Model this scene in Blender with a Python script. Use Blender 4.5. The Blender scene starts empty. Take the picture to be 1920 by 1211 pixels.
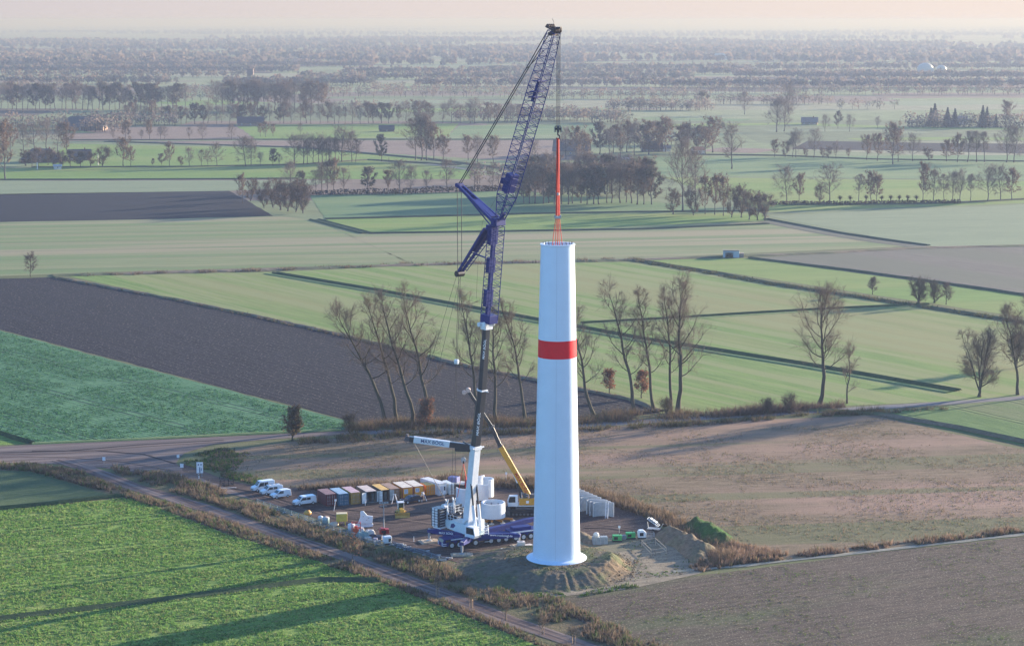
import bpy, bmesh, math, random
import numpy as np
from mathutils import Vector, Matrix, noise as mnoise
random.seed(7)
rng = np.random.default_rng(11)
S = bpy.context.scene
COL = S.collection
CAMH = 105.0
F = 3733.0
PITCH = math.atan(567.5 / F)
CP, SP = math.cos(PITCH), math.sin(PITCH)
SUN_AZ = math.radians(35.0)      # angle from +X towards +Y
SUN_EL = math.radians(11.0)

def ray(px, py):
    u = (px - 960) / F
    v = (605.5 - py) / F
    return Vector((u, CP + v * SP, -SP + v * CP))
def G(px, py, z=0.0):
    """point of the land seen at a place of the photograph (height z)"""
    d = ray(px, py)
    t = (z - CAMH) / d.z
    return Vector((d.x * t, d.y * t, z))
def V3(*a): return Vector(a)
def ang_px(a, b):
    p, q = G(*a), G(*b)
    return math.atan2(q.y - p.y, q.x - p.x)

# ---------------------------------------------------------------- materials
def nn(nt, t, **kw):
    n = nt.nodes.new(t)
    for k, v in kw.items(): setattr(n, k, v)
    return n
def new_mat(name):
    m = bpy.data.materials.new(name); m.use_nodes = True
    nt = m.node_tree
    b = nt.nodes['Principled BSDF']
    return m, nt, b
def rgba(c): return (c[0], c[1], c[2], 1.0)
_mc = {}
def mat(name, c, rough=0.6, metal=0.0, var=0.12, scale=1.5, bump=0.0, spec=0.5, coat=0.0):
    """painted / plain surface with slight dirt variation"""
    if name in _mc: return _mc[name]
    m, nt, b = new_mat(name)
    L = nt.links
    tc = nn(nt, 'ShaderNodeTexCoord')
    n1 = nn(nt, 'ShaderNodeTexNoise'); n1.inputs['Scale'].default_value = scale; n1.inputs['Detail'].default_value = 6
    L.new(tc.outputs['Object'], n1.inputs['Vector'])
    mp = nn(nt, 'ShaderNodeMapRange'); mp.inputs[1].default_value = 0.3; mp.inputs[2].default_value = 0.7
    mp.inputs[3].default_value = 1 - var; mp.inputs[4].default_value = 1 + var * 0.5
    L.new(n1.outputs['Fac'], mp.inputs[0])
    mx = nn(nt, 'ShaderNodeMix', data_type='RGBA', blend_type='MULTIPLY'); mx.inputs[0].default_value = 1
    mx.inputs[6].default_value = rgba(c)
    L.new(mp.outputs[0], mx.inputs[7]); L.new(mx.outputs[2], b.inputs['Base Color'])
    b.inputs['Roughness'].default_value = rough; b.inputs['Metallic'].default_value = metal
    b.inputs['Specular IOR Level'].default_value = spec
    b.inputs['Coat Weight'].default_value = coat
    if bump > 0:
        bp = nn(nt, 'ShaderNodeBump'); bp.inputs['Distance'].default_value = bump
        L.new(n1.outputs['Fac'], bp.inputs['Height']); L.new(bp.outputs[0], b.inputs['Normal'])
    _mc[name] = m
    return m
def math_node(nt, op, a, b=None, c=None):
    n = nn(nt, 'ShaderNodeMath', operation=op)
    for i, x in enumerate((a, b, c)):
        if x is None: continue
        if isinstance(x, (int, float)): n.inputs[i].default_value = x
        else: nt.links.new(x, n.inputs[i])
    return n.outputs[0]
def field_mat(name, c1, c2, c3=None, ang=0.0, fine=0.9, stretch=0.25, row=None, rowamt=0.35, tram=None,
              big=0.02, bump=0.25, tramcol=(0.10, 0.08, 0.05), bigamt=0.8, stripes=None, spots=None):
    """a field: crops or soil with rows along ang, wheel tracks, patches"""
    m, nt, b = new_mat(name)
    L = nt.links
    geo = nn(nt, 'ShaderNodeNewGeometry')
    rot = nn(nt, 'ShaderNodeVectorRotate', rotation_type='Z_AXIS'); rot.inputs['Angle'].default_value = -ang
    L.new(geo.outputs['Position'], rot.inputs['Vector'])
    sc = nn(nt, 'ShaderNodeVectorMath', operation='MULTIPLY'); sc.inputs[1].default_value = (stretch, 1, 1)
    L.new(rot.outputs[0], sc.inputs[0])
    sep = nn(nt, 'ShaderNodeSeparateXYZ'); L.new(rot.outputs[0], sep.inputs[0])
    n1 = nn(nt, 'ShaderNodeTexNoise'); n1.inputs['Scale'].default_value = fine; n1.inputs['Detail'].default_value = 5; n1.inputs['Roughness'].default_value = 0.65
    L.new(sc.outputs[0], n1.inputs['Vector'])
    n2 = nn(nt, 'ShaderNodeTexNoise'); n2.inputs['Scale'].default_value = fine * 3.1; n2.inputs['Detail'].default_value = 3; n2.inputs['Roughness'].default_value = 0.7
    L.new(rot.outputs[0], n2.inputs['Vector'])
    n3 = nn(nt, 'ShaderNodeTexNoise'); n3.inputs['Scale'].default_value = big; n3.inputs['Detail'].default_value = 5; n3.inputs['Roughness'].default_value = 0.6
    L.new(sc.outputs[0], n3.inputs['Vector'])
    n4 = nn(nt, 'ShaderNodeTexNoise'); n4.inputs['Scale'].default_value = fine * 0.16; n4.inputs['Detail'].default_value = 4
    L.new(sc.outputs[0], n4.inputs['Vector'])
    a = math_node(nt, 'MULTIPLY', n1.outputs['Fac'], 0.45)
    a = math_node(nt, 'MULTIPLY_ADD', n2.outputs['Fac'], 0.35, a)
    a = math_node(nt, 'MULTIPLY_ADD', n4.outputs['Fac'], 0.20, a)
    hgt = a
    mr = nn(nt, 'ShaderNodeMapRange'); mr.inputs[1].default_value = 0.41; mr.inputs[2].default_value = 0.59
    L.new(a, mr.inputs[0])
    mx = nn(nt, 'ShaderNodeMix', data_type='RGBA'); mx.inputs[6].default_value = rgba(c1); mx.inputs[7].default_value = rgba(c2)
    L.new(mr.outputs[0], mx.inputs[0])
    out = mx.outputs[2]
    if c3 is not None:
        mr3 = nn(nt, 'ShaderNodeMapRange', interpolation_type='SMOOTHSTEP'); mr3.inputs[1].default_value = 0.46; mr3.inputs[2].default_value = 0.62
        mr3.inputs[4].default_value = bigamt
        L.new(n3.outputs['Fac'], mr3.inputs[0])
        mx3 = nn(nt, 'ShaderNodeMix', data_type='RGBA'); mx3.inputs[7].default_value = rgba(c3)
        L.new(mr3.outputs[0], mx3.inputs[0]); L.new(out, mx3.inputs[6]); out = mx3.outputs[2]
    if stripes:
        # wide mown / drilled strips: (width, colour, amount)
        w, cs, am = stripes
        nz = nn(nt, 'ShaderNodeTexNoise'); nz.inputs['Scale'].default_value = 1.0 / w; nz.inputs['Detail'].default_value = 2
        vs = nn(nt, 'ShaderNodeVectorMath', operation='MULTIPLY'); vs.inputs[1].default_value = (0.03, 1, 1)
        L.new(rot.outputs[0], vs.inputs[0]); L.new(vs.outputs[0], nz.inputs['Vector'])
        mrs = nn(nt, 'ShaderNodeMapRange', interpolation_type='SMOOTHSTEP'); mrs.inputs[1].default_value = 0.48; mrs.inputs[2].default_value = 0.56; mrs.inputs[4].default_value = am
        L.new(nz.outputs['Fac'], mrs.inputs[0])
        ms = nn(nt, 'ShaderNodeMix', data_type='RGBA'); ms.inputs[7].default_value = rgba(cs)
        L.new(mrs.outputs[0], ms.inputs[0]); L.new(out, ms.inputs[6]); out = ms.outputs[2]
    if row:
        s = math_node(nt, 'MULTIPLY_ADD', n4.outputs['Fac'], 0.5, sep.outputs['Y'])
        s = math_node(nt, 'MULTIPLY', s, 2 * math.pi / row)
        s = math_node(nt, 'SINE', s)
        hgt = math_node(nt, 'MULTIPLY_ADD', s, rowamt * 0.25, hgt)
    if spots:
        # leftover stones / pale stalks: (scale, threshold, colour)
        vo = nn(nt, 'ShaderNodeTexNoise'); vo.inputs['Scale'].default_value = spots[0]; vo.inputs['Detail'].default_value = 1
        L.new(geo.outputs['Position'], vo.inputs['Vector'])
        g = nn(nt, 'ShaderNodeMapRange'); g.inputs[1].default_value = spots[1]; g.inputs[2].default_value = spots[1] + 0.06
        L.new(vo.outputs['Fac'], g.inputs[0])
        ms = nn(nt, 'ShaderNodeMix', data_type='RGBA'); ms.inputs[7].default_value = rgba(spots[2])
        L.new(g.outputs[0], ms.inputs[0]); L.new(out, ms.inputs[6]); out = ms.outputs[2]
    if tram:
        # pairs of wheel tracks every tram metres
        wob = math_node(nt, 'MULTIPLY_ADD', n3.outputs['Fac'], 1.5, sep.outputs['Y'])
        q = math_node(nt, 'PINGPONG', wob, tram / 2)
        t1 = math_node(nt, 'SUBTRACT', q, 1.3)
        t1 = math_node(nt, 'ABSOLUTE', t1)
        mr4 = nn(nt, 'ShaderNodeMapRange'); mr4.inputs[1].default_value = 0.25; mr4.inputs[2].default_value = 0.5; mr4.inputs[3].default_value = 0.8; mr4.inputs[4].default_value = 0.0
        L.new(t1, mr4.inputs[0])
        mt = nn(nt, 'ShaderNodeMix', data_type='RGBA'); mt.inputs[7].default_value = rgba(tramcol)
        L.new(mr4.outputs[0], mt.inputs[0]); L.new(out, mt.inputs[6]); out = mt.outputs[2]
        hgt = math_node(nt, 'MULTIPLY_ADD', mr4.outputs[0], -0.5, hgt)
    L.new(out, b.inputs['Base Color'])
    b.inputs['Roughness'].default_value = 0.9
    b.inputs['Specular IOR Level'].default_value = 0.15
    bp = nn(nt, 'ShaderNodeBump'); bp.inputs['Distance'].default_value = bump; bp.inputs['Strength'].default_value = 1.0
    L.new(hgt, bp.inputs['Height']); L.new(bp.outputs[0], b.inputs['Normal'])
    return m
def attr_mat(name, rough=0.85, trans=0.25):
    """plant matter whose colour varies from stem to stem"""
    m, nt, b = new_mat(name)
    L = nt.links
    at = nn(nt, 'ShaderNodeAttribute', attribute_name='Col')
    L.new(at.outputs['Color'], b.inputs['Base Color'])
    b.inputs['Roughness'].default_value = rough
    b.inputs['Specular IOR Level'].default_value = 0.1
    if trans:
        tr = nn(nt, 'ShaderNodeBsdfTranslucent'); L.new(at.outputs['Color'], tr.inputs['Color'])
        ms = nn(nt, 'ShaderNodeMixShader'); ms.inputs[0].default_value = trans
        L.new(b.outputs[0], ms.inputs[1]); L.new(tr.outputs[0], ms.inputs[2])
        L.new(ms.outputs[0], nt.nodes['Material Output'].inputs['Surface'])
    return m

# ---------------------------------------------------------------- objects
def tag(o, label=None, cat=None, group=None, kind=None):
    if label: o['label'] = label
    if cat: o['category'] = cat
    if group: o['group'] = group
    if kind: o['kind'] = kind
    return o
def link(name, me, m=None, parent=None):
    o = bpy.data.objects.new(name, me); COL.objects.link(o)
    if m is not None and me is not None:
        for x in (m if isinstance(m, (list, tuple)) else [m]): me.materials.append(x)
    if parent is not None: o.parent = parent
    return o
def empty(name, loc=(0, 0, 0), rz=0.0):
    o = bpy.data.objects.new(name, None); COL.objects.link(o)
    o.location = loc; o.rotation_euler = (0, 0, rz); o.empty_display_size = 0.3
    return o
def copy_tree(o, parent=None):
    c = o.copy(); COL.objects.link(c)
    if parent is not None: c.parent = parent
    for ch in list(o.children): copy_tree(ch, c)
    return c
def np_mesh(name, verts, faces, cols=None, smooth=False):
    """verts (N,3), faces (M,k) all the same k"""
    me = bpy.data.meshes.new(name)
    verts = np.asarray(verts, dtype=np.float32); faces = np.asarray(faces, dtype=np.int32)
    k = faces.shape[1]
    me.vertices.add(len(verts)); me.vertices.foreach_set('co', verts.ravel())
    me.loops.add(faces.size); me.loops.foreach_set('vertex_index', faces.ravel())
    me.polygons.add(len(faces)); me.polygons.foreach_set('loop_start', np.arange(0, faces.size, k, dtype=np.int32))
    me.update(calc_edges=True)
    if smooth: me.polygons.foreach_set('use_smooth', np.ones(len(faces), dtype=bool))
    if cols is not None:
        a = me.color_attributes.new('Col', 'FLOAT_COLOR', 'POINT')
        c4 = np.ones((len(verts), 4), dtype=np.float32); c4[:, :3] = cols
        a.data.foreach_set('color', c4.ravel())
    me.validate()
    return me

class MB:
    """collects boxes, bars, tubes and plates for ONE mesh"""
    def __init__(self): self.v = []; self.f = []; self.sm = []
    def add(self, vs, fs, smooth=False):
        n = len(self.v); self.v += [tuple(x) for x in vs]
        self.f += [tuple(n + i for i in f) for f in fs]; self.sm += [smooth] * len(fs)
        return self
    def box(self, c, s, rz=0.0, M=None):
        x, y, z = s[0] / 2, s[1] / 2, s[2] / 2
        R = M if M is not None else Matrix.Rotation(rz, 3, 'Z')
        vs = [Vector(c) + R @ Vector((a * x, b * y, d * z)) for a, b, d in ((-1,-1,-1),(1,-1,-1),(1,1,-1),(-1,1,-1),(-1,-1,1),(1,-1,1),(1,1,1),(-1,1,1))]
        return self.add(vs, [(0,3,2,1),(4,5,6,7),(0,1,5,4),(1,2,6,5),(2,3,7,6),(3,0,4,7)])
    def b2(self, a, b):
        return self.box([(a[i] + b[i]) / 2 for i in range(3)], [abs(b[i] - a[i]) for i in range(3)])
    def bar(self, p, q, w, h=None, up=None):
        """square bar from p to q"""
        p, q = Vector(p), Vector(q); h = h or w
        d = (q - p); L = d.length
        if L < 1e-6: return self
        d /= L
        u = Vector(up) if up is not None else (Vector((0, 0, 1)) if abs(d.z) < 0.95 else Vector((0, 1, 0)))
        s = d.cross(u).normalized(); u = s.cross(d).normalized()
        M = Matrix((d, s, u)).transposed()
        return self.box((p + q) / 2, (L, w, h), M=M)
    def tube(self, p, q, r, r2=None, n=8, caps=True, smooth=True):
        p, q = Vector(p), Vector(q); r2 = r if r2 is None else r2
        d = (q - p).normalized()
        u = Vector((0, 0, 1)) if abs(d.z) < 0.95 else Vector((0, 1, 0))
        s = d.cross(u).normalized(); u = s.cross(d)
        vs = []
        for c, rr in ((p, r), (q, r2)):
            for i in range(n):
                a = 2 * math.pi * i / n
                vs.append(c + s * math.cos(a) * rr + u * math.sin(a) * rr)
        self.add(vs, [(i, (i + 1) % n, n + (i + 1) % n, n + i) for i in range(n)], smooth)
        if caps: self.add(vs, [tuple(range(n - 1, -1, -1)), tuple(range(n, 2 * n))])
        return self
    def path(self, pts, r, n=6):
        for a, b in zip(pts, pts[1:]): self.tube(a, b, r, n=n)
        return self
    def prism(self, poly, z0, z1=None, axis='Z', M=None):
        """polygon (2D list) pushed between z0 and z1 along axis"""
        n = len(poly)
        def P(a, b, c):
            v = Vector((a, b, c)) if axis == 'Z' else Vector((a, c, b)) if axis == 'Y' else Vector((c, a, b))
            return M @ v if M is not None else v
        vs = [P(a, b, z0) for a, b in poly] + [P(a, b, z1) for a, b in poly]
        return self.add(vs, [tuple(range(n - 1, -1, -1)), tuple(range(n, 2 * n))] + [(i, (i + 1) % n, n + (i + 1) % n, n + i) for i in range(n)])
    def lathe(self, prof, c=(0, 0, 0), n=24, a0=0.0, a1=2 * math.pi, smooth=True):
        full = abs(a1 - a0 - 2 * math.pi) < 1e-6
        m = n if full else n + 1
        vs = []
        for r, z in prof:
            for i in range(m):
                a = a0 + (a1 - a0) * i / n
                vs.append((c[0] + r * math.cos(a), c[1] + r * math.sin(a), c[2] + z))
        fs = []
        for j in range(len(prof) - 1):
            for i in range(n):
                i2 = (i + 1) % m
                fs.append((j * m + i, j * m + i2, (j + 1) * m + i2, (j + 1) * m + i))
        return self.add(vs, fs, smooth)
    def mesh(self, name):
        me = bpy.data.meshes.new(name); me.from_pydata(self.v, [], self.f)
        bm = bmesh.new(); bm.from_mesh(me)
        for i, f in enumerate(bm.faces): f.smooth = self.sm[i]
        bmesh.ops.recalc_face_normals(bm, faces=bm.faces)
        bm.to_mesh(me); bm.free(); me.update()
        return me
    def build(self, name, m, parent=None, bevel=0.0):
        o = link(name, self.mesh(name), m, parent)
        if bevel:
            md = o.modifiers.new('Bevel', 'BEVEL'); md.width = bevel; md.segments = 2; md.limit_method = 'ANGLE'; md.angle_limit = math.radians(40)
        return o

def text_mesh(name, s, size, m, parent, loc, rot, extrude=0.02, shear=0.0):
    cu = bpy.data.curves.new(name, 'FONT'); cu.body = s; cu.size = size; cu.extrude = extrude; cu.align_x = 'CENTER'; cu.align_y = 'CENTER'; cu.shear = shear
    cu.offset = 0.012 * size
    t = bpy.data.objects.new(name, cu); COL.objects.link(t)
    dg = bpy.context.evaluated_depsgraph_get()
    me = bpy.data.meshes.new_from_object(t.evaluated_get(dg))
    bpy.data.objects.remove(t); bpy.data.curves.remove(cu)
    me.name = name
    me.materials.clear()
    o = link(name, me, m, parent)
    o.matrix_local = Matrix.Translation(loc) @ rot.to_4x4()
    return o
HAZE = 0.000235
# ================================================================ camera, light, air
cam = bpy.data.cameras.new('camera'); co = bpy.data.objects.new('camera', cam); COL.objects.link(co)
cam.sensor_width = 36; cam.lens = F / 1920 * 36; cam.clip_start = 1; cam.clip_end = 90000
co.location = (0, 0, CAMH); co.rotation_euler = (math.radians(90) - PITCH, 0, 0)
S.camera = co
W = bpy.data.worlds.new('World'); S.world = W; W.use_nodes = True
wn = W.node_tree; bg = wn.nodes['Background']
sky = wn.nodes.new('ShaderNodeTexSky'); sky.sky_type = 'NISHITA'; sky.sun_disc = False
sky.sun_elevation = SUN_EL; sky.sun_rotation = math.pi / 2 - SUN_AZ
sky.altitude = 100; sky.air_density = 1.0; sky.dust_density = 0.8; sky.ozone_density = 4.0
bg.inputs[1].default_value = 0.125
sky.sun_intensity = 1.0
# blue of the clear upper sky, milky pink band of haze low over the horizon
tintn = nn(wn, 'ShaderNodeMix', data_type='RGBA', blend_type='MULTIPLY'); tintn.inputs[0].default_value = 1; tintn.inputs[7].default_value = (0.86, 0.98, 1.14, 1)
wn.links.new(sky.outputs[0], tintn.inputs[6])
wtc = nn(wn, 'ShaderNodeTexCoord'); wsp = nn(wn, 'ShaderNodeSeparateXYZ'); wn.links.new(wtc.outputs['Generated'], wsp.inputs[0])
wz = nn(wn, 'ShaderNodeMapRange', interpolation_type='SMOOTHSTEP'); wz.inputs[1].default_value = 0.01; wz.inputs[2].default_value = 0.11; wz.inputs[3].default_value = 1.0; wz.inputs[4].default_value = 0.0
wn.links.new(wsp.outputs['Z'], wz.inputs[0])
wx = nn(wn, 'ShaderNodeValToRGB'); el = wx.color_ramp.elements
el[0].position = 0.30; el[0].color = (0.27, 0.255, 0.275, 1); el[1].position = 0.66; el[1].color = (0.43, 0.365, 0.325, 1)
wa = math_node(wn, 'MULTIPLY_ADD', wsp.outputs['X'], 0.5, 0.5)
wn.links.new(wa, wx.inputs[0])
wsc = nn(wn, 'ShaderNodeVectorMath', operation='SCALE'); wsc.inputs['Scale'].default_value = 0.69 / 0.125; wn.links.new(wx.outputs[0], wsc.inputs[0])
wm = nn(wn, 'ShaderNodeMix', data_type='RGBA'); wn.links.new(wz.outputs[0], wm.inputs[0]); wn.links.new(tintn.outputs[2], wm.inputs[6]); wn.links.new(wsc.outputs[0], wm.inputs[7])
wn.links.new(wm.outputs[2], bg.inputs[0])
sl = bpy.data.lights.new('sun', 'SUN'); so = bpy.data.objects.new('sun', sl); COL.objects.link(so)
sl.energy = 5.0; sl.angle = math.radians(0.6); sl.color = (1.0, 0.84, 0.66)
sd = Vector((math.cos(SUN_EL) * math.cos(SUN_AZ), math.cos(SUN_EL) * math.sin(SUN_AZ), math.sin(SUN_EL)))
so.rotation_euler = sd.to_track_quat('Z', 'Y').to_euler()
vs = S.view_settings; vs.view_transform = 'Standard'; vs.look = 'None'; vs.gamma = 1; vs.use_curve_mapping = False
vs.exposure = 1.72
S.render.engine = 'CYCLES'
S.cycles.max_bounces = 5; S.cycles.diffuse_bounces = 2; S.cycles.glossy_bounces = 2; S.cycles.transparent_max_bounces = 8
S.cycles.volume_bounces = 1
S.cycles.use_denoising = True
S.cycles.sample_clamp_indirect = 5

# the air: one closed box of even pale haze
hz = MB().b2((-22000, -400, -1.0), (22000, 41000, 113.0)).build('haze', None); hz['kind'] = 'stuff'
hm = bpy.data.materials.new('haze'); hm.use_nodes = True; hn = hm.node_tree
for n in list(hn.nodes):
    if n.type == 'BSDF_PRINCIPLED': hn.nodes.remove(n)
pv = hn.nodes.new('ShaderNodeVolumePrincipled'); pv.inputs['Color'].default_value = (0.150, 0.183, 0.262, 1); pv.inputs['Density'].default_value = HAZE
pv.inputs['Absorption Color'].default_value = (0.48, 0.365, 0.115, 1)
pv.inputs['Anisotropy'].default_value = 0.24
hn.links.new(pv.outputs[0], hn.nodes['Material Output'].inputs['Volume'])
hz.data.materials.clear(); hz.data.materials.append(hm)

# ================================================================ land
def slab_poly(name, pts, z, m, label=None, kind='structure', ragged=1.0):
    """a sheet of land with the outline given as places of the photograph"""
    P0 = [G(x, y) for x, y in pts]; P = []
    for i, a in enumerate(P0):
        b = P0[(i + 1) % len(P0)]; L_ = (b - a).length; dist = (a + b).length / 2; n = int(L_ / max(3, dist / 130)); P.append(a)
        n = min(n, 160); nrm = Vector((-(b - a).y, (b - a).x, 0)).normalized(); amp = min(2.5, dist * .0011) * ragged
        for k in range(1, n):
            q = a.lerp(b, k / n); q += nrm * amp * mnoise.fractal(Vector((q.x * .13, q.y * .13, z * 50)), .8, 2, 3) * min(1, k / 3, (n - k) / 3); P.append(q)
    bm = bmesh.new()
    vsx = [bm.verts.new((p.x, p.y, z)) for p in P]
    f = bm.faces.new(vsx)
    if f.normal.z < 0: f.normal_flip()
    bmesh.ops.triangulate(bm, faces=bm.faces[:])
    bmesh.ops.recalc_face_normals(bm, faces=bm.faces[:])
    for f in bm.faces:
        if f.normal.z < 0: f.normal_flip()
    me = bpy.data.meshes.new(name); bm.to_mesh(me); bm.free()
    o = link(name, me, m); o['kind'] = kind
    if label: o['label'] = label
    return o
# the land out to the horizon: a patchwork of pasture and ploughland
def patch_mat():
    m, nt, b = new_mat('land_patchwork'); L = nt.links
    geo = nn(nt, 'ShaderNodeNewGeometry')
    sc = nn(nt, 'ShaderNodeVectorMath', operation='MULTIPLY'); sc.inputs[1].default_value = (1 / 300, 1 / 200, 0)
    L.new(geo.outputs['Position'], sc.inputs[0])
    vo = nn(nt, 'ShaderNodeTexVoronoi', distance='CHEBYCHEV'); vo.inputs['Scale'].default_value = 1.0; vo.inputs['Randomness'].default_value = 0.9
    L.new(sc.outputs[0], vo.inputs['Vector'])
    cr = nn(nt, 'ShaderNodeValToRGB'); cr.color_ramp.interpolation = 'CONSTANT'
    e = cr.color_ramp.elements
    cols = [(0.0, (.19, .23, .12)), (.2, (.15, .18, .10)), (.38, (.24, .245, .16)), (.52, (.19, .15, .12)), (.64, (.18, .215, .115)), (.8, (.11, .095, .08)), (.88, (.22, .25, .14))]
    e[0].position = 0; e[0].color = rgba(cols[0][1]); e[1].position = cols[1][0]; e[1].color = rgba(cols[1][1])
    for p, c in cols[2:]:
        q = e.new(p); q.color = rgba(c)
    sp = nn(nt, 'ShaderNodeSeparateColor'); L.new(vo.outputs['Color'], sp.inputs[0]); L.new(sp.outputs[0], cr.inputs[0])
    nz = nn(nt, 'ShaderNodeTexNoise'); nz.inputs['Scale'].default_value = 0.05; nz.inputs['Detail'].default_value = 6
    L.new(geo.outputs['Position'], nz.inputs['Vector'])
    mr = nn(nt, 'ShaderNodeMapRange'); mr.inputs[1].default_value = .3; mr.inputs[2].default_value = .7; mr.inputs[3].default_value = .8; mr.inputs[4].default_value = 1.15
    L.new(nz.outputs['Fac'], mr.inputs[0])
    mx = nn(nt, 'ShaderNodeMix', data_type='RGBA', blend_type='MULTIPLY'); mx.inputs[0].default_value = 1
    L.new(cr.outputs[0], mx.inputs[6]); L.new(mr.outputs[0], mx.inputs[7]); L.new(mx.outputs[2], b.inputs['Base Color'])
    b.inputs['Roughness'].default_value = 0.95; b.inputs['Specular IOR Level'].default_value = 0.1
    return m
gm = bpy.data.meshes.new('ground'); gm.from_pydata([(-21000, -300, -0.03), (21000, -300, -0.03), (21000, 40000, -0.03), (-21000, 40000, -0.03)], [], [(0, 1, 2, 3)])
ground = link('ground', gm, patch_mat()); tag(ground, 'flat farmland of pasture and ploughed fields reaching the hazy horizon', kind='structure')

A0 = ang_px((0, 512), (700, 497))
ADIAG = ang_px((120, 520), (640, 630))
AROW = ang_px((0, 640), (640, 790))
green = dict(c1=(.075, .15, .032), c2=(.17, .25, .075))
M_vivid = field_mat('crop_vivid', (.055, .14, .025), (.26, .36, .085), (.27, .29, .09), ang=ang_px((0, 1158), (600, 1085)), fine=1.1, stretch=.35, tram=24, bump=.9, bigamt=.55, big=.04, tramcol=(.04, .10, .03), stripes=(5, (.16, .26, .06), .5))
M_vivid2 = field_mat('crop_vivid_front', (.055, .14, .025), (.27, .37, .09), (.28, .30, .09), ang=ang_px((0, 1158), (600, 1085)), fine=1.0, stretch=.3, tram=24, bump=.9, bigamt=.5, big=.04, tramcol=(.04, .10, .03), stripes=(5, (.16, .26, .06), .5))
M_teal = field_mat('crop_teal', (.035, .115, .055), (.10, .22, .11), (.07, .17, .08), ang=AROW, fine=1.0, stretch=.35, tram=26, row=1.6, bump=.45, bigamt=.3, tramcol=(.025, .06, .05))
M_plough = field_mat('soil_ploughed', (.005, .006, .010), (.022, .020, .028), (.012, .012, .017), ang=ang_px((0, 560), (640, 740)), fine=1.2, stretch=.15, row=2.6, rowamt=.4, bump=.32, bigamt=.5, spots=(1.3, .64, (.15, .13, .11)))
M_ploughfar = field_mat('soil_dark_far', (.006, .008, .014), (.014, .015, .024), ang=A0, fine=.8, stretch=.2, bump=.4)
M_ploughR = field_mat('soil_sprouting', (.048, .037, .030), (.12, .09, .068), (.085, .115, .045), ang=ang_px((1300, 1150), (1900, 1060)), fine=1.5, stretch=.22, row=2.2, rowamt=.45, bump=.38, bigamt=.55, big=.035, spots=(2.6, .62, (.24, .21, .15)))
M_mid = field_mat('grass_mid', (.10, .175, .038), (.20, .275, .075), (.25, .225, .10), ang=ang_px((600, 560), (1000, 650)), fine=.55, stretch=.08, bump=.25, bigamt=.75, big=.014, stripes=(7, (.23, .245, .10), .75))
M_midR = field_mat('grass_mid_east', (.10, .175, .04), (.19, .27, .075), (.22, .21, .11), ang=ang_px((1200, 640), (1800, 720)), fine=.55, stretch=.08, bump=.25, bigamt=.8, big=.010, stripes=(6, (.21, .22, .12), .6))
M_stub = field_mat('grass_stubble', (.155, .18, .08), (.25, .26, .13), (.28, .24, .15), ang=A0, fine=.5, stretch=.06, bump=.2, bigamt=.8, big=.010, stripes=(12, (.13, .20, .075), .7), tram=36, tramcol=(.09, .13, .06))
M_green = field_mat('grass_green', (.10, .18, .04), (.18, .275, .065), (.23, .25, .08), ang=A0, fine=.5, stretch=.1, bump=.25, bigamt=.6, big=.012)
M_teal2 = field_mat('grass_bluegreen', (.08, .155, .07), (.14, .22, .095), (.19, .24, .10), ang=A0, fine=.5, stretch=.1, bump=.2, bigamt=.7, big=.012)
M_pink = field_mat('soil_pink', (.17, .125, .10), (.24, .185, .15), ang=A0 + .3, fine=.4, stretch=.08, bump=.25, row=6, rowamt=.2)
M_greybrown = field_mat('soil_greybrown', (.115, .105, .085), (.165, .15, .12), (.12, .13, .085), ang=ang_px((1440, 482), (1900, 550)), fine=.6, stretch=.1, bump=.25, bigamt=.6)
M_pale = field_mat('grass_pale', (.16, .20, .115), (.22, .26, .15), ang=A0, fine=.5, stretch=.08, bump=.2)
M_meadow = field_mat('meadow_brown', (.105, .082, .048), (.24, .175, .11), (.32, .205, .15), ang=ang_px((1100, 850), (1800, 830)), fine=.75, stretch=.22, bump=.55, bigamt=.85, big=.014, stripes=(16, (.13, .135, .062), .75))
M_rightgreen = field_mat('crop_east', (.055, .125, .035), (.12, .20, .06), (.15, .17, .08), ang=ang_px((1700, 785), (1900, 835)), fine=.8, stretch=.2, bump=.35, tram=20, tramcol=(.05, .08, .035))
M_darkgreen = field_mat('crop_corner', (.045, .085, .035), (.10, .14, .06), ang=ang_px((0, 950), (200, 930)), fine=.9, stretch=.2, bump=.35)
M_rough = field_mat('rough_grass', (.07, .085, .035), (.16, .14, .075), (.14, .10, .062), fine=.8, stretch=.6, bump=.5, bigamt=.7, big=.06)
M_pad = field_mat('pad_gravel', (.026, .019, .021), (.075, .053, .050), (.125, .085, .065), fine=.9, stretch=.25, ang=.45, bump=.16, bigamt=.7, big=.06, stripes=(1.4, (.12, .085, .07), .45), spots=(3.0, .66, (.2, .17, .15)))
M_road = field_mat('road_gravel', (.10, .072, .066), (.165, .12, .105), (.115, .10, .10), fine=.7, stretch=.12, ang=ang_px((0, 850), (420, 825)), bump=.10, bigamt=.7, big=.035, stripes=(2.2, (.25, .20, .17), .5))
M_track = field_mat('track_gravel', (.075, .052, .050), (.14, .10, .09), (.11, .08, .075), fine=1.2, stretch=.1, ang=ang_px((420, 965), (640, 1045)), bump=.06, bigamt=.5, stripes=(1.1, (.23, .19, .17), .5))
M_asph = field_mat('lane_asphalt', (.14, .135, .135), (.20, .19, .19), fine=1.2, stretch=.2, ang=A0, bump=.03)
M_sand = field_mat('bare_sand', (.15, .125, .09), (.30, .25, .175), (.13, .14, .08), fine=.8, stretch=.35, bump=.2, bigamt=.5, big=.07, ang=.2)

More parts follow.
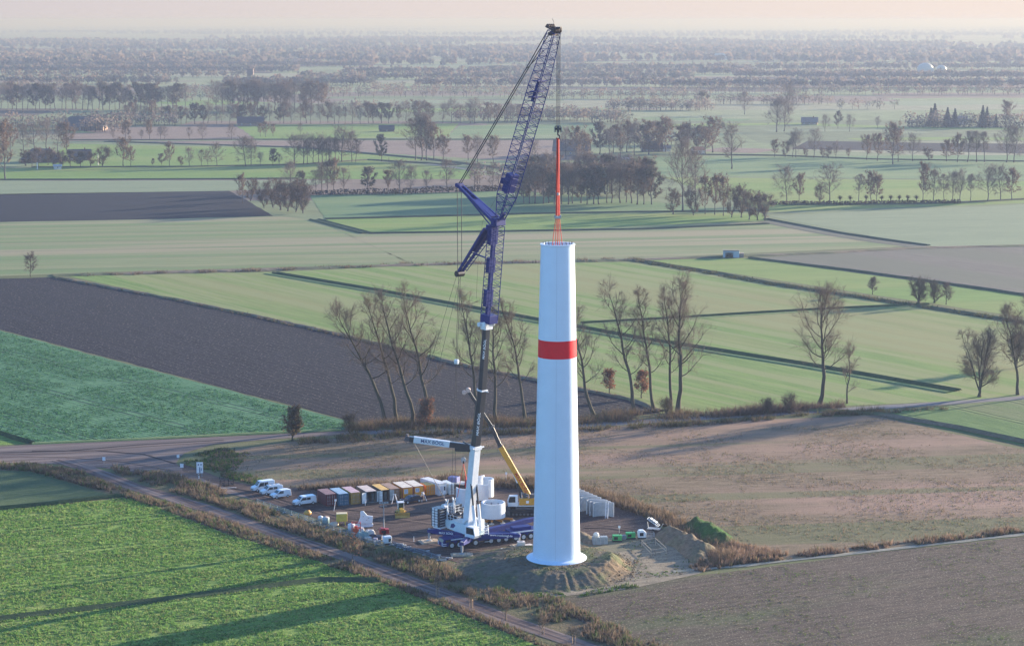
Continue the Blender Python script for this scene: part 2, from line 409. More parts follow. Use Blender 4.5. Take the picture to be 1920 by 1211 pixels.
fields = [
 # name label pts layer material
 ('far_left_ploughed', [(-260,370),(0,364),(430,358),(470,380),(512,405),(300,411),(-260,421)], 1, M_ploughfar, 'dark ploughed field at the far left'),
 ('x', [(-260,340),(640,338),(560,352),(430,358),(-260,370)], 1, M_pale, 'pale strip field above the dark ploughed field'),
 ('x', [(-260,322),(60,315),(700,303),(900,318),(880,336),(-260,337)], 1, M_green, 'narrow green pasture behind the pale strip'),
 ('x', [(130,270),(560,278),(840,300),(700,303),(60,315)], 1, M_green, 'green pasture with single trees in it'),
 ('x', [(120,240),(440,236),(480,262),(120,265)], 1, M_pink, 'pinkish brown field in front of the farm'),
 ('x', [(440,234),(860,232),(840,256),(560,262),(480,262)], 1, M_green, 'pale green pasture beside the pinkish field'),
 ('x', [(200,266),(480,264),(1100,263),(1100,300),(960,302),(560,278)], 2, M_pink, 'long pinkish brown ploughed strip'),
 ('x', [(860,236),(1120,232),(1120,252),(840,256)], 1, M_teal2, 'bluish green meadow behind the crane jib'),
 ('x', [(580,366),(980,358),(1240,380),(1420,400),(1000,402),(610,412)], 2, M_teal2, 'bluish green pasture behind the knee of the crane'),
 ('x', [(610,412),(1000,402),(1430,400),(1440,414),(900,436),(690,438)], 2, M_green, 'yellow green meadow strip in front of the wood'),
 ('x', [(-260,423),(300,412),(520,406),(590,412),(770,494),(170,511),(-260,528)], 1, M_stub, 'wide striped green field with stubble'),
 ('x', [(590,412),(690,438),(900,436),(1440,416),(1470,418),(1700,462),(1330,478),(1180,487),(770,494)], 1, M_stub, 'wide striped green field behind the tower head'),
 ('x', [(1440,405),(2120,375),(2120,462),(1730,462)], 1, M_pale, 'pale green field on the far right'),
 ('x', [(1150,295),(2120,290),(2120,340),(1240,330)], 1, M_teal2, 'bluish green pasture behind the pollard willows'),
 ('x', [(1240,332),(2120,342),(2120,374),(1440,398)], 1, M_green, 'green pasture around the pollard willows'),
 ('x', [(1410,484),(1700,466),(2120,458),(2120,580)], 1, M_greybrown, 'grey brown harvested field on the right'),
 ('x', [(1210,488),(1400,484),(2120,582),(2120,625)], 1, M_green, 'green strip beside the harvested field'),
 ('x', [(130,518),(520,510),(770,498),(1180,491),(2120,640),(2120,738),(1640,758),(1240,775),(1180,745),(860,680),(640,628)], 1, M_mid, 'large green field behind the tree row'),
 ('x', [(-260,530),(100,520),(130,522),(640,630),(860,684),(1180,748),(1240,775),(1000,795),(680,795),(0,618),(-260,560)], 2, M_plough, 'large dark ploughed field left of the crane'),
 ('x', [(-260,563),(0,620),(680,797),(640,806),(60,830),(-260,712)], 1, M_teal, 'bluish green crop field with wheel tracks'),
 ('x', [(-260,730),(50,832),(-260,846)], 2, M_vivid, 'small bright green corner of a field'),
 ('x', [(-260,955),(0,952),(215,932),(60,884),(-260,872)], 1, M_darkgreen, 'small dull green field by the junction'),
 ('x', [(-260,990),(0,957),(250,932),(420,1000),(700,1085),(600,1083),(0,1156),(-260,1190)], 1, M_vivid, 'vivid green crop field below the track'),
 ('x', [(-260,1196),(0,1162),(600,1090),(720,1092),(1010,1211),(1160,1290),(-260,1290)], 1, M_vivid2, 'vivid green crop field at the front edge'),
 ('x', [(390,850),(560,826),(1000,806),(1640,778),(2120,890),(2120,985),(1900,1000),(1400,1060),(1340,1030),(1300,985),(1240,965),(1090,925),(850,898),(590,918),(500,912),(440,885)], 1, M_meadow, 'brown meadow behind the building site'),
 ('x', [(1640,776),(1900,746),(2120,732),(2120,880)], 1, M_rightgreen, 'small green crop field at the right edge'),
 ('x', [(2120,975),(1900,1008),(1640,1036),(1300,1080),(1170,1100),(1060,1112),(1060,1150),(1340,1290),(2120,1290)], 1, M_ploughR, 'sprouting ploughed field at the lower right'),
]
slab_poly('field_margin', [(-300,455),(2200,455),(2200,1400),(-300,1400)], .004, field_mat('margin_grass', (.08, .10, .04), (.17, .16, .08), (.12, .14, .06), fine=.7, bump=.4), 'rough grass margins between the fields', ragged=0)
for nm, pts, lay, m_, lab in fields:
    slab_poly('field', pts, 0.02 * lay, m_, lab)
# rough ground under verges, pad and roads
slab_poly('verge_ground', [(-260,866),(60,872),(170,880),(350,905),(480,940),(620,985),(850,1055),(1000,1110),(1080,1130),(1420,1290),(1120,1290),(1010,1211),(720,1092),(420,1000),(230,932),(60,884),(-260,872)], 0.015, M_rough, 'rough brown grass verge beside the track')
slab_poly('pad', [(340,868),(420,898),(475,910),(560,914),(640,918),(850,905),(1000,915),(1130,936),(1225,975),(1262,1010),(1215,1045),(1120,1075),(1000,1095),(850,1052),(700,1008),(560,960),(480,938),(380,915),(320,900)], 0.05, M_pad, 'dark gravel crane pad of the building site')
slab_poly('gravel_road', [(-260,852),(60,834),(250,826),(500,815),(650,808),(640,815),(500,824),(400,833),(345,850),(330,868),(345,885),(420,912),(480,938),(380,915),(320,900),(230,882),(150,872),(60,868),(-260,866)], 0.06, M_road, 'wide gravel road junction')
slab_poly('lane', [(650,808),(860,803),(1000,799),(1100,793),(1300,781),(1500,769),(1640,761),(1800,751),(1920,742),(2120,731),(2120,737),(1920,749),(1640,768),(1500,776),(1100,801),(1000,806),(860,811),(640,815)], 0.05, M_asph, 'narrow asphalt lane along the tree row')
slab_poly('bare_ground', [(1085,1010),(1180,1008),(1262,998),(1330,1012),(1370,1040),(1310,1076),(1180,1104),(1040,1120),(900,1096),(850,1062),(980,1060)], 0.075, M_sand, 'sandy bare ground around the tower mound')
# ================================================================ relief: strips, ditches, mound, heaps
def strip(name, pts, width, z, m, prof=None, off=0.0, label=None, kind='structure', ragged=0.0, step=4.0):
    """a band along a line of the land; prof = heights across it (a bank or a ditch)"""
    P = [G(x, y) for x, y in pts]
    Q = [P[0]]
    for a, b in zip(P, P[1:]):
        n = max(1, int((b - a).length / step))
        for i in range(1, n + 1): Q.append(a.lerp(b, i / n))
    prof = prof or [0, 0]
    k = len(prof); vs, fs = [], []
    r = random.Random(len(pts) * 77 + int(pts[0][0]))
    for i, p in enumerate(Q):
        t = (Q[min(i + 1, len(Q) - 1)] - Q[max(i - 1, 0)]).normalized()
        s = Vector((t.y, -t.x, 0))
        w = width * (1 + ragged * r.uniform(-1, 1))
        for j in range(k):
            u = j / (k - 1) - 0.5
            q = p + s * (off + u * w)
            vs.append((q.x, q.y, z + prof[j] * (1 + ragged * r.uniform(-.6, .6))))
        if i:
            for j in range(k - 1):
                a = (i - 1) * k + j
                fs.append((a, a + k, a + k + 1, a + 1))
    me = bpy.data.meshes.new(name); me.from_pydata(vs, [], fs)
    bm = bmesh.new(); bm.from_mesh(me); bmesh.ops.recalc_face_normals(bm, faces=bm.faces[:])
    if sum(f.normal.z for f in bm.faces) < 0: bmesh.ops.reverse_faces(bm, faces=bm.faces[:])
    bm.to_mesh(me); bm.free()
    o = link(name, me, m); o['kind'] = kind
    if label: o['label'] = label
    return o
M_ditch_shade = field_mat('ditch_grass_shade', (.035, .065, .032), (.085, .12, .05), fine=1.2, stretch=.5, bump=.4)  # shaded side of the ditches is put into this dark grass colour
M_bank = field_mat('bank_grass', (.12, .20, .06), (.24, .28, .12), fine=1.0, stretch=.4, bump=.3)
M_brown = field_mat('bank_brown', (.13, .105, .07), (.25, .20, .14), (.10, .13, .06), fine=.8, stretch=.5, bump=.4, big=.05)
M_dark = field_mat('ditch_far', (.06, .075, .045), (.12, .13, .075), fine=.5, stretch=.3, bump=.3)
M_palelane = field_mat('pale_lane', (.22, .21, .16), (.32, .30, .24), fine=.6, stretch=.2, bump=.08)
strip('track', [(110,862),(160,877),(249,912),(320,933),(400,957),(520,1001),(653,1045),(821,1110),(948,1161),(1081,1206),(1260,1268)], 4.3, .075, M_track, [0, .03, 0, .04, 0, .03, 0], 0, 'straight gravel farm track running past the site', ragged=.06)
BANK = [0, .5, .15, .05, .15, .6, 0]
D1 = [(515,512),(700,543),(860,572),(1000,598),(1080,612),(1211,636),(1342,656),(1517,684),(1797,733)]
strip('ditch', D1, 3.24, .09, M_ditch_shade, BANK, 0, 'long dark field ditch running behind the tree row')
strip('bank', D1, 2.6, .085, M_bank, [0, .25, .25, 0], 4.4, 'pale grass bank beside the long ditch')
D3 = [(1190,488),(1330,510),(1440,531),(1600,556),(1730,575),(1920,605),(2100,634)]
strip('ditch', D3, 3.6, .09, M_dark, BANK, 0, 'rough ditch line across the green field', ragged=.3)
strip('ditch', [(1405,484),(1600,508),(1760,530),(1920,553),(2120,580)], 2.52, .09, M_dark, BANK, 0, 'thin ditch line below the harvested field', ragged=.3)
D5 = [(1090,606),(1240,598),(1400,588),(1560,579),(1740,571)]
strip('ditch', D5, 2.16, .09, M_ditch_shade, BANK, 0, 'thin ditch joining the bush cluster')
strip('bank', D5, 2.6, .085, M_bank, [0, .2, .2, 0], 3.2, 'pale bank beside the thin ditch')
strip('hedge_bank', [(100,517),(260,512),(480,506),(760,497),(1000,491),(1200,487)], 8, .085, M_brown, [0, .4, .5, 0], 0, 'brown grassy field boundary', ragged=.25)
strip('hedge_bank', [(1200,487),(1370,481),(1560,474),(1720,465),(1920,461),(2100,458)], 7, .085, M_brown, [0, .4, .5, 0], 0, 'brown grassy boundary near the small shed', ragged=.25)
strip('field_track', [(1436,415),(1500,428),(1580,443),(1660,455),(1735,464)], 10, .085, M_greybrown, [0, .1, .1, 0], 0, 'muddy track beside the pale field')
strip('ditch', [(1436,411),(1500,423),(1580,438),(1660,450),(1740,461)], 3.6, .09, M_dark, BANK, 0, 'dark ditch beside the muddy track')
strip('hedge_bank', [(100,520),(330,562),(480,593),(640,628),(860,683),(1000,712),(1180,749),(1240,772)], 2.6, .095, M_brown, [0, .5, .5, 0], 0, 'brown weedy edge of the ploughed field', ragged=.4)
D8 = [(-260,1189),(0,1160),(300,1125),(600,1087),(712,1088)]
strip('ditch', D8, 2.6, .09, M_ditch_shade, [0, .35, .0, .0, .3, 0], 0, 'dark ditch cutting the vivid crop field', step=2)
strip('bank', [(60,834),(250,826),(450,816),(640,808)], 2.2, .09, M_bank, [0, .3, .3, 0], -1.0, 'sunlit grass edge between road and crop')
strip('ditch', [(-260,735),(60,831)], 1.872, .09, M_ditch_shade, BANK, 0, 'ditch at the corner of the crop field')
strip('ditch', [(0,954),(110,944),(215,931),(255,929)], 1.584, .09, M_ditch_shade, BANK, 0, 'ditch at the top of the vivid field')
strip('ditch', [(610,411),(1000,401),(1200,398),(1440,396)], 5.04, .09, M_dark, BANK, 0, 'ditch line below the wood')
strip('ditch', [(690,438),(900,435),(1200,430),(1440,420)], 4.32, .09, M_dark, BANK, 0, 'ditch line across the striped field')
strip('ditch', [(590,412),(690,438)], 7.2, .09, M_ditch_shade, BANK, 0, 'short broad ditch near the brown bushes')
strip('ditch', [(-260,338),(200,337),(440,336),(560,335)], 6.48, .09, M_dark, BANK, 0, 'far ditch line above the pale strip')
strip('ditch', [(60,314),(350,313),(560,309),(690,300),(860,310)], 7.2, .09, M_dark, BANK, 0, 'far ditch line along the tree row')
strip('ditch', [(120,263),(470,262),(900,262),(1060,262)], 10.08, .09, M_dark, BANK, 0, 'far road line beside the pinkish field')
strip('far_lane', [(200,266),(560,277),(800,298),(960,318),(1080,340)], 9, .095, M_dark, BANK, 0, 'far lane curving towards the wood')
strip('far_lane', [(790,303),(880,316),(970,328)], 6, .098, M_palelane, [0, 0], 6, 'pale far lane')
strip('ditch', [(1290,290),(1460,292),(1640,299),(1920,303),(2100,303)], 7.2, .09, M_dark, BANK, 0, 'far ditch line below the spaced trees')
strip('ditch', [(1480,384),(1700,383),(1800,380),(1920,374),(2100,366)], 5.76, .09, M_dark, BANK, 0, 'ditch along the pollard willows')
strip('ditch', [(1500,768),(1640,776),(1800,803),(1920,829),(2100,870)], 3, .1, M_brown, BANK, 0, 'brown ditch bank beside the eastern crop')
strip('field_edge', [(1262,1072),(1400,1060),(1560,1042),(1740,1022),(1900,1004),(2100,978)], 1.6, .1, M_palelane, [0, .12, 0], 0, 'pale strip of dust at the edge of the field', ragged=.3)
for pl, c_, w_ in (([(-260,248),(110,244),(150,250)], M_teal2, 30), ([(1230,236),(1480,232),(1700,240),(2100,244)], M_green, 45), ([(1600,262),(1760,260),(2100,262)], M_green, 40),
                  ([(1440,246),(1640,244),(1720,250)], M_pale, 40), ([(1500,272),(1760,276),(2100,282)], M_ploughfar, 120), ([(1330,280),(1440,284)], M_pink, 60),
                  ([(640,190),(960,192),(1000,190)], M_pale, 120), ([(700,207),(900,206)], M_green, 90), ([(330,190),(430,196)], M_green, 120), ([(140,152),(240,152)], M_pale, 160),
                  ([(0,142),(60,140)], M_pale, 160), ([(1260,153),(1700,156)], M_pale, 200), ([(1200,222),(1400,226)], M_teal2, 60), ([(1660,195),(1900,192)], M_pale, 120),
                  ([(760,122),(940,128),(1100,122)], M_pale, 300), ([(1000,172),(1480,176)], M_pale, 120)):
    strip('far_pasture', pl, w_, .06, c_, [0, 0], 0, 'pale pasture strip among the far woods', ragged=.1, step=60)

# ---- tower mound and heaps of soil
def tower_axis():
    d = ray(1043.5, 1044); t = (2.1 - CAMH) / d.z
    return d.x * t, d.y * t
TX, TY = tower_axis()
def fbm(x, y, s, o=4, seed=0.0): return mnoise.fractal(Vector((x * s, y * s, seed)), 0.8, 2.0, o)
def smooth(t): t = max(0, min(1, t)); return t * t * (3 - 2 * t)
def mound():
    n_a, n_r = 200, 70; vs, fs = [], []
    for i in range(n_a):
        a = 2 * math.pi * i / n_a
        # farther out to the left (west), steep ridge to the right
        ro = 16.5 + 3.5 * smooth((math.cos(a - math.radians(190)) + .2)) - 1.2 * math.cos(a - math.radians(20)) + .8 * fbm(math.cos(a) * 3, math.sin(a) * 3, 1, 3, 4.2)
        rt = 9.2 + .8 * math.cos(a - math.radians(-40)) + .4 * fbm(math.cos(a) * 3, math.sin(a) * 3, 1.3, 3, 9.1)
        for j in range(n_r):
            r = ro * (j / (n_r - 1)) ** .9
            x, y = r * math.cos(a), r * math.sin(a)
            t = smooth((ro - r) / (ro - rt))
            z = 2.1 * t
            rid = math.exp(-((a - math.radians(347)) ** 2 if a > math.pi else (a + 2 * math.pi - math.radians(347)) ** 2) / .22) * math.exp(-((r - 10.8) / 1.7) ** 2)
            z += 1.1 * rid * (1 + .4 * fbm(x, y, .8, 3, 2))
            gul = fbm(math.cos(a) * 16, math.sin(a) * 16, 1, 4, 1.0) * .28 * math.exp(-((r - (ro + rt) / 2) / 3.2) ** 2)
            z += gul + .10 * fbm(x, y, .9, 4, 7) * (1 if r > 6.6 else 0) + .05 * fbm(x, y, 3, 3, 3)
            if r < 6.4: z = 2.06
            if j == n_r - 1: z = .02
            vs.append((TX + x, TY + y, z))
    for i in range(n_a):
        i2 = (i + 1) % n_a
        for j in range(n_r - 1): fs.append((i * n_r + j, i * n_r + j + 1, i2 * n_r + j + 1, i2 * n_r + j))
    me = np_mesh('mound', vs, fs, smooth=True)
    return me
def soil_mat(name, steep, flat, grass, gamt=.6, sc=.25):
    """bare earth on steep faces, thin grass elsewhere"""
    m, nt, b = new_mat(name); L = nt.links
    geo = nn(nt, 'ShaderNodeNewGeometry'); sep = nn(nt, 'ShaderNodeSeparateXYZ'); L.new(geo.outputs['Normal'], sep.inputs[0])
    n1 = nn(nt, 'ShaderNodeTexNoise'); n1.inputs['Scale'].default_value = 1.3; n1.inputs['Detail'].default_value = 6; n1.inputs['Roughness'].default_value = .65
    L.new(geo.outputs['Position'], n1.inputs['Vector'])
    n2 = nn(nt, 'ShaderNodeTexNoise'); n2.inputs['Scale'].default_value = sc; n2.inputs['Detail'].default_value = 4
    L.new(geo.outputs['Position'], n2.inputs['Vector'])
    mr = nn(nt, 'ShaderNodeMapRange'); mr.inputs[1].default_value = .82; mr.inputs[2].default_value = .97
    L.new(sep.outputs['Z'], mr.inputs[0])
    a = nn(nt, 'ShaderNodeMix', data_type='RGBA'); a.inputs[6].default_value = rgba(steep); a.inputs[7].default_value = rgba(flat); L.new(mr.outputs[0], a.inputs[0])
    mg = nn(nt, 'ShaderNodeMapRange'); mg.inputs[1].default_value = .48; mg.inputs[2].default_value = .6; mg.inputs[4].default_value = gamt; L.new(n2.outputs['Fac'], mg.inputs[0])
    g = nn(nt, 'ShaderNodeMix', data_type='RGBA'); g.inputs[7].default_value = rgba(grass); L.new(a.outputs[2], g.inputs[6]); L.new(mg.outputs[0], g.inputs[0])
    mm = nn(nt, 'ShaderNodeMapRange'); mm.inputs[1].default_value = .3; mm.inputs[2].default_value = .7; mm.inputs[3].default_value = .6; mm.inputs[4].default_value = 1.3; L.new(n1.outputs['Fac'], mm.inputs[0])
    x = nn(nt, 'ShaderNodeMix', data_type='RGBA', blend_type='MULTIPLY'); x.inputs[0].default_value = 1; L.new(g.outputs[2], x.inputs[6]); L.new(mm.outputs[0], x.inputs[7])
    L.new(x.outputs[2], b.inputs['Base Color']); b.inputs['Roughness'].default_value = .95; b.inputs['Specular IOR Level'].default_value = .1
    bp = nn(nt, 'ShaderNodeBump'); bp.inputs['Distance'].default_value = .3; L.new(n1.outputs['Fac'], bp.inputs['Height']); L.new(bp.outputs[0], b.inputs['Normal'])
    return m
M_mound = soil_mat('mound_soil', (.19, .14, .09), (.15, .125, .09), (.09, .115, .055), .75)
tag(link('mound', mound(), M_mound), 'round earth mound with steep sandy flank under the tower', kind='structure')
def heap(pts, w, h, m, label, seed=1, name='soil_heap'):
    """a long heap of soil along a line"""
    P = [G(x, y) for x, y in pts]; Q = [P[0]]
    for a, b in zip(P, P[1:]):
        n = max(1, int((b - a).length / .5))
        for i in range(1, n + 1): Q.append(a.lerp(b, i / n))
    k = 15; vs, fs = [], []
    for i, p in enumerate(Q):
        t = (Q[min(i + 1, len(Q) - 1)] - Q[max(i - 1, 0)]).normalized(); s = Vector((t.y, -t.x, 0))
        e = smooth(min(i, len(Q) - 1 - i) * .5 / (w * .5))
        for j in range(k):
            u = j / (k - 1) * 2 - 1
            q = p + s * u * w / 2 * (.6 + .4 * e) * (1 + .15 * fbm(p.x, p.y, .4, 2, seed))
            z = h * e * (1 - abs(u) ** 1.6) * (1 + .45 * fbm(q.x, q.y, .35, 3, seed)) + .12 * fbm(q.x, q.y, 1.6, 3, seed + 3)
            vs.append((q.x, q.y, max(.0, z) + .04 if 0 < j < k - 1 else -.01))
        if i:
            for j in range(k - 1):
                a = (i - 1) * k + j; fs.append((a, a + 1, a + k + 1, a + k))
    me = np_mesh(name, vs, fs, smooth=True)
    bm = bmesh.new(); bm.from_mesh(me); bmesh.ops.recalc_face_normals(bm, faces=bm.faces[:])
    if sum(f.normal.z for f in bm.faces) < 0: bmesh.ops.reverse_faces(bm, faces=bm.faces[:])
    bm.to_mesh(me); bm.free()
    tag(link(name, me, m), label, 'heap', None); return me
M_heap = soil_mat('heap_soil', (.20, .155, .11), (.16, .13, .09), (.12, .125, .07), .5)
M_heapg = soil_mat('heap_grass', (.07, .085, .035), (.05, .10, .03), (.04, .11, .025), .9)
heap([(1232,1000),(1262,1010),(1300,1030),(1340,1046)], 7, 2.2, M_heap, 'long brown heap of excavated soil right of the tower mound', 2)
heap([(1290,1030),(1310,1046),(1322,1060)], 5, 1.5, M_heap, 'low sandy heap at the end of the long soil heap', 5)
heap([(1290,985),(1325,1003),(1362,1032)], 9, 2.4, M_heapg, 'green overgrown heap beside the brown meadow', 8)
heap([(1085,1000),(1100,1012),(1118,1022)], 3.5, .9, M_heap, 'small sandy heap behind the right side of the tower', 11)

# ================================================================ the tower
M_tower = mat('tower_paint', (.66, .77, .88), .42, var=.03, scale=.4)
M_red = mat('tower_red', (.85, .002, .014), .6, var=.06, spec=.2)
M_grey = mat('galvanised_grey', (.36, .38, .40), .5, .3, var=.15)
M_darksteel = mat('dark_steel', (.03, .03, .035), .5, .4)
def tower_rad(z): 
    t = (z - 2.1) / (63.0 - 2.1)
    return 4.60 * (1 - t) + 3.20 * t
tw = empty('wind_turbine_tower', (TX, TY, 2.1)); tag(tw, 'unfinished white concrete wind turbine tower with one red band', 'tower')
def ring_wall(z0, z1, rf, m, name, joints=True, th=.35):
    mb = MB(); n = max(2, int((z1 - z0) / 1.0)); pr = []
    zz = [z0 + (z1 - z0) * i / n for i in range(n + 1)]
    for z in zz: pr.append((rf(z + 2.1), z))
    mb.lathe(pr, n=96)
    inner = [(rf(z1 + 2.1) - th, z1), (rf(z0 + 2.1) - th, z0)]
    mb.lathe([(rf(z1 + 2.1), z1), inner[0], inner[1], (rf(z0 + 2.1), z0)], n=96, smooth=False)
    return mb.build(name, m, tw)
# shell segments one above the other with fine joints
Z_RED0 = G(0, 0).z
def z_on_tower(py):
    d = ray(1043, py); t = TY / d.y
    return CAMH + d.z * t - 2.1
zr0, zr1, ztop = z_on_tower(668), z_on_tower(635), z_on_tower(457)
def seg_range(a, b, step=3.8):
    n = max(1, round((b - a) / step)); return [(a + (b - a) * i / n, a + (b - a) * (i + 1) / n) for i in range(n)]
for a, b in seg_range(0.12, zr0): ring_wall(a + .005, b - .005, tower_rad, M_tower, 'shell_segment')
ring_wall(zr0 + .012, zr1 - .012, lambda z: tower_rad(z) + .012, M_red, 'red_band')
for a, b in seg_range(zr1, ztop): ring_wall(a + .005, b - .005, tower_rad, M_tower, 'shell_segment')
MB().lathe([(tower_rad(2) - .06, .1), (tower_rad(60) - .06, zr0)], n=64).lathe([(tower_rad(zr0 + 2.1) - .05, zr0), (3.13, ztop - .1)], n=64).build('joint_lining', M_grey, tw)
mb = MB(); mb.lathe([(4.3, .32), (4.66, .32), (5.0, .22), (5.85, .0), (5.9, -.12), (5.9, -.3), (4.2, -.3)], n=96); mb.build('foundation_collar', M_tower, tw)
mb = MB(); mb.lathe([(3.26, ztop - .25), (3.32, ztop - .2), (3.32, ztop), (2.85, ztop), (2.85, ztop - .25)], n=96, smooth=False); mb.build('top_flange', M_tower, tw)
mb = MB(); mb.lathe([(2.84, ztop - 1.4), (0.3, ztop - 1.4)], n=48); mb.build('inner_platform', M_darksteel, tw)
for a in range(0, 360, 18):
    c, s_ = math.cos(math.radians(a)), math.sin(math.radians(a)); MB().tube((2.8 * c, 2.8 * s_, ztop - .4), (2.8 * c, 2.8 * s_, ztop + .35), .04, n=5).build('rim_post', M_darksteel, tw)
# vertical joint of the half shells
for az in (-94, 88):
    a = math.radians(az)
    for z0, z1 in ((.5, zr0 - .3), (zr1 + .3, ztop - .3)):
        n = 10; mb = MB()
        for i in range(n):
            za, zb = z0 + (z1 - z0) * i / n, z0 + (z1 - z0) * (i + 1) / n
            ra, rb = tower_rad(za + 2.1) + .004, tower_rad(zb + 2.1) + .004
            mb.bar((ra * math.cos(a), ra * math.sin(a), za), (rb * math.cos(a), rb * math.sin(a), zb), .022)
        mb.build('vertical_joint', mat('joint_grey', (.34, .37, .40), .7), tw)

# clods and stones thrown up by the diggers
def clods(cx, cy, r0, r1, n, seed, label, size=(.06, .28), m=None, zf=None):
    r = np.random.default_rng(seed); V, Fc = [], []
    base = np.array([(1,0,0),(0,1,0),(-1,0,0),(0,-1,0),(0,0,1),(0,0,-.6)]); fb = np.array([(0,1,4),(1,2,4),(2,3,4),(3,0,4),(1,0,5),(2,1,5),(3,2,5),(0,3,5)])
    for i in range(n):
        a = r.uniform(0, 6.283); rr = math.sqrt(r.uniform(r0 * r0, r1 * r1)); x, y = cx + rr * math.cos(a), cy + rr * math.sin(a)
        s_ = r.uniform(*size) * r.uniform(.4, 1); z = zf(x, y, rr) if zf else .05
        V.append(base * s_ * r.uniform(.6, 1.3, (6, 3)) + np.array([x, y, z])); Fc.append(fb + i * 6)
    o = link('soil_clods', np_mesh('soil_clods', np.concatenate(V), np.concatenate(Fc)), m); tag(o, label, kind='stuff')
def mz(x, y, r): return 2.1 * smooth((16.3 - r) / 7.1) + .05
clods(TX, TY, 6.3, 16.5, 2600, 1, 'clods and stones on the tower mound', m=M_mound, zf=mz)
q = G(1290, 1022); clods(q.x, q.y, 0, 14, 900, 2, 'clods on the sandy ground by the heaps', m=M_heap)
q = G(1180, 1060); clods(q.x, q.y, 0, 12, 700, 3, 'stones on the bare sand right of the mound', (.04, .18), M_heap)
# ================================================================ plants
def cones(P, D, Ln, R, k=3, curve=0.0, up=0.0):
    """n tapering twigs as k-sided cones: arrays of start, direction, length, radius"""
    n = len(P)
    D = D / np.linalg.norm(D, axis=1, keepdims=True)
    ref = np.where(np.abs(D[:, 2:3]) < .9, np.array([[0, 0, 1.]]), np.array([[1., 0, 0]]))
    s = np.cross(D, ref); s /= np.linalg.norm(s, axis=1, keepdims=True); u = np.cross(s, D)
    tip = P + D * Ln[:, None]; tip[:, 2] += up * Ln
    vs = np.empty((n, 2 * k, 3))
    for i in range(k):
        a = 2 * math.pi * i / k
        off = (s * math.cos(a) + u * math.sin(a)) * R[:, None]
        vs[:, i] = P + off; vs[:, k + i] = tip + off * .35
    base = (np.arange(n) * 2 * k)[:, None]
    fs = np.concatenate([base + np.array([[i, (i + 1) % k, k + (i + 1) % k, k + i]]) for i in range(k)], 0)
    return vs.reshape(-1, 3), fs
def tube_poly(pts, rad, k):
    pts = np.asarray(pts, float); n = len(pts)
    T = np.gradient(pts, axis=0); T /= np.linalg.norm(T, axis=1, keepdims=True) + 1e-9
    ref = np.array([1., 0, 0]) if abs(T[0, 2]) > .8 else np.array([0, 0, 1.])
    s = np.cross(T, ref); s /= np.linalg.norm(s, axis=1, keepdims=True) + 1e-9; u = np.cross(T, s)
    a = 2 * np.pi * np.arange(k) / k
    vs = pts[:, None] + (s[:, None] * np.cos(a)[None, :, None] + u[:, None] * np.sin(a)[None, :, None]) * np.asarray(rad)[:, None, None]
    fs = []
    for j in range(n - 1):
        for i in range(k): fs.append((j * k + i, j * k + (i + 1) % k, (j + 1) * k + (i + 1) % k, (j + 1) * k + i))
    return vs.reshape(-1, 3), np.array(fs)
class Geo:
    def __init__(self): self.v = []; self.f = []; self.c = []; self.n = 0
    def add(self, v, f, c):
        self.v.append(v); self.f.append(f + self.n); self.n += len(v)
        c = np.asarray(c, float)
        self.c.append(np.broadcast_to(c, (len(v), 3)) if c.ndim == 1 else c)
    def mesh(self, name): return np_mesh(name, np.concatenate(self.v), np.concatenate(self.f), np.concatenate(self.c))
def quads(P, N, size, rg, aspect=1.6):
    """leaf-sized faces at P turned any way"""
    n = len(P)
    a = rg.normal(size=(n, 3)); a /= np.linalg.norm(a, axis=1, keepdims=True)
    b = np.cross(a, rg.normal(size=(n, 3))); b /= np.linalg.norm(b, axis=1, keepdims=True)
    sz = np.asarray(size) * rg.uniform(.6, 1.3, n)
    a = a * sz[:, None] * .5; b = b * sz[:, None] * .5 * aspect
    vs = np.stack([P - a - b * .3, P + a - b * .6, P + a * .7 + b, P - a * .6 + b * .8], 1).reshape(-1, 3)
    return vs, np.arange(n * 4).reshape(n, 4)
def unit(v): return v / (np.linalg.norm(v) + 1e-9)
M_bark = attr_mat('bark', .9, 0)
M_twig = attr_mat('twig', .9, .25)
M_leaf = attr_mat('leaf', .8, .3)
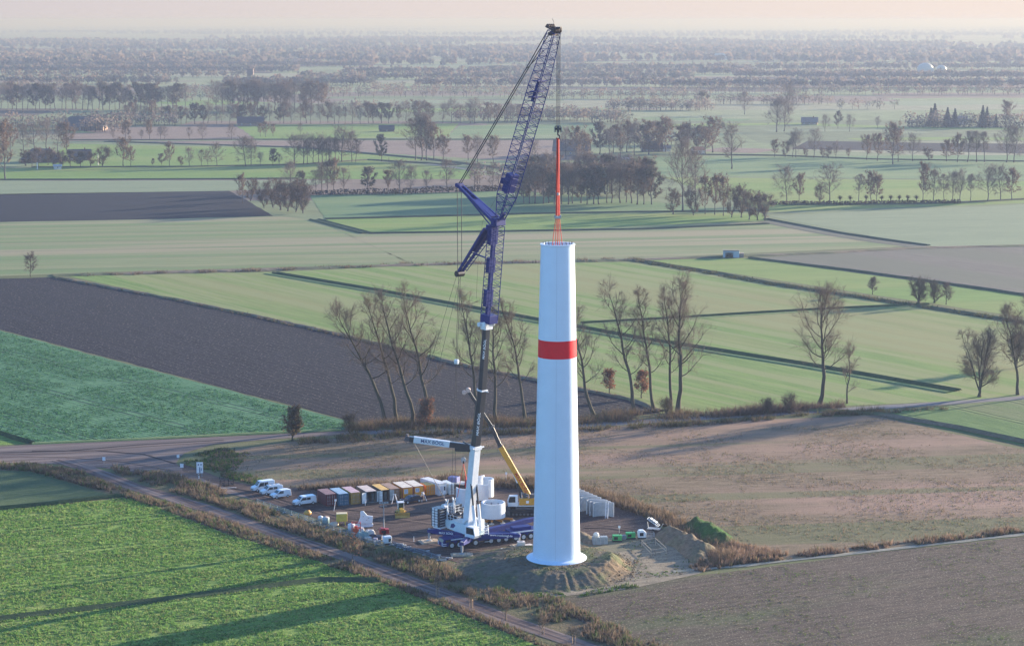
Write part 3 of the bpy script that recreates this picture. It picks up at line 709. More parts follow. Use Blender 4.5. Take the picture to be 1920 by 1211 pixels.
def grow(seed, H, r0, lean=(0, 0), first=.3, nlimb=14, spread=.28, rise=.9, n2=6, n3=6, n4=5, twig=1.0, tl=1.0, stems=1,
         bark=(.085, .078, .055), tw=(.24, .185, .14), leaf=None, nleaf=0, lsize=.35, crown_shape=.5, lrise=.25):
    rg = np.random.default_rng(seed)
    T = Geo(); C = Geo()
    P3, D3, P2, D2, L2 = [], [], [], [], []
    for st in range(stems):
        n = 12; t = np.linspace(0, 1, n)
        lx = lean[0] + (rg.normal() * .22 * H if stems > 1 else 0); ly = lean[1] + (rg.normal() * .15 * H if stems > 1 else 0)
        wob = np.cumsum(rg.normal(size=(n, 2)) * H * .008, 0)
        pts = np.stack([lx * t ** 1.3 + wob[:, 0], ly * t ** 1.3 + wob[:, 1], H * t * (1 if st == 0 else rg.uniform(.75, 1))], 1)
        pts[0, :2] = rg.normal(size=2) * (.3 if stems > 1 else 0)
        rad = r0 * .82 * (1 - t) ** .75 + .03; rad[0] *= 1.35
        v, f = tube_poly(pts, rad, 8); T.add(v, f, np.array(bark))
        for i in range(nlimb):
            tt = first + (0.97 - first) * ((i + rg.uniform(0, 1)) / nlimb)
            p = np.array([np.interp(tt, t, pts[:, q]) for q in range(3)])
            rr = np.interp(tt, t, rad)
            az = i * 2.4 + rg.uniform(-.5, .5)
            q = (tt - first) / (1 - first)
            el = math.radians(18 + 48 * q ** 1.3 + rg.uniform(-10, 12)) * rise
            shape = (math.sin(math.pi * min(1, (q * (1 - crown_shape) + crown_shape * .9)))) ** .6
            ln = H * spread * shape * rg.uniform(.65, 1.25) + .3
            d = np.array([math.cos(az) * math.cos(el), math.sin(az) * math.cos(el), math.sin(el)])
            m = 6; pl = [p]; cur = d.copy()
            for j in range(m - 1):
                cur = unit(cur + rg.normal(size=3) * .14 + np.array([0, 0, lrise])); pl.append(pl[-1] + cur * ln / (m - 1))
            pl = np.array(pl); rl = np.linspace(min(rr * .5, .035 + ln * .016), .025, m)
            v, f = tube_poly(pl, rl, 5); C.add(v, f, np.array(bark) * 1.05)
            for j in range(n2):
                u = .2 + .8 * (j + rg.uniform(0, 1)) / n2
                pp = np.array([np.interp(u * (m - 1), range(m), pl[:, k]) for k in range(3)])
                k0 = min(int(u * (m - 1)), m - 2); dd = unit(pl[k0 + 1] - pl[k0])
                dd = unit(dd + rg.normal(size=3) * .62 + np.array([0, 0, .15]))
                l2 = ln * .42 * (1.25 - .7 * u) * rg.uniform(.7, 1.3) + .4
                p2 = np.array([pp, pp + dd * l2 * .5, pp + unit(dd + rg.normal(size=3) * .3 + np.array([0, 0, .2])) * l2])
                v, f = tube_poly(p2, [max(.02, .014 * l2 + .015), .022, .012], 4); C.add(v, f, np.array(bark) * .5 + np.array(tw) * .5)
                for k in range(n3):
                    w = rg.uniform(.15, 1); P3.append(p2[0] + (p2[2] - p2[0]) * w); D3.append(unit(p2[2] - p2[0]) + rg.normal(size=3) * .6 + np.array([0, 0, .15])); L2.append(l2)
    P3 = np.array(P3); D3 = np.array(D3); L3 = np.array(L2) * rg.uniform(.35, .75, len(P3)) * tl + .25
    v, f = cones(P3, D3, L3, np.full(len(P3), .02 * twig + .004)); cc = np.array(tw) * rg.uniform(.75, 1.3, (len(P3), 1)); C.add(v, f, np.repeat(cc, 6, 0))
    if n4:
        idx = np.repeat(np.arange(len(P3)), n4); D3n = D3 / np.linalg.norm(D3, axis=1, keepdims=True)
        P4 = P3[idx] + D3n[idx] * (L3[idx] * rg.uniform(.1, 1, len(idx)))[:, None]
        D4 = D3n[idx] + rg.normal(size=(len(idx), 3)) * .7; L4 = L3[idx] * rg.uniform(.4, .8, len(idx)) + .15
        v, f = cones(P4, D4, L4, np.full(len(P4), .013 * twig + .003)); cc = np.array(tw) * rg.uniform(.8, 1.4, (len(P4), 1)); C.add(v, f, np.repeat(cc, 6, 0))
    if leaf is not None:
        src = P3[rg.integers(0, len(P3), nleaf)] + rg.normal(size=(nleaf, 3)) * .35 * max(1, H / 18)
        v, f = quads(src, None, lsize, rg); lc = np.array(leaf)[rg.integers(0, len(leaf), nleaf)] * rg.uniform(.7, 1.3, (nleaf, 1)); C.add(v, f, np.repeat(lc, 4, 0))
    return T.mesh('trunk'), C.mesh('crown')
def plant(name, meshes, loc, label, cat, group=None, scale=1.0, rz=0.0, leafy=False):
    t = empty(name, loc, rz); t.scale = (scale, scale, scale) if not isinstance(scale, tuple) else scale
    tag(t, label, cat, group)
    tr, cr = meshes
    o = bpy.data.objects.new('trunk', tr); COL.objects.link(o); o.parent = t
    c = bpy.data.objects.new('crown', cr); COL.objects.link(c); c.parent = t
    if not tr.materials: tr.materials.append(M_bark)
    if not cr.materials: cr.materials.append(M_leaf if leafy else M_twig)
    return t
def ppm(py):
    d = ray(960, py); return F * (-d.z) / CAMH          # photo pixels per metre on the ground there
def near_tree(seed, bx, by, tx, ty, label, r0=.55, cat='tree', group='bare tall trees along the lane', **kw):
    g = G(bx, by); k = ppm(by)
    H = (by - ty) / k / .98; lx = (tx - bx) / k
    plant('bare_tree', grow(seed, H, r0, (lx, kw.pop('ly', 0)), **kw), g, label, cat, group)
tall = dict(first=.30, nlimb=16, spread=.25, n2=7, n3=6, n4=6, rise=.95, twig=.9)
near_tree(1, 722, 792, 632, 588, 'bare tree at the western end of the row, leaning hard towards the ploughed field', .6, **dict(tall, first=.38, spread=.28))
near_tree(2, 744, 789, 684, 572, 'bare leaning tree, second from the western end of the lane row', .55, **tall)
near_tree(3, 773, 796, 716, 566, 'bare tree with forked crown, third from the western end of the row', .6, **tall)
near_tree(4, 806, 797, 770, 562, 'bare tall tree above a rusty bush, nearest left of the crane ropes', .6, **tall)
near_tree(5, 896, 792, 868, 562, 'bare tree whose lower trunk is hidden by the black crane boom', .5, **dict(tall, spread=.19))
near_tree(6, 930, 790, 922, 588, 'bare tree just right of the black crane boom, with spreading limbs', .55, **tall)
near_tree(7, 984, 786, 952, 575, 'bare thin tree between crane boom and white tower', .5, **dict(tall, spread=.19))
near_tree(8, 1113, 778, 1076, 590, 'bare leaning tree half hidden behind the right side of the tower', .55, **tall)
near_tree(9, 1192, 776, 1150, 553, 'bare tall tree leaning left, first right of the white tower with thin side limbs', .6, **tall)
near_tree(10, 1226, 768, 1199, 549, 'slim bare tree, second in the group of four right of the tower', .5, **dict(tall, spread=.18))
near_tree(11, 1257, 767, 1234, 551, 'slim bare tree, third in the group of four right of the tower', .5, **dict(tall, spread=.19))
near_tree(12, 1271, 772, 1275, 545, 'bare tree with thick trunk and broad limbs, right end of the group of four', .75, **dict(tall, spread=.32, n2=8, first=.26))
near_tree(13, 1537, 758, 1520, 560, 'solitary big bare tree with round crown east of the tower', .7, **dict(tall, first=.30, nlimb=20, spread=.33, crown_shape=.3, n2=8))
near_tree(14, 1588, 756, 1590, 655, 'small thin bare tree beside the solitary big tree', .28, **dict(tall, first=.2, spread=.26, nlimb=10, n4=3))
near_tree(15, 1837, 744, 1833, 628, 'bare many-stemmed bushy tree by the lane at the eastern side', .25, **dict(tall, stems=6, first=.15, spread=.30, nlimb=8, n4=5))
near_tree(16, 1908, 740, 1878, 585, 'bare leaning tree at the right edge of the lane row', .5, **dict(tall, first=.3, spread=.27))
near_tree(17, 1950, 742, 1925, 570, 'bare tree half outside the right border', .5, **dict(tall, first=.3, spread=.27))
sm = dict(nlimb=12, first=.15, spread=.38, n2=5, n3=5, n4=3, crown_shape=.2)
rust = [(.30, .13, .075), (.36, .17, .10), (.24, .13, .08)]
def small(seed, bx, by, h, label, cat='tree', name='small_tree', **kw):
    k = ppm(by); a = dict(sm); a.update(kw)
    plant(name, grow(seed, h / k, .16, **a), G(bx, by), label, cat, None, leafy=a.get('leaf') is not None)
small(21, 1143, 737, 36, 'small round tree with reddish leaves on the green field right of the tower', leaf=rust, nleaf=700, lsize=.34)
small(22, 1203, 746, 44, 'reddish leafy small tree between two bare trunks right of the tower', leaf=rust, nleaf=900, lsize=.34)
small(23, 548, 826, 56, 'small brownish tree standing at the corner of road and bluish crop', leaf=[(.14, .11, .06), (.18, .12, .07), (.10, .10, .05)], nleaf=1400, lsize=.4, stems=2)
small(24, 796, 800, 46, 'rust coloured bush at the foot of the bare trees', 'bush', 'bush', leaf=rust, nleaf=600, lsize=.36, stems=3, first=.05)
small(25, 57, 519, 38, 'solitary small bare tree at the corner of the dark ploughed field', tw=(.15, .11, .10), twig=2.2)
small(26, 1636, 552, 26, 'small bare bush on the ditch line east of the shed', 'bush', 'bush', twig=2.2, tw=(.17, .13, .11))
small(27, 1722, 568, 38, 'broad dark bush on the ditch line, widest of its group', 'bush', 'bush', stems=7, first=.04, spread=.55, nlimb=8, n2=4, n3=4, n4=2, twig=1.8, tw=(.15, .13, .10))
small(28, 1752, 568, 34, 'rounded dark bush between the broad bush and the small tree', 'bush', 'bush', stems=5, first=.04, spread=.5, nlimb=8, n2=4, n3=4, n4=2, twig=1.8, tw=(.15, .13, .10))
small(29, 1774, 571, 34, 'small bare tree at the right end of the ditch bush group', twig=2.2, tw=(.16, .125, .11))
small(30, 655, 812, 26, 'dark thorny bush by the lane at the tip of the crop field', 'bush', 'bush', stems=5, first=.04, spread=.62, nlimb=7, n2=4, n3=3, n4=2, tw=(.10, .085, .06))
small(31, 1250, 780, 26, 'brown bush by the lane under the thick bare tree', 'bush', 'bush', stems=5, first=.04, spread=.62, nlimb=7, n2=4, n3=3, n4=2, tw=(.17, .13, .09))
small(32, 1480, 775, 26, 'reddish brown bush by the lane before the solitary tree', 'bush', 'bush', stems=5, first=.04, spread=.62, nlimb=7, n2=4, n3=3, n4=2, tw=(.15, .10, .085))
small(33, 1440, 778, 20, 'low reddish bush by the lane left of the reddish brown bush', 'bush', 'bush', stems=5, first=.04, spread=.7, nlimb=7, n2=4, n3=3, n4=2, tw=(.15, .10, .085))
small(34, 1905, 690, 60, 'dense dark round tree at the right border', twig=2.5, nlimb=16, tw=(.09, .085, .075), stems=2)
for i, (x, y) in enumerate(((370,1012),)): pass

# -------- tufts of grass, reeds and low scrub
def poly_area_sample(poly, dens, rg, keep=None):
    P = np.array([[G(x, y).x, G(x, y).y] for x, y in poly])
    lo, hi = P.min(0), P.max(0); n = int(np.prod(hi - lo) * dens)
    q = rg.uniform(lo, hi, (n, 2)); ins = np.zeros(n, bool); j = len(P) - 1
    for i in range(len(P)):
        a, b = P[i], P[j]
        c = ((a[1] > q[:, 1]) != (b[1] > q[:, 1])) & (q[:, 0] < (b[0] - a[0]) * (q[:, 1] - a[1]) / (b[1] - a[1] + 1e-12) + a[0]); ins ^= c; j = i
    return q[ins]
def clumpy(q, scale, seed):
    return np.array([mnoise.fractal(Vector((x * scale, y * scale, seed)), .8, 2, 3) for x, y in q])
def tufts(name, poly, dens, h, pal, label, seed=1, rows=None, blades=6, w=.10, spread=.35, z=.05, clump=.12, thin=-.25, wts=None, lean=.35):
    rg = np.random.default_rng(seed)
    q = poly_area_sample(poly, dens, rg) if isinstance(poly, list) else poly
    cl = clumpy(q, clump, seed); keep = cl > thin + rg.normal(size=len(q)) * .12; q = q[keep]; cl = cl[keep]
    if rows:
        an, tr = rows; y_ = -q[:, 0] * math.sin(an) + q[:, 1] * math.cos(an); f_ = np.abs(((y_ / tr) % 1) * tr - tr / 2)
        ok = (np.abs(f_ - 1.2) > .38) & ((np.abs(((y_ / .9) % 1) - .5) < .36) | (rg.uniform(size=len(q)) < .25)); q = q[ok]; cl = cl[ok]
    n = len(q); pal = np.array(pal); ci = rg.choice(len(pal), n, p=wts)
    nz = clumpy(q, clump * 1.7, seed + 5); ci = np.where(nz > .22, rg.integers(0, max(1, len(pal) // 2), n), ci)
    hh = rg.uniform(h[0], h[1], n) * (1 + .5 * np.clip(cl, -.5, .6))
    idx = np.repeat(np.arange(n), blades); m = len(idx)
    b = np.zeros((m, 3)); b[:, :2] = q[idx] + rg.normal(size=(m, 2)) * spread * .5; b[:, 2] = z
    d = rg.normal(size=(m, 2)) * lean; H = hh[idx] * rg.uniform(.6, 1.1, m)
    tip = b + np.stack([d[:, 0] * H, d[:, 1] * H, H], 1)
    a = rg.uniform(0, math.pi, m); ww = w * rg.uniform(.6, 1.4, m); s = np.stack([np.cos(a) * ww, np.sin(a) * ww, np.zeros(m)], 1)
    vs = np.stack([b - s, b + s, tip], 1).reshape(-1, 3); fs = np.arange(m * 3).reshape(m, 3)
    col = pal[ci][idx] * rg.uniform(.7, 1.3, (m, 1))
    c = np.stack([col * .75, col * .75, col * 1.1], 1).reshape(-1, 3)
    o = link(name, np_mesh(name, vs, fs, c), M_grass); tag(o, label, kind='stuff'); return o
M_grass = attr_mat('grass_blade', .85, .35)
BR = [(.19, .14, .10), (.23, .175, .12), (.14, .105, .08), (.125, .14, .065), (.08, .13, .04)]
GR = [(.06, .13, .03), (.10, .17, .045), (.15, .17, .07), (.05, .10, .03)]
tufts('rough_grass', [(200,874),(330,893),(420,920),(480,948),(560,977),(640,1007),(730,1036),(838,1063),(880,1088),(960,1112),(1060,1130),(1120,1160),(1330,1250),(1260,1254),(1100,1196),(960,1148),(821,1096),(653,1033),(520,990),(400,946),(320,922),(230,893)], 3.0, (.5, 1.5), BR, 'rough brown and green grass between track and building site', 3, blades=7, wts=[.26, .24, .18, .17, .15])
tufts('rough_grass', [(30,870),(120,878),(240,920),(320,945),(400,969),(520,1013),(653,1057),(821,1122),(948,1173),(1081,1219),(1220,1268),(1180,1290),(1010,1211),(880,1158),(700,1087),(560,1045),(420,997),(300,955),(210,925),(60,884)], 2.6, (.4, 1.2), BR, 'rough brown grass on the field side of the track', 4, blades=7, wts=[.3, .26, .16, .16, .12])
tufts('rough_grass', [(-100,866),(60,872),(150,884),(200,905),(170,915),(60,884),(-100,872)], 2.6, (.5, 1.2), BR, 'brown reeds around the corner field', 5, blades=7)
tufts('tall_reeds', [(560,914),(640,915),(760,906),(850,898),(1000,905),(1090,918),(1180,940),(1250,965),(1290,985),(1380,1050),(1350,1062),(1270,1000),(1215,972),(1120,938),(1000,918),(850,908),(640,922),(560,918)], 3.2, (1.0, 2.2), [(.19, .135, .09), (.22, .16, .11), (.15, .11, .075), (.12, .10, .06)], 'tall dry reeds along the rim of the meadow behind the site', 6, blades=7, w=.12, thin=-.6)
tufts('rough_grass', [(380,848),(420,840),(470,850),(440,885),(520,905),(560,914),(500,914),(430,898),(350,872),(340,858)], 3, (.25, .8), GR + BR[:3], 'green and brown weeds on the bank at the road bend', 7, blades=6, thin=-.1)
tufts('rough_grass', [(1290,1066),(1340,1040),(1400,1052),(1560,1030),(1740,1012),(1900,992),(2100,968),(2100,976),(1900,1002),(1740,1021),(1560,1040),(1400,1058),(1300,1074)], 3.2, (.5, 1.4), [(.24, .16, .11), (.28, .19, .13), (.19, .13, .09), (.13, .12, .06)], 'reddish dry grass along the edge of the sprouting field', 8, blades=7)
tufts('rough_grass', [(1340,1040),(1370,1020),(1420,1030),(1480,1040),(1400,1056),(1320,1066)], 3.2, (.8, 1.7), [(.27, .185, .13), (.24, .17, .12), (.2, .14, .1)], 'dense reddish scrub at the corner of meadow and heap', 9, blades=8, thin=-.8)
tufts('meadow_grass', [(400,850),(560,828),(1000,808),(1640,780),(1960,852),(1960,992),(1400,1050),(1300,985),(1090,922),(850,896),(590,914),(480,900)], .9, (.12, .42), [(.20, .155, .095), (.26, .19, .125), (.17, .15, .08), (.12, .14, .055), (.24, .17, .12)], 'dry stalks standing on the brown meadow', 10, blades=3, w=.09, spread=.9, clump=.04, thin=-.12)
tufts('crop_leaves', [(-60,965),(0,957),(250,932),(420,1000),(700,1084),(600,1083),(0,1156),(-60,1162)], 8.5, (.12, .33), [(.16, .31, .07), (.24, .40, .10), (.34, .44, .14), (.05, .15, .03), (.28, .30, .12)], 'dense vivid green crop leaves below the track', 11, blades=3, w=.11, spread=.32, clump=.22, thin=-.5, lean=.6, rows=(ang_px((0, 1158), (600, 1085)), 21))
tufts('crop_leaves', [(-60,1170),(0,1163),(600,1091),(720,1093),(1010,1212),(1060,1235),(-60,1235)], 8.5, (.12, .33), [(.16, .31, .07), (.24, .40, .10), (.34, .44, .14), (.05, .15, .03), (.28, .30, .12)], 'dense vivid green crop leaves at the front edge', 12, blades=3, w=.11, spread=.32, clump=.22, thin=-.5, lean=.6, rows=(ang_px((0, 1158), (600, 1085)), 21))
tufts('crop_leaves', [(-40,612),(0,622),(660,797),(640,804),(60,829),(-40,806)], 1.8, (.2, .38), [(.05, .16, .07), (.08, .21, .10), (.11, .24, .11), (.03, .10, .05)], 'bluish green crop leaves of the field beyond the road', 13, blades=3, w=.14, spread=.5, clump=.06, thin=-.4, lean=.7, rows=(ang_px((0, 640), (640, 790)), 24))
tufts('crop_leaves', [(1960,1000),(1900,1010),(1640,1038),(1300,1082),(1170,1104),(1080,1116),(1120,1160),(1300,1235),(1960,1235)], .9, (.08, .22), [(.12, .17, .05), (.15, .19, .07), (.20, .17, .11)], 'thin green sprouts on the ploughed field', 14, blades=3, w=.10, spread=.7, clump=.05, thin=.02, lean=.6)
tufts('lane_scrub', [(650,800),(740,790),(860,792),(1000,786),(1100,782),(1240,770),(1330,778),(1500,766),(1500,772),(1330,784),(1100,796),(1000,801),(860,806),(650,809)], 1.6, (.8, 2.6), [(.13, .10, .07), (.17, .125, .085), (.10, .10, .05), (.20, .13, .09)], 'brown scrub along the lane under the bare trees', 15, blades=9, w=.07, spread=1.1, thin=-.15, lean=.5)
tufts('lane_scrub', [(560,826),(650,814),(860,811),(1000,807),(1300,792),(1500,778),(1660,769),(1800,766),(1660,776),(1500,784),(1300,799),(1000,814),(860,820),(560,834)], 1.5, (.6, 2.0), [(.10, .10, .045), (.14, .11, .07), (.08, .09, .04), (.19, .13, .09)], 'dark scrub on the meadow side of the lane', 16, blades=9, w=.07, spread=1.0, thin=-.1, lean=.5)
tufts('lane_scrub', [(1340,776),(1440,768),(1560,762),(1600,760),(1560,768),(1440,776),(1340,783)], 2.0, (1.2, 3.0), [(.14, .10, .08), (.17, .12, .09)], 'dense reddish scrub beside the solitary tree', 17, blades=10, w=.07, spread=1.2, thin=-.9, lean=.5)
tufts('mound_grass', [(860,1068),(900,1095),(1000,1112),(1080,1112),(1180,1095),(1200,1100),(1060,1125),(960,1112),(880,1090),(850,1066)], 3, (.2, .6), GR, 'green weeds around the foot of the tower mound', 18, blades=6)
tufts('mound_grass', [(1180,1010),(1290,1010),(1330,1040),(1290,1075),(1180,1090),(1190,1050)], 1.2, (.1, .35), GR + BR[:2], 'thin grass on the sandy ground right of the mound', 19, blades=5, thin=.0)
tufts('ditch_scrub', [(150,515),(480,506),(760,495),(1000,489),(1200,485),(1200,489),(1000,493),(760,499),(480,509),(150,518)], .5, (.6, 1.6), [(.16, .12, .085), (.08, .08, .05), (.22, .17, .12)], 'patchy scrub on the field boundary', 20, blades=8, w=.14, spread=1.6, thin=.0)
tufts('ditch_scrub', [(100,519),(330,561),(640,627),(860,682),(1180,747),(1180,750),(860,686),(640,632),(330,565),(100,522)], .9, (.4, 1.1), BR[:4], 'weeds along the edge of the ploughed field', 21, blades=6, w=.1, thin=-.1)
tufts('ditch_scrub', [(1190,486),(1440,529),(1730,573),(1920,603),(1920,608),(1730,578),(1440,534),(1190,491)], .5, (.5, 1.4), [(.10, .11, .05), (.16, .13, .08), (.07, .08, .04)], 'rough weeds along the ditch east of the tower', 22, blades=8, w=.14, spread=1.4, thin=-.1)

# -------- the far country: single trees in rows, then woods
rg = np.random.default_rng(99)
def farset(n, f): return [f(i) for i in range(n)]
LV_BR = [(.21, .14, .10), (.24, .165, .115), (.17, .125, .09)]
FB = dict(nlimb=15, n2=6, n3=5, n4=3, twig=2.6, tl=1.25, first=.20, spread=.44, crown_shape=.22, bark=(.10, .09, .085), tw=(.24, .195, .17))
proto = {
 'bare': farset(5, lambda i: grow(200 + i, 20, .35, **FB)),
 'tall': farset(3, lambda i: grow(210 + i, 20, .30, **dict(FB, first=.32, spread=.26, nlimb=14))),
 'leafy': farset(3, lambda i: grow(220 + i, 20, .35, **dict(FB, leaf=LV_BR, nleaf=1300, lsize=.5, n4=2))),
 'dark': farset(2, lambda i: grow(230 + i, 20, .35, **dict(FB, first=.15, leaf=[(.12, .13, .095), (.145, .14, .105), (.17, .14, .115)], nleaf=2400, lsize=.6, n4=1))),
 'bush': farset(2, lambda i: grow(240 + i, 20, .25, **dict(FB, first=.05, stems=4, spread=.42, nlimb=6, tw=(.12, .095, .085), leaf=LV_BR, nleaf=500, lsize=.6))),
}
def conifer(seed):
    r = np.random.default_rng(seed); T = Geo(); C = Geo()
    v, f = tube_poly([(0, 0, 0), (0, 0, 10), (0, 0, 20)], [.3, .18, .03], 6); T.add(v, f, (.06, .05, .04))
    n = 2600; t = r.uniform(0, 1, n) ** 1.3; a = r.uniform(0, 6.283, n); rr = (1 - t) * 4.2 * np.sqrt(r.uniform(.15, 1, n)) * (1 + .25 * np.sin(t * 60))
    P = np.stack([rr * np.cos(a), rr * np.sin(a), 1.2 + t * 18.6 - rr * .2], 1); v, f = quads(P, None, .8, r); C.add(v, f, np.repeat(np.array([[.11, .12, .10]]) * r.uniform(.6, 1.5, (n, 1)), 4, 0))
    return T.mesh('trunk'), C.mesh('crown')
def pollard(seed):
    r = np.random.default_rng(seed); T = Geo(); C = Geo()
    v, f = tube_poly([(0, 0, 0), (.2, 0, 5), (.1, 0, 10)], [.9, .7, 1.2], 8); T.add(v, f, (.06, .055, .045))
    n = 260; D = r.normal(size=(n, 3)) * .55 + np.array([0, 0, 1.1]); v, f = cones(np.tile([[.1, 0, 9.5]], (n, 1)) + r.normal(size=(n, 3)) * .5, D, r.uniform(5, 10, n), np.full(n, .1)); C.add(v, f, (.10, .085, .07))
    return T.mesh('trunk'), C.mesh('crown')
proto['conifer'] = [conifer(1), conifer(2)]; proto['pollard'] = [pollard(3), pollard(4)]
ORD = 'first second third fourth fifth sixth seventh eighth ninth tenth eleventh twelfth thirteenth fourteenth fifteenth sixteenth seventeenth eighteenth nineteenth twentieth'.split()
TENS = {2: 'twenty', 3: 'thirty', 4: 'forty', 5: 'fifty'}
def ordinal(n):
    if n <= 20: return ORD[n - 1]
    return {30: 'thirtieth', 40: 'fortieth', 50: 'fiftieth'}.get(n) or TENS[n // 10] + '-' + ORD[n % 10 - 1]
KN = {'bare': 'bare_tree', 'tall': 'bare_tree', 'leafy': 'brown_leaved_tree', 'dark': 'dark_tree', 'bush': 'bush', 'conifer': 'conifer', 'pollard': 'pollard_willow'}
KL = {'bare': 'bare tree', 'tall': 'slim bare tree', 'leafy': 'brown-leaved tree', 'dark': 'dark dense tree', 'bush': 'brown bush', 'conifer': 'dark conifer', 'pollard': 'pollard willow'}
def row(where, items):
    """items: (px, py, height px, kind[, width factor])"""
    items = sorted(items, key=lambda q: q[0])
    for i, it in enumerate(items):
        x, y, h, kd = it[:4]; wf = it[4] if len(it) > 4 else 1.0
        k = ppm(y); s = h / k / 20.0; ms = proto[kd][(i * 7 + int(x)) % len(proto[kd])]
        lab = f'{KL[kd]}, {ordinal(i + 1)} from the left {where}' if len(items) > 1 else f'{KL[kd]} {where}'
        plant(KN[kd], ms, G(x, y), lab, 'bush' if kd == 'bush' else 'tree', 'trees ' + where, (s * wf * 1.1, s * wf * 1.1, s), rg.uniform(0, 6.28), leafy=kd in ('leafy', 'dark', 'conifer', 'bush'))
R = rg.uniform
row('around the dark-roofed farm', [(10, 337, 95, 'leafy', .8), (44, 283, 42, 'bare', 1.2), (64, 284, 44, 'bare', 1.2), (88, 280, 46, 'bare', 1.2), (108, 284, 40, 'bare'), (126, 292, 52, 'leafy'), (60, 312, 24, 'dark', 1.5), (90, 310, 24, 'dark', 1.4), (132, 312, 26, 'dark', 1.6), (152, 314, 26, 'dark', 1.5), (170, 312, 26, 'bush', 1.2), (192, 312, 34, 'bush', 1.2), (72, 313, 30, 'leafy', 1.3), (100, 313, 30, 'bush', 1.2), (116, 314, 26, 'bush', 1.3), (48, 311, 26, 'bush', 1.3), (20, 290, 48, 'leafy'), (2, 300, 50, 'bare')])
row('in the scattered row on the narrow pasture', [(231, 312, 46, 'leafy'), (245, 311, 30, 'leafy'), (287, 311, 12, 'dark'), (303, 309, 18, 'dark', 1.3), (318, 312, 38, 'leafy', .8), (340, 311, 16, 'bush'), (355, 312, 30, 'bare', 1.1), (378, 311, 26, 'bare'), (390, 311, 24, 'bare'), (407, 312, 36, 'bare', 1.1), (460, 312, 46, 'bare', 1.1), (471, 311, 42, 'bare'), (489, 311, 20, 'bare'), (512, 311, 28, 'dark'), (524, 310, 18, 'bare')])
row('in the dense row left of the jib', [(552, 309, 48, 'bare', 1.2), (569, 308, 48, 'bare'), (576, 307, 40, 'tall'), (588, 307, 44, 'bare'), (597, 307, 44, 'tall'), (604, 307, 44, 'bare'), (611, 307, 42, 'tall'), (618, 306, 42, 'bare'), (629, 305, 44, 'tall'), (641, 304, 54, 'bare', 1.2), (660, 304, 48, 'bare', 1.1), (667, 304, 40, 'tall')])
row('beside the far curving lane', [(715, 303, 44, 'dark', .9), (779, 300, 68, 'bare', .9), (790, 301, 74, 'bare', .9), (800, 301, 72, 'leafy', .9), (814, 301, 60, 'leafy', .9), (832, 301, 40, 'leafy'), (878, 300, 40, 'leafy'), (895, 305, 42, 'bare'), (925, 306, 44, 'leafy'), (1000, 312, 40, 'bare')])
row('in the low row before the brown hedge', [(545, 358, 46, 'bare', 1.2), (566, 360, 34, 'dark'), (592, 361, 36, 'bare'), (603, 360, 44, 'bare'), (614, 361, 52, 'bare'), (626, 361, 54, 'leafy', .8), (645, 361, 40, 'bare'), (690, 361, 42, 'dark', 1.2), (728, 360, 34, 'leafy', 1.1), (749, 361, 52, 'bare', 1.2), (770, 360, 40, 'bare'), (800, 359, 34, 'bare'), (838, 355, 48, 'bare', 1.2), (890, 354, 42, 'bare', 1.1), (925, 356, 40, 'bare', 1.1)])
row('in the brown thicket near the far ploughed field', [(455, 382, 48, 'leafy', .7), (470, 378, 40, 'bush', .9), (495, 390, 34, 'bush'), (512, 390, 48, 'bush'), (526, 394, 50, 'bush'), (540, 396, 54, 'bush'), (555, 398, 54, 'bush'), (568, 400, 46, 'bush', .9)])
row('on the edge of the pinkish field', [(212, 262, 17, 'bare'), (235, 263, 32, 'leafy'), (265, 262, 15, 'bare'), (281, 262, 32, 'leafy'), (301, 262, 20, 'bare'), (308, 262, 20, 'bare'), (355, 263, 21, 'bare'), (379, 263, 26, 'bare'), (434, 263, 26, 'bare'), (488, 256, 22, 'leafy'), (498, 257, 24, 'leafy'), (512, 256, 20, 'leafy'), (563, 252, 18, 'bare')])
row('in the tall dense far left row', [(x + R(-3, 3), 206 + R(-1, 1), R(38, 46), random.choice(['tall', 'bare', 'dark'] if x % 3 else ['tall', 'leafy']), R(.9, 1.3)) for x in range(4, 350, 10)])
row('in the tall far block left of the jib', [(x + R(-3, 3), 208 + R(-2, 1), R(40, 50), random.choice(['tall', 'bare', 'leafy']), R(1, 1.3)) for x in range(405, 606, 10)])
row('in the long far row above the pinkish field', [(x + R(-4, 4), 232 + R(-1, 1), R(26, 36), random.choice(['bare', 'bare', 'dark', 'tall', 'leafy']), R(.9, 1.3)) for x in range(235, 730, 13)])
row('in the far row behind the crane jib', [(x + R(-5, 5), 231 + R(-2, 1), R(24, 38), random.choice(['bare', 'bare', 'leafy']), R(.9, 1.4)) for x in range(742, 990, 17)])
row('in the dark wood behind the tower head', [(x + R(-3, 3), y + R(-2, 2), R(50, 66) * (1 if x > 985 else .8), random.choice(['dark', 'bare', 'bare', 'leafy', 'dark']), R(.9, 1.2)) for y in (382, 366) for x in range(968, 1226, 12)])
row('around the farm east of the slings', [(x + R(-4, 4), y + R(-3, 3), R(40, 58), random.choice(['dark', 'bare', 'leafy', 'leafy']), R(.9, 1.2)) for x, y in ((1058, 300), (1076, 302), (1094, 303), (1125, 290), (1140, 294), (1152, 290), (1165, 295), (1178, 288), (1190, 292), (1205, 288), (1220, 290), (1238, 286), (1250, 284), (1275, 286), (1292, 288), (1310, 287), (1325, 289), (1338, 286))])
row('in the meadow behind the brown thicket', [(1280, 395, 108, 'bare', .8), (1304, 388, 92, 'bare', .8), (1372, 317, 72, 'bare', 1.0)])
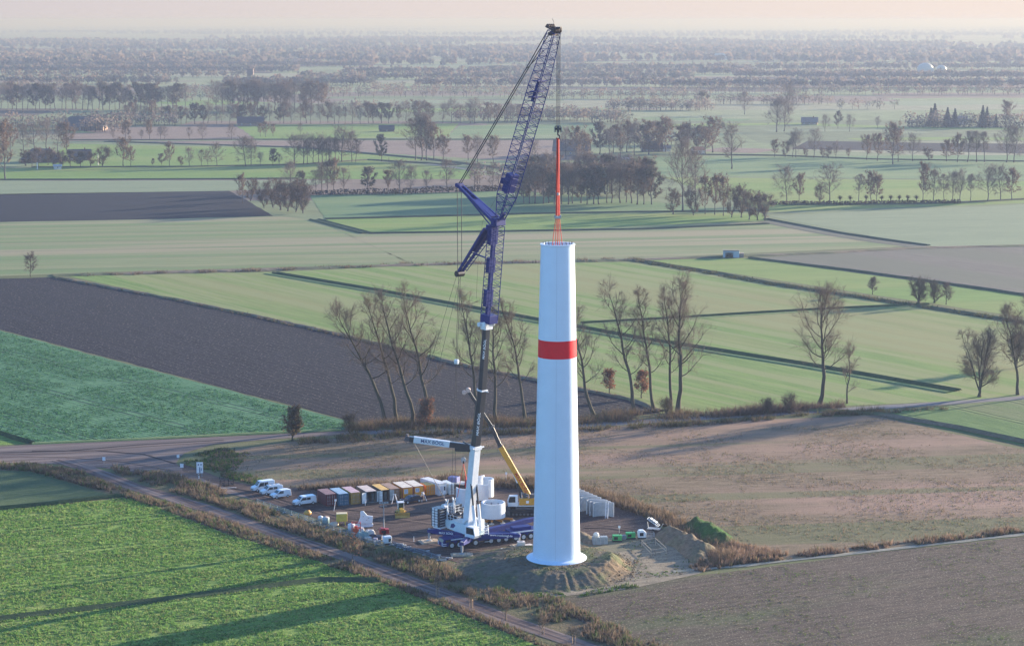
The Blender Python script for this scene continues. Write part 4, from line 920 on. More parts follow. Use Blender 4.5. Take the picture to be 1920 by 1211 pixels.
row('in the brown thicket right of the dark wood', [(1262, 402, 42, 'bush', .9), (1300, 404, 46, 'bush', .9), (1322, 402, 60, 'leafy', .7), (1340, 403, 66, 'leafy', .7), (1356, 405, 62, 'leafy', .7), (1372, 408, 56, 'bush', .8), (1390, 408, 50, 'bush', .9), (1405, 412, 48, 'bush', .9), (1420, 413, 46, 'bush', .9), (1434, 414, 50, 'bush', .8)])
row('in the row of pollard willows', [(1475, 382, 58, 'bare', 1.0), (1498, 381, 48, 'leafy', .8), (1555, 382, 62, 'bare', 1.0), (1536, 382, 34, 'bush', .7), (1575, 381, 16, 'pollard'), (1594, 381, 16, 'pollard'), (1610, 380, 50, 'tall'), (1624, 380, 16, 'pollard'), (1633, 380, 50, 'leafy', .9), (1643, 380, 44, 'leafy', .9), (1653, 380, 15, 'pollard'), (1670, 380, 16, 'pollard'), (1686, 380, 16, 'pollard'), (1702, 380, 16, 'pollard'), (1718, 380, 16, 'pollard'), (1730, 379, 64, 'leafy', .7), (1750, 379, 52, 'bare'), (1770, 378, 48, 'tall'), (1786, 378, 48, 'bare'), (1801, 378, 48, 'bare'), (1820, 377, 46, 'tall'), (1852, 377, 54, 'bare', 1.1), (1876, 376, 54, 'bare'), (1897, 375, 50, 'leafy')])
row('in the spaced row behind the pollard willows', [(1452, 295, 28, 'leafy'), (1472, 295, 30, 'bush', .8), (1486, 295, 42, 'tall'), (1492, 295, 42, 'bare'), (1511, 295, 16, 'bush', .8), (1526, 296, 46, 'bare', .9), (1543, 296, 18, 'bush', .8), (1553, 297, 20, 'bush', .8), (1568, 297, 26, 'bare'), (1590, 297, 16, 'leafy'), (1625, 300, 40, 'leafy'), (1645, 302, 44, 'leafy'), (1674, 308, 66, 'leafy', .9), (1684, 303, 46, 'bare'), (1711, 302, 42, 'bare'), (1742, 301, 22, 'bush', 1.2), (1775, 303, 34, 'leafy', 1.2), (1795, 304, 44, 'leafy'), (1814, 304, 54, 'tall', 1.2), (1831, 304, 54, 'tall', 1.2), (1846, 304, 52, 'tall', 1.2), (1887, 305, 58, 'bare'), (1901, 305, 56, 'bare')])
row('on the hazy meadows far to the right', [(1456, 248, 54, 'bare', 1.2), (1470, 247, 50, 'bare', 1.1), (1478, 214, 48, 'bare'), (1547, 247, 26, 'bare'), (1571, 241, 28, 'dark', .8), (1593, 247, 26, 'bare'), (1646, 241, 18, 'bare'), (1355, 244, 12, 'dark'), (1396, 215, 36, 'bare'), (1318, 200, 24, 'dark', 1.5)])
row('in the conifer group far to the right', [(1752, 235, 40, 'conifer', 1.2), (1745, 237, 34, 'conifer', 1.2), (1776, 238, 36, 'conifer', 1.2), (1790, 238, 34, 'conifer', 1.2), (1842, 238, 40, 'conifer'), (1850, 237, 36, 'conifer'), (1867, 238, 24, 'conifer'), (1885, 238, 42, 'leafy')])

def wood(name, clumps, size, label, seed, nq=48, kind='stuff'):
    """trees that read as one mass: clumps = (x, y, height) in metres"""
    r = np.random.default_rng(seed); C = np.array(clumps); n = len(C)
    base = np.array([[.18, .16, .145], [.21, .17, .145], [.15, .155, .13], [.25, .195, .16]])[r.integers(0, 4, n)]
    idx = np.repeat(np.arange(n), nq); m = len(idx)
    d = r.normal(size=(m, 3)); d /= np.linalg.norm(d, axis=1, keepdims=True); d *= r.uniform(.1, 1, (m, 1)) ** .45 * np.array([1.25, 1.25, 1])
    H = C[idx, 2]
    P = np.stack([C[idx, 0] + d[:, 0] * H * .38, C[idx, 1] + d[:, 1] * H * .38, H * .58 + d[:, 2] * H * .42], 1)
    v, f = quads(P, None, size * H / 16, r); c = np.repeat(base[idx] * r.uniform(.85, 1.15, (m, 1)), 4, 0)
    g = Geo(); g.add(v, f, c)
    v, f = cones(np.column_stack([C[:, :2], np.zeros(n)]), np.tile([[0, 0, 1.]], (n, 1)), C[:, 2] * .5, C[:, 2] * .022); g.add(v, f, (.05, .045, .045))
    o = link(name, g.mesh(name), M_leafwood); tag(o, label, kind=kind); return o
M_leafwood = attr_mat('wood_mass', .9, .35)
def wood_strip(L, x0, x1, y, rows, gap, hm, r, dip=0.0):
    a, b = G(x0, y), G(x1, y); n = max(2, int((b - a).length / gap))
    for j in range(rows):
        for i in range(n):
            p = a.lerp(b, (i + r.uniform(0, 1)) / n)
            L.append((p.x + r.uniform(-2, 2), p.y + j * gap * 1.1 + r.uniform(-gap, gap) * .6, hm * r.uniform(.7, 1.15)))
r = np.random.default_rng(5)
near_w, mid_w, far_w = [], [], []
spec = [(-120, 240, 175, 2), (20, 130, 168, 2), (330, 560, 178, 2), (560, 1000, 182, 1), (700, 960, 172, 1), (250, 420, 190, 1), (1000, 1110, 228, 5), (1110, 1180, 232, 5), (1140, 1335, 208, 4), (1340, 1560, 196, 2),
        (960, 1330, 186, 2), (1560, 1680, 205, 1), (1700, 1960, 238, 2), (1240, 1480, 176, 2), (0, 160, 244, 2), (140, 330, 236, 3), (150, 240, 248, 3), (-120, 130, 236, 1), (1120, 1340, 272, 2), (845, 1010, 228, 3), (600, 860, 176, 1), (1480, 1960, 178, 2), (640, 760, 210, 1), (870, 1060, 345, 1)]
for x0, x1, y, k in spec: wood_strip(near_w, x0, x1, y, k, 8.5, 15, r)
for x0, x1, y, k in [(-120, 560, 136, 4), (100, 700, 126, 3), (560, 1300, 150, 2), (-120, 330, 158, 2), (420, 700, 160, 3), (780, 1240, 163, 2), (1240, 1960, 165, 3), (1380, 1720, 146, 3), (1100, 1420, 140, 2), (1500, 1960, 148, 3), (640, 1100, 140, 2), (0, 460, 146, 1), (960, 1600, 132, 2), (1600, 1960, 130, 2)]:
    wood_strip(mid_w, x0, x1, y, k, 9.5, 16, r)
for i in range(120):
    y = 47 + 78 * r.uniform(0, 1) ** .8; x0 = r.uniform(-200, 1900); w = r.uniform(120, 620)
    wood_strip(far_w, x0, x0 + w, y, 2, 26 if y > 75 else 45, 20 if y > 75 else 22, r)
wood('wood', near_w, 1.5, 'hazy brown woods between the far pastures', 1, 60)
wood('wood', mid_w, 2.9, 'blue grey woods dissolving in the haze', 2, 44)
wood('wood', far_w, 7.0, 'woods near the horizon, barely visible in haze', 3, 20)
print('woods', len(near_w), len(mid_w), len(far_w))
# hedges
def hedge(pts, w, h, label, seed, pal, dens=5):
    rg2 = np.random.default_rng(seed); P = [G(x, y) for x, y in pts]; out = []
    for a, b in zip(P, P[1:]):
        n = int((b - a).length * dens * w / 2)
        u = rg2.uniform(0, 1, n); t = (b - a).normalized(); s = np.array([t.y, -t.x])
        q = np.array([a.x, a.y]) + np.outer(u, [b.x - a.x, b.y - a.y]) + np.outer(rg2.uniform(-.5, .5, n) * w, s); out.append(q)
    q = np.concatenate(out); n = len(q); z = rg2.uniform(0.1, 1, n) * h * (1 + .3 * clumpy(q, .05, seed))
    v, f = quads(np.column_stack([q, z]), None, .9, rg2); c = np.array(pal)[rg2.integers(0, len(pal), n)]
    g = Geo(); g.add(v, f, np.repeat(c * rg2.uniform(.7, 1.3, (n, 1)), 4, 0)); o = link('hedge', g.mesh('hedge'), M_leafwood); tag(o, label, 'hedge')
hedge([(580, 366), (760, 364), (980, 356)], 5, 3.2, 'low brown hedge behind the bluish pasture', 31, [(.07, .055, .055), (.09, .07, .06)])
hedge([(1700, 240), (1960, 240)], 14, 6, 'dark hedge at the foot of the conifers', 32, [(.04, .05, .045), (.06, .06, .055)], 2)
hedge([(1440, 384), (1600, 384), (1800, 381)], 4, 2.0, 'brown hedge bottom under the pollard willows', 33, [(.07, .06, .055), (.09, .08, .06)])
# ================================================================ the big mobile crane
M_blue = mat('crane_blue', (.006, .018, .15), .5, var=.15, spec=.3)
M_white = mat('crane_white', (.72, .76, .80), .4, var=.08, coat=.2)
M_cyan = mat('crane_pale_side', (.60, .74, .78), .4, var=.06)
M_black = mat('boom_black', (.018, .024, .036), .35, var=.2, coat=.3)
M_rubber = mat('rubber', (.018, .018, .02), .85)
M_glass = mat('cab_glass', (.02, .03, .035), .08, spec=1.0, var=.02)
M_rope = mat('wire_rope', (.035, .035, .04), .6)
M_wood = mat('timber', (.48, .38, .27), .8, var=.3, scale=3)
M_rim = mat('rim_white', (.55, .58, .60), .45)
M_yel = mat('crane_yellow', (.62, .30, .02), .42, var=.1, coat=.2)
M_orange = mat('sling_red', (.62, .035, .012), .7, var=.1)
M_text_b = mat('letter_blue', (.02, .04, .18), .5)
M_text_r = mat('letter_red', (.50, .02, .015), .5)
M_text_w = mat('letter_white', (.8, .8, .82), .5)
KX, KY = -8.2, 392.0
KD = Vector((.717, -.697, 0)).normalized(); KN_ = Vector((-KD.y, KD.x, 0))
kz = math.atan2(KD.y, KD.x)
crane = empty('mobile_crane', (KX, KY, 0), kz)
tag(crane, 'huge blue and white mobile crane with black boom and lattice jib beside the tower', 'crane')
crane_inv = (Matrix.Translation((KX, KY, 0)) @ Matrix.Rotation(kz, 4, 'Z')).inverted()
def kp(px, py, t=0.0):
    """place in the boom's upright plane (moved sideways by t), in the crane's own axes"""
    d = ray(px, py); o = Vector((KX, KY, 0)) + KN_ * t - Vector((0, 0, CAMH))
    k = o.dot(KN_) / d.dot(KN_)
    return crane_inv @ (d * k + Vector((0, 0, CAMH)))
def wl(p): return crane_inv @ Vector(p)
def at(px, py, Y):
    d = ray(px, py); k = Y / d.y; return Vector((d.x * k, Y, CAMH + d.z * k))
def boxbeam(p, q, w0, h0, w1=None, h1=None, cut=0.0):
    """tapered box section from p to q in the s-z plane; w sideways, h in plane"""
    w1 = w1 or w0; h1 = h1 or h0
    p, q = Vector(p), Vector(q); d = (q - p).normalized(); s = Vector((0, 1, 0)); s = (s - d * s.dot(d)).normalized(); u = s.cross(d).normalized()
    vs = []
    for c, w, h in ((p, w0, h0), (q, w1, h1)):
        for a, b in ((-.5, .5), (.5, .5), (.5, -.2), (.25, -.5), (-.25, -.5), (-.5, -.2)): vs.append(c + s * a * w + u * b * h)
    return vs, [tuple(range(5, -1, -1)), tuple(range(6, 12))] + [(i, (i + 1) % 6, 6 + (i + 1) % 6, 6 + i) for i in range(6)]
foot = kp(877, 976); wt = kp(890, 838); bt = kp(911, 614)
axis = (bt - foot).normalized()
mb = MB(); a = foot - axis * .6
v, f = boxbeam(a, wt, 1.75, 2.0, 1.65, 1.85); mb.add(v, f); mb.build('boom_base_section', M_white, crane, .05)
mb = MB(); v, f = boxbeam(wt - axis * .35, wt + axis * .35, 2.05, 2.25); mb.add(v, f); mb.bar(wt + Vector((1.0, -1.6, 0)), wt + Vector((1.0, 1.6, 0)), .25); mb.build('boom_collar', M_white, crane, .04)
mb = MB(); wm_ = kp(903, 731); v, f = boxbeam(wt, wm_, 1.50, 1.65, 1.42, 1.55); mb.add(v, f)
mb.build('telescopic_section', M_black, crane, .05)
mb = MB(); v, f = boxbeam(wm_, bt, 1.34, 1.45, 1.22, 1.32); mb.add(v, f); mb.build('telescopic_section', M_black, crane, .05)
mb = MB(); v, f = boxbeam(wm_ - axis * .15, wm_ + axis * .15, 1.75, 1.9); mb.add(v, f); mb.bar(wm_ + Vector((.2, 0, -.1)), wm_ + Vector((1.9, 0, -.2)), .12); mb.build('boom_collar', M_white, crane, .03)
hd = kp(911, 607)
mb = MB(); v, f = boxbeam(bt - axis * .3, hd + axis * .2, 2.0, 2.0); mb.add(v, f)
for sgn in (-1, 1):
    mb.tube(hd + Vector((.7, sgn * 1.0, 0)), hd + Vector((.7, sgn * 1.35, 0)), .55, n=14); mb.tube(hd + Vector((-.7, sgn * 1.0, -.1)), hd + Vector((-.7, sgn * 1.3, -.1)), .45, n=14)
mb.build('boom_head', M_white, crane, .04)
# white inscriptions on the black boom, drawn as slim plates of lettering
up_rot = Matrix((axis, KN_ * 0 + Vector((0, 0, 1)).cross(axis).normalized() * 0 + Vector((0, -1, 0)).cross(axis), Vector((0, -1, 0)))).transposed()
def plane_rot(xdir, normal):
    x = xdir.normalized(); n = (normal - x * normal.dot(x)).normalized(); y = n.cross(x); return Matrix((x, y, n)).transposed()
for (px, py), ln in (((897, 795), 5.6), ((908, 655), 4.2)):
    c = kp(px, py, -.80 if py > 700 else -.70)
    t_ = text_mesh('lettering', 'MAX BÖGL', .95 if py > 700 else .8, M_text_w, crane, c, plane_rot(axis, Vector((0, -1, 0))), .012)
# lattice helper
def lattice(p, q, w0, h0, w1, h1, nb, rc, rd, tap0=0.0, tap1=0.0, side=Vector((0, 1, 0))):
    """four chords and zigzag bracing"""
    p, q = Vector(p), Vector(q); d = (q - p).normalized(); s = (side - d * side.dot(d)).normalized(); u = s.cross(d).normalized(); L = (q - p).length
    mb = MB(); rows = []
    for i in range(nb + 1):
        t = i / nb; w = w0 + (w1 - w0) * t; h = h0 + (h1 - h0) * t
        if tap0 and t < tap0: k = .45 + .55 * t / tap0; w *= k; h *= k
        if tap1 and t > 1 - tap1: k = .5 + .5 * (1 - t) / tap1; w *= k; h *= k
        c = p + d * L * t
        rows.append([c + s * a * w / 2 + u * b * h / 2 for a, b in ((-1, -1), (1, -1), (1, 1), (-1, 1))])
    for i in range(nb):
        A, B = rows[i], rows[i + 1]
        for j in range(4):
            mb.tube(A[j], B[j], rc, n=6)
            k = (j + 1) % 4
            if i % 2: mb.tube(A[j], B[k], rd, n=4, caps=False)
            else: mb.tube(A[k], B[j], rd, n=4, caps=False)
            if i % 4 == 0: mb.tube(A[j], A[k], rd, n=4, caps=False)
    for j in range(4): mb.tube(rows[-1][j], rows[-1][(j + 1) % 4], rd * 1.3, n=5)
    return mb, rows
lb, lt = kp(917, 600), kp(931, 424)
mb, _ = lattice(lb, lt, 2.3, 2.5, 2.3, 2.3, 22, .085, .05); mb.build('lattice_section', M_blue, crane)
ld = (lt - lb).normalized(); lu = Vector((0, 1, 0)).cross(ld).normalized()      # towards the rear side
lu = lu if lu.x < 0 else -lu
# solid plated rear side with winch boxes on the lattice section
mb = MB(); off = lu * .55
def along(t, o=Vector((0, 0, 0))): return lb + (lt - lb) * t + o
mb.bar(along(-.01, off), along(1.0, off), .75, .55, up=lu)
mb.build('luffing_ram', M_blue, crane, .04)
for t0, t1, w in ((.14, .32, 1.9), (.50, .66, 1.8), (.80, 1.0, 2.0)):
    mb = MB(); mb.bar(along(t0, lu * .75), along(t1, lu * .75), w, .9, up=lu); mb.bar(along(t0 + .02, lu * 1.3), along(t1 - .02, lu * 1.3), .08, .08)
    mb.bar(along(t0 + .02, lu * 1.3 + Vector((0, .8, 0))), along(t1 - .02, lu * 1.3 + Vector((0, .8, 0))), .08, .08); mb.build('winch_box', M_blue, crane, .04)
mb = MB(); mb.bar(along(-.03), along(.06), 2.4, 2.6, up=lu); mb.build('adapter_frame', M_blue, crane, .08)
knee = kp(934, 416)
mb = MB(); mb.box(knee, (1.6, 2.6, 1.5)); mb.tube(knee + Vector((0, -1.5, 0)), knee + Vector((0, 1.5, 0)), .45, n=14); mb.bar(knee, kp(947, 400), .5); mb.build('knee_joint', M_blue, crane, .06)
# luffing jib: foot, body, narrower head piece
j0, j1, j2, j3 = kp(938, 410), kp(961, 330), kp(1009, 165), kp(1039, 60)
mb, _ = lattice(j0, kp(950, 368), 1.2, 1.3, 2.7, 2.7, 6, .10, .055); mb.build('jib_foot', M_blue, crane)
mb, _ = lattice(kp(950, 368), j2, 2.75, 2.75, 2.75, 2.75, 30, .085, .048); mb.build('jib_lattice', M_blue, crane)
mb, _ = lattice(j2, j3, 2.75, 2.75, 1.7, 1.9, 15, .075, .045); mb.build('jib_lattice', M_blue, crane)
jd = (j3 - j0).normalized(); ju = Vector((0, 1, 0)).cross(jd).normalized(); ju = ju if ju.x < 0 else -ju
c = kp(957, 343); mb = MB(); mb.bar(c - jd * 1.9, c + jd * 1.9, 2.2, 1.5, up=ju); mb.tube(c + ju * 1.1 + Vector((0, -1.1, 0)), c + ju * 1.1 + Vector((0, 1.1, 0)), .6, n=16)
for k in (-1, 1): mb.bar(c + ju * 1.4 + Vector((0, k * 1.0, 0)) - jd * 1.6, c + ju * 1.4 + Vector((0, k * 1.0, 0)) + jd * 1.6, .08)
mb.build('jib_winch', M_blue, crane, .05)
mb = MB()
for w in (kp(1004, 182), kp(1006, 172), kp(1012, 152)): mb.box(w, (1.5, 2.4, .25)); 
mb.bar(kp(1000, 190), kp(1013, 150), .9, .5); mb.build('jib_coupling', M_blue, crane)
# catwalk down the middle of the jib
mb = MB(); mb.bar(kp(952, 360) - ju * .2, kp(1036, 72) - ju * .2, .5, .06, up=ju); mb.build('catwalk', M_grey, crane)
tip = kp(1041, 55)
mb = MB()
for y in (-.75, -.25, .25, .75):
    mb.tube(tip + Vector((.35, y - .09, -.2)), tip + Vector((.35, y + .09, -.2)), .62, n=18); mb.tube(tip + Vector((-1.2, y - .07, .55)), tip + Vector((-1.2, y + .07, .55)), .42, n=16)
mb.bar(tip + Vector((-1.5, -.95, .5)), tip + Vector((.7, -.95, -.3)), .35, .3); mb.bar(tip + Vector((-1.5, .95, .5)), tip + Vector((.7, .95, -.3)), .35, .3)
mb.box(tip + Vector((-.5, 0, -.9)), (1.0, 1.8, .7)); mb.bar(tip + Vector((.3, 0, .1)), tip + Vector((1.5, 0, .25)), .5, .35)
mb.build('jib_head', mat('head_brown', (.05, .028, .025), .6), crane, .03)
mb = MB(); mb.path([tip + Vector((-.3, 0, .5)), tip + Vector((-.35, 0, 1.3)), tip + Vector((-.75, 0, 1.9))], .045, 5); mb.build('anemometer', M_darksteel, crane)
# the two struts at the knee
s1 = kp(861, 347); s2 = kp(862, 511)
def strut(p, q, wp, wq, name, h=.55, rungs=9):
    mb = MB(); rows = []
    for k in (-1, 1): mb.bar(Vector(p) + Vector((0, k * wp / 2, 0)), Vector(q) + Vector((0, k * wq / 2, 0)), .42, h, up=(0, 0, 1))
    for i in range(rungs):
        t = (i + .5) / rungs; c = Vector(p).lerp(Vector(q), t); w = wp + (wq - wp) * t
        mb.bar(c - Vector((0, w / 2, 0)), c + Vector((0, w / 2, 0)), .16)
    return mb
mb = strut(knee, s1, 2.5, 1.0, 'x'); a_ = knee + Vector((-.6, 0, -1.0)); b_ = s1.lerp(knee, .12)
for k in (-1, 1): mb.bar(a_ + Vector((0, k * 1.1, 0)), b_ + Vector((0, k * .5, -.15)), .2)
m_ = s1.lerp(knee, .42); mb.bar(m_.lerp(knee, .0) , s1.lerp(knee, .88), 1.4, .5); mb.build('luffing_strut', M_blue, crane, .02)
mb = MB(); mb.tube(s1 + Vector((0, -.8, 0)), s1 + Vector((0, .8, 0)), .42, n=14); mb.box(s1 + Vector((.35, 0, -.1)), (.7, 1.2, .5)); mb.build('strut_head', M_blue, crane)
k2 = kp(917, 428)
mb = strut(k2, s2, 2.5, 1.1, 'x', .5, 10); mb.bar(k2 + Vector((.2, 0, .3)), k2 + Vector((1.4, 0, .2)), 2.2, 1.0)
v, f = boxbeam(k2.lerp(s2, .02), k2.lerp(s2, .5), 1.7, 1.0, 1.2, .7); mb.add(v, f); mb.build('luffing_strut', M_blue, crane, .02)
mb = MB()
for k in (-1, 1): mb.bar(k2.lerp(s2, .02) + Vector((.8, k * .5, -1.2)), k2.lerp(s2, .9) + Vector((.6, k * .5, -.6)), .12)
for i in range(12):
    c = (k2.lerp(s2, .02) + Vector((.8, 0, -1.2))).lerp(k2.lerp(s2, .9) + Vector((.6, 0, -.6)), (i + .5) / 12); mb.bar(c - Vector((0, .5, 0)), c + Vector((0, .5, 0)), .08)
    mb.bar(c, c + Vector((-.35, 0, .5)), .07)
mb.build('ladder', M_blue, crane)
mb = MB(); mb.bar(kp(889, 475), kp(910, 483), .25, .25); mb.bar(kp(889, 475, 1), kp(910, 483, 1), .2, .2); mb.build('strut_brace', M_blue, crane)
mb = MB(); mb.tube(s2 + Vector((0, -.9, -.2)), s2 + Vector((0, .9, -.2)), .62, n=18); mb.build('strut_sheave', M_darksteel, crane)
# ropes
def rope(name, segs, r=.035, m=None):
    mb = MB()
    for s in segs: mb.path(s, r, 5)
    return mb.build(name, m or M_rope, crane)
sp = kp(989, 128); tj = kp(1030, 58); tk = kp(1020, 95)
rope('jib_guy', [[s1 + Vector((0, -.3, 0)), sp + Vector((0, -.3, 0)), tj + Vector((0, -.5, 0))]], .10, M_rope)
rope('jib_guy', [[s1 + Vector((0, .3, 0)), sp + Vector((0, .3, 0)), tj + Vector((0, .5, 0))]], .10, M_rope)
rope('jib_guy', [[sp + Vector((0, 0, 0)), tk]], .08, M_rope)
rope('luffing_rope', [[s1 + Vector((-.25, -.3, 0)), s2 + Vector((-.25, -.3, 0))]], .07)
rope('luffing_rope', [[s1 + Vector((.3, .3, 0)), s2 + Vector((.3, .3, 0))]], .07)
rope('thin_line', [[kp(957, 325), kp(905, 415), kp(897, 478), kp(893, 560)]], .022)
blk = kp(856, 678)
rope('luffing_rope', [[s2 + Vector((-.3, 0, -.5)), blk + Vector((-.15, 0, .4))], [blk + Vector((-.15, 0, -.4)), wl((0, 0, 0)) * 0 + Vector((-5.6, -.4, 5.2))]], .05)
rope('luffing_rope', [[s2 + Vector((.2, 0, -.5)), blk + Vector((.15, 0, .4))], [blk + Vector((.15, 0, -.4)), Vector((-5.3, .4, 5.2))]], .05)
mb = MB(); mb.box(blk, (.9, .5, .9)); mb.tube(blk + Vector((0, -.4, .1)), blk + Vector((0, .4, .1)), .38, n=14); mb.build('rope_block', M_white, crane, .05)
# side guying arm with its white panel
base_w = at(882, 836, (crane.matrix_world @ Vector((0, 0, 0))).y if False else KY + KD.y * wt.x)
ga = wt + Vector((-.6, -.6, .0))
gw = (Matrix.Translation((KX, KY, 0)) @ Matrix.Rotation(kz, 4, 'Z')) @ ga
gt_w = at(764, 822, gw.y + .3)
gt = wl(gt_w)
def armp(t, dz=0): return ga.lerp(gt, t) + Vector((0, 0, dz))
dirA = (gt - ga).normalized()
mb = MB(); mb.bar(armp(0), armp(.97), .95, 1.05); mb.bar(armp(0, -.6), armp(.25, -.9), .5, .7); mb.bar(armp(0, .3), armp(.12, .9), .25); mb.build('guying_arm', M_black, crane, .05)
mb = MB(); mb.bar(armp(.33, .02), armp(.90, .02), 1.02, 1.22); mb.bar(armp(.05, .62), armp(.9, .66), .16, .08); mb.build('arm_cover', M_white, crane, .25)
nA = Vector(wl((KX, KY - 1, 0)) - wl((KX, KY, 0))).normalized()
text_mesh('lettering', 'MAX BÖGL', .95, M_text_b, crane, armp(.60, .0) + nA * .535, plane_rot(-dirA, nA), .01)
mb = MB(); mb.tube(gt + nA * .4, gt - nA * .4, .55, n=14); mb.box(gt + Vector((0, 0, .75)), (.5, .5, .3))
for i in range(7):
    a = math.radians(200 + i * 22); q = gt - dirA * .2 + dirA * math.cos(a) * -.0 + Vector((0, 0, math.sin(a) * .9)) + dirA * (-math.cos(a)) * .9; mb.tube(q + nA * .3, q - nA * .3, .12, n=6)
mb.build('arm_winch', mat('arm_head', (.10, .09, .10), .6), crane)
rope('guy_line', [[gt, s2 + Vector((-.2, -.5, -.2))]], .035); rope('guy_line', [[armp(.78, .5), s2 + Vector((0, .4, -.2))]], .03)
rope('guy_line', [[armp(.9, -.6), Vector((-5.8, -1.0, 7.4))]], .06)
# superstructure
sup = MB()
sup.prism([(-6.4, 3.5), (-5.6, 2.75), (-2.2, 2.35), (2.3, 2.35), (2.3, 3.1), (.8, 4.3), (-6.4, 4.5)], -1.5, 1.5, axis='Y'); sup.build('superstructure', M_cyan, crane, .06)
MB().tube((0, 0, 1.85), (0, 0, 2.4), 1.7, n=32).build('turntable', M_darksteel, crane)
MB().prism([(-4.6, 3.1), (-3.7, 3.1), (-3.1, 3.7), (-3.6, 4.1), (-4.3, 3.9)], -1.53, -1.5, axis='Y').build('emblem', M_text_b, crane)
mb = MB()
for k in (-1, 1): mb.prism([(-5.2, 4.4), (-1.2, 4.4), (foot.x + 1.1, foot.z + .6), (foot.x - .9, foot.z + .6)], k * 1.15 - .12, k * 1.15 + .12, axis='Y')
mb.tube((foot.x, -1.4, foot.z), (foot.x, 1.4, foot.z), .4, n=14); mb.build('boom_bracket', M_white, crane, .03)
ram0 = Vector((1.9, 0, 3.2)); ram1 = foot.lerp(wt, .52) + Vector((.7, 0, 0))
for k in (-1, 1):
    r = MB(); o = Vector((0, k * .72, 0)); mid = ram0.lerp(ram1, .55); r.tube(ram0 + o, mid + o, .34, n=16); rr = r.build('luffing_cylinder', M_white, crane)
    MB().tube(mid + o, ram1 + o, .2, n=12).build('piston_rod', M_darksteel, rr)
mb = MB(); mb.prism([(1.0, 2.4), (3.6, 2.4), (3.9, 3.0), (3.5, 4.7), (1.0, 4.7)], -2.95, -1.55, axis='Y'); cab = mb.build('cab', M_white, crane, .08)
mb = MB(); mb.prism([(1.5, 3.2), (3.72, 3.2), (3.42, 4.5), (1.5, 4.5)], -3.0, -2.9, axis='Y'); mb.bar((3.78, -2.25, 3.25), (3.5, -2.25, 4.5), 1.2, .06, up=(1, 0, 0)); mb.build('window', M_glass, cab)
for x in (-3.4, -5.0):
    mb = MB(); mb.tube((x, -1.0, 5.1), (x, 1.0, 5.1), .5, n=18)
    for y in (-1.05, 1.05): mb.tube((x, y - .06, 5.1), (x, y + .06, 5.1), .75, n=18)
    mb.build('winch_drum', M_darksteel, crane)
mb = MB(); mb.box((-.4, 1.9, 4.2), (3.6, .9, 1.9)); mb.box((-4.2, 1.8, 4.6), (2.4, 1.0, 1.5)); mb.build('engine_housing', M_white, crane, .05)
def rail(pts, h=1.1, name='handrail', m=None, par=None, r=.045):
    mb = MB()
    for a, b in zip(pts, pts[1:]):
        a, b = Vector(a), Vector(b); n = max(1, int((b - a).length / 1.0))
        for i in range(n + 1):
            c = a.lerp(b, i / n); mb.tube(c, c + Vector((0, 0, h)), r, n=5)
        for z in (h, h * .5): mb.tube(a + Vector((0, 0, z)), b + Vector((0, 0, z)), r, n=5)
    return mb.build(name, m or M_white, par or crane)
rail([(-5.6, -1.5, 4.5), (-1.6, -1.5, 4.4)], 1.2); rail([(-5.6, 1.9, 5.4), (-2.9, 1.9, 5.4)], 1.2); rail([(1.6, -1.4, 2.4), (2.6, 1.6, 2.4), (2.3, 2.6, 2.4)], 1.6)
mb = MB(); mb.bar((2.6, .9, 2.4), (3.0, .9, 4.4), .12); mb.bar((3.3, 1.6, 2.4), (3.0, 1.6, 4.4), .12)
for z in (2.7, 3.2, 3.7, 4.2): mb.bar((2.9, .9, z), (3.1, 1.6, z), .12)
mb.build('access_ladder', M_white, crane)
for k in (-1, 1):
    mb = MB(); mb.bar((-5.9, k * 1.0, 4.3), (-6.1, k * 1.0, 8.2), .32); mb.bar((-6.1, k * 1.0, 7.4), (-6.5, k * 1.0, 8.6), .22); mb.bar((-6.1, k * 1.0, 7.4), (-5.7, k * 1.0, 8.6), .22); mb.tube((-5.4, k * .9, 4.4), (-6.0, k * 1.0, 6.4), .14, n=8)
    mb.build('backstay_post', M_white, crane, .03)
mb = MB(); mb.box((-6.9, 0, 2.9), (2.0, 6.4, .3)); mb.bar((-6.4, -1.3, 3.0), (-6.4, -1.3, 6.9), .35); mb.bar((-6.4, 1.3, 3.0), (-6.4, 1.3, 6.9), .35); mb.build('counterweight_frame', M_white, crane, .04)
for k in (-1, 1):
    cw = empty('counterweight', (-7.2, k * 2.15, 3.05)); cw.parent = crane
    for i in range(7):
        s_ = MB(); s_.box((0, 0, .27 + i * .56), (2.3, 2.3, .5)); b_o = s_.build('slab', M_black, cw, .05)
        e = MB(); 
        for yy in (-.45, .45): e.box((yy, -1.2, .27 + i * .56), (.62, .16, .42)); 
        e.box((1.17, -.2, .43 + i * .56), (.05, 1.3, .07)); e.build('end_plate', M_white, b_o, .03)
mb = MB(); mb.tube((-6.3, -2.0, 7.2), (-6.3, -1.2, 7.2), .5, n=14); mb.build('hose_drum', M_white, crane)
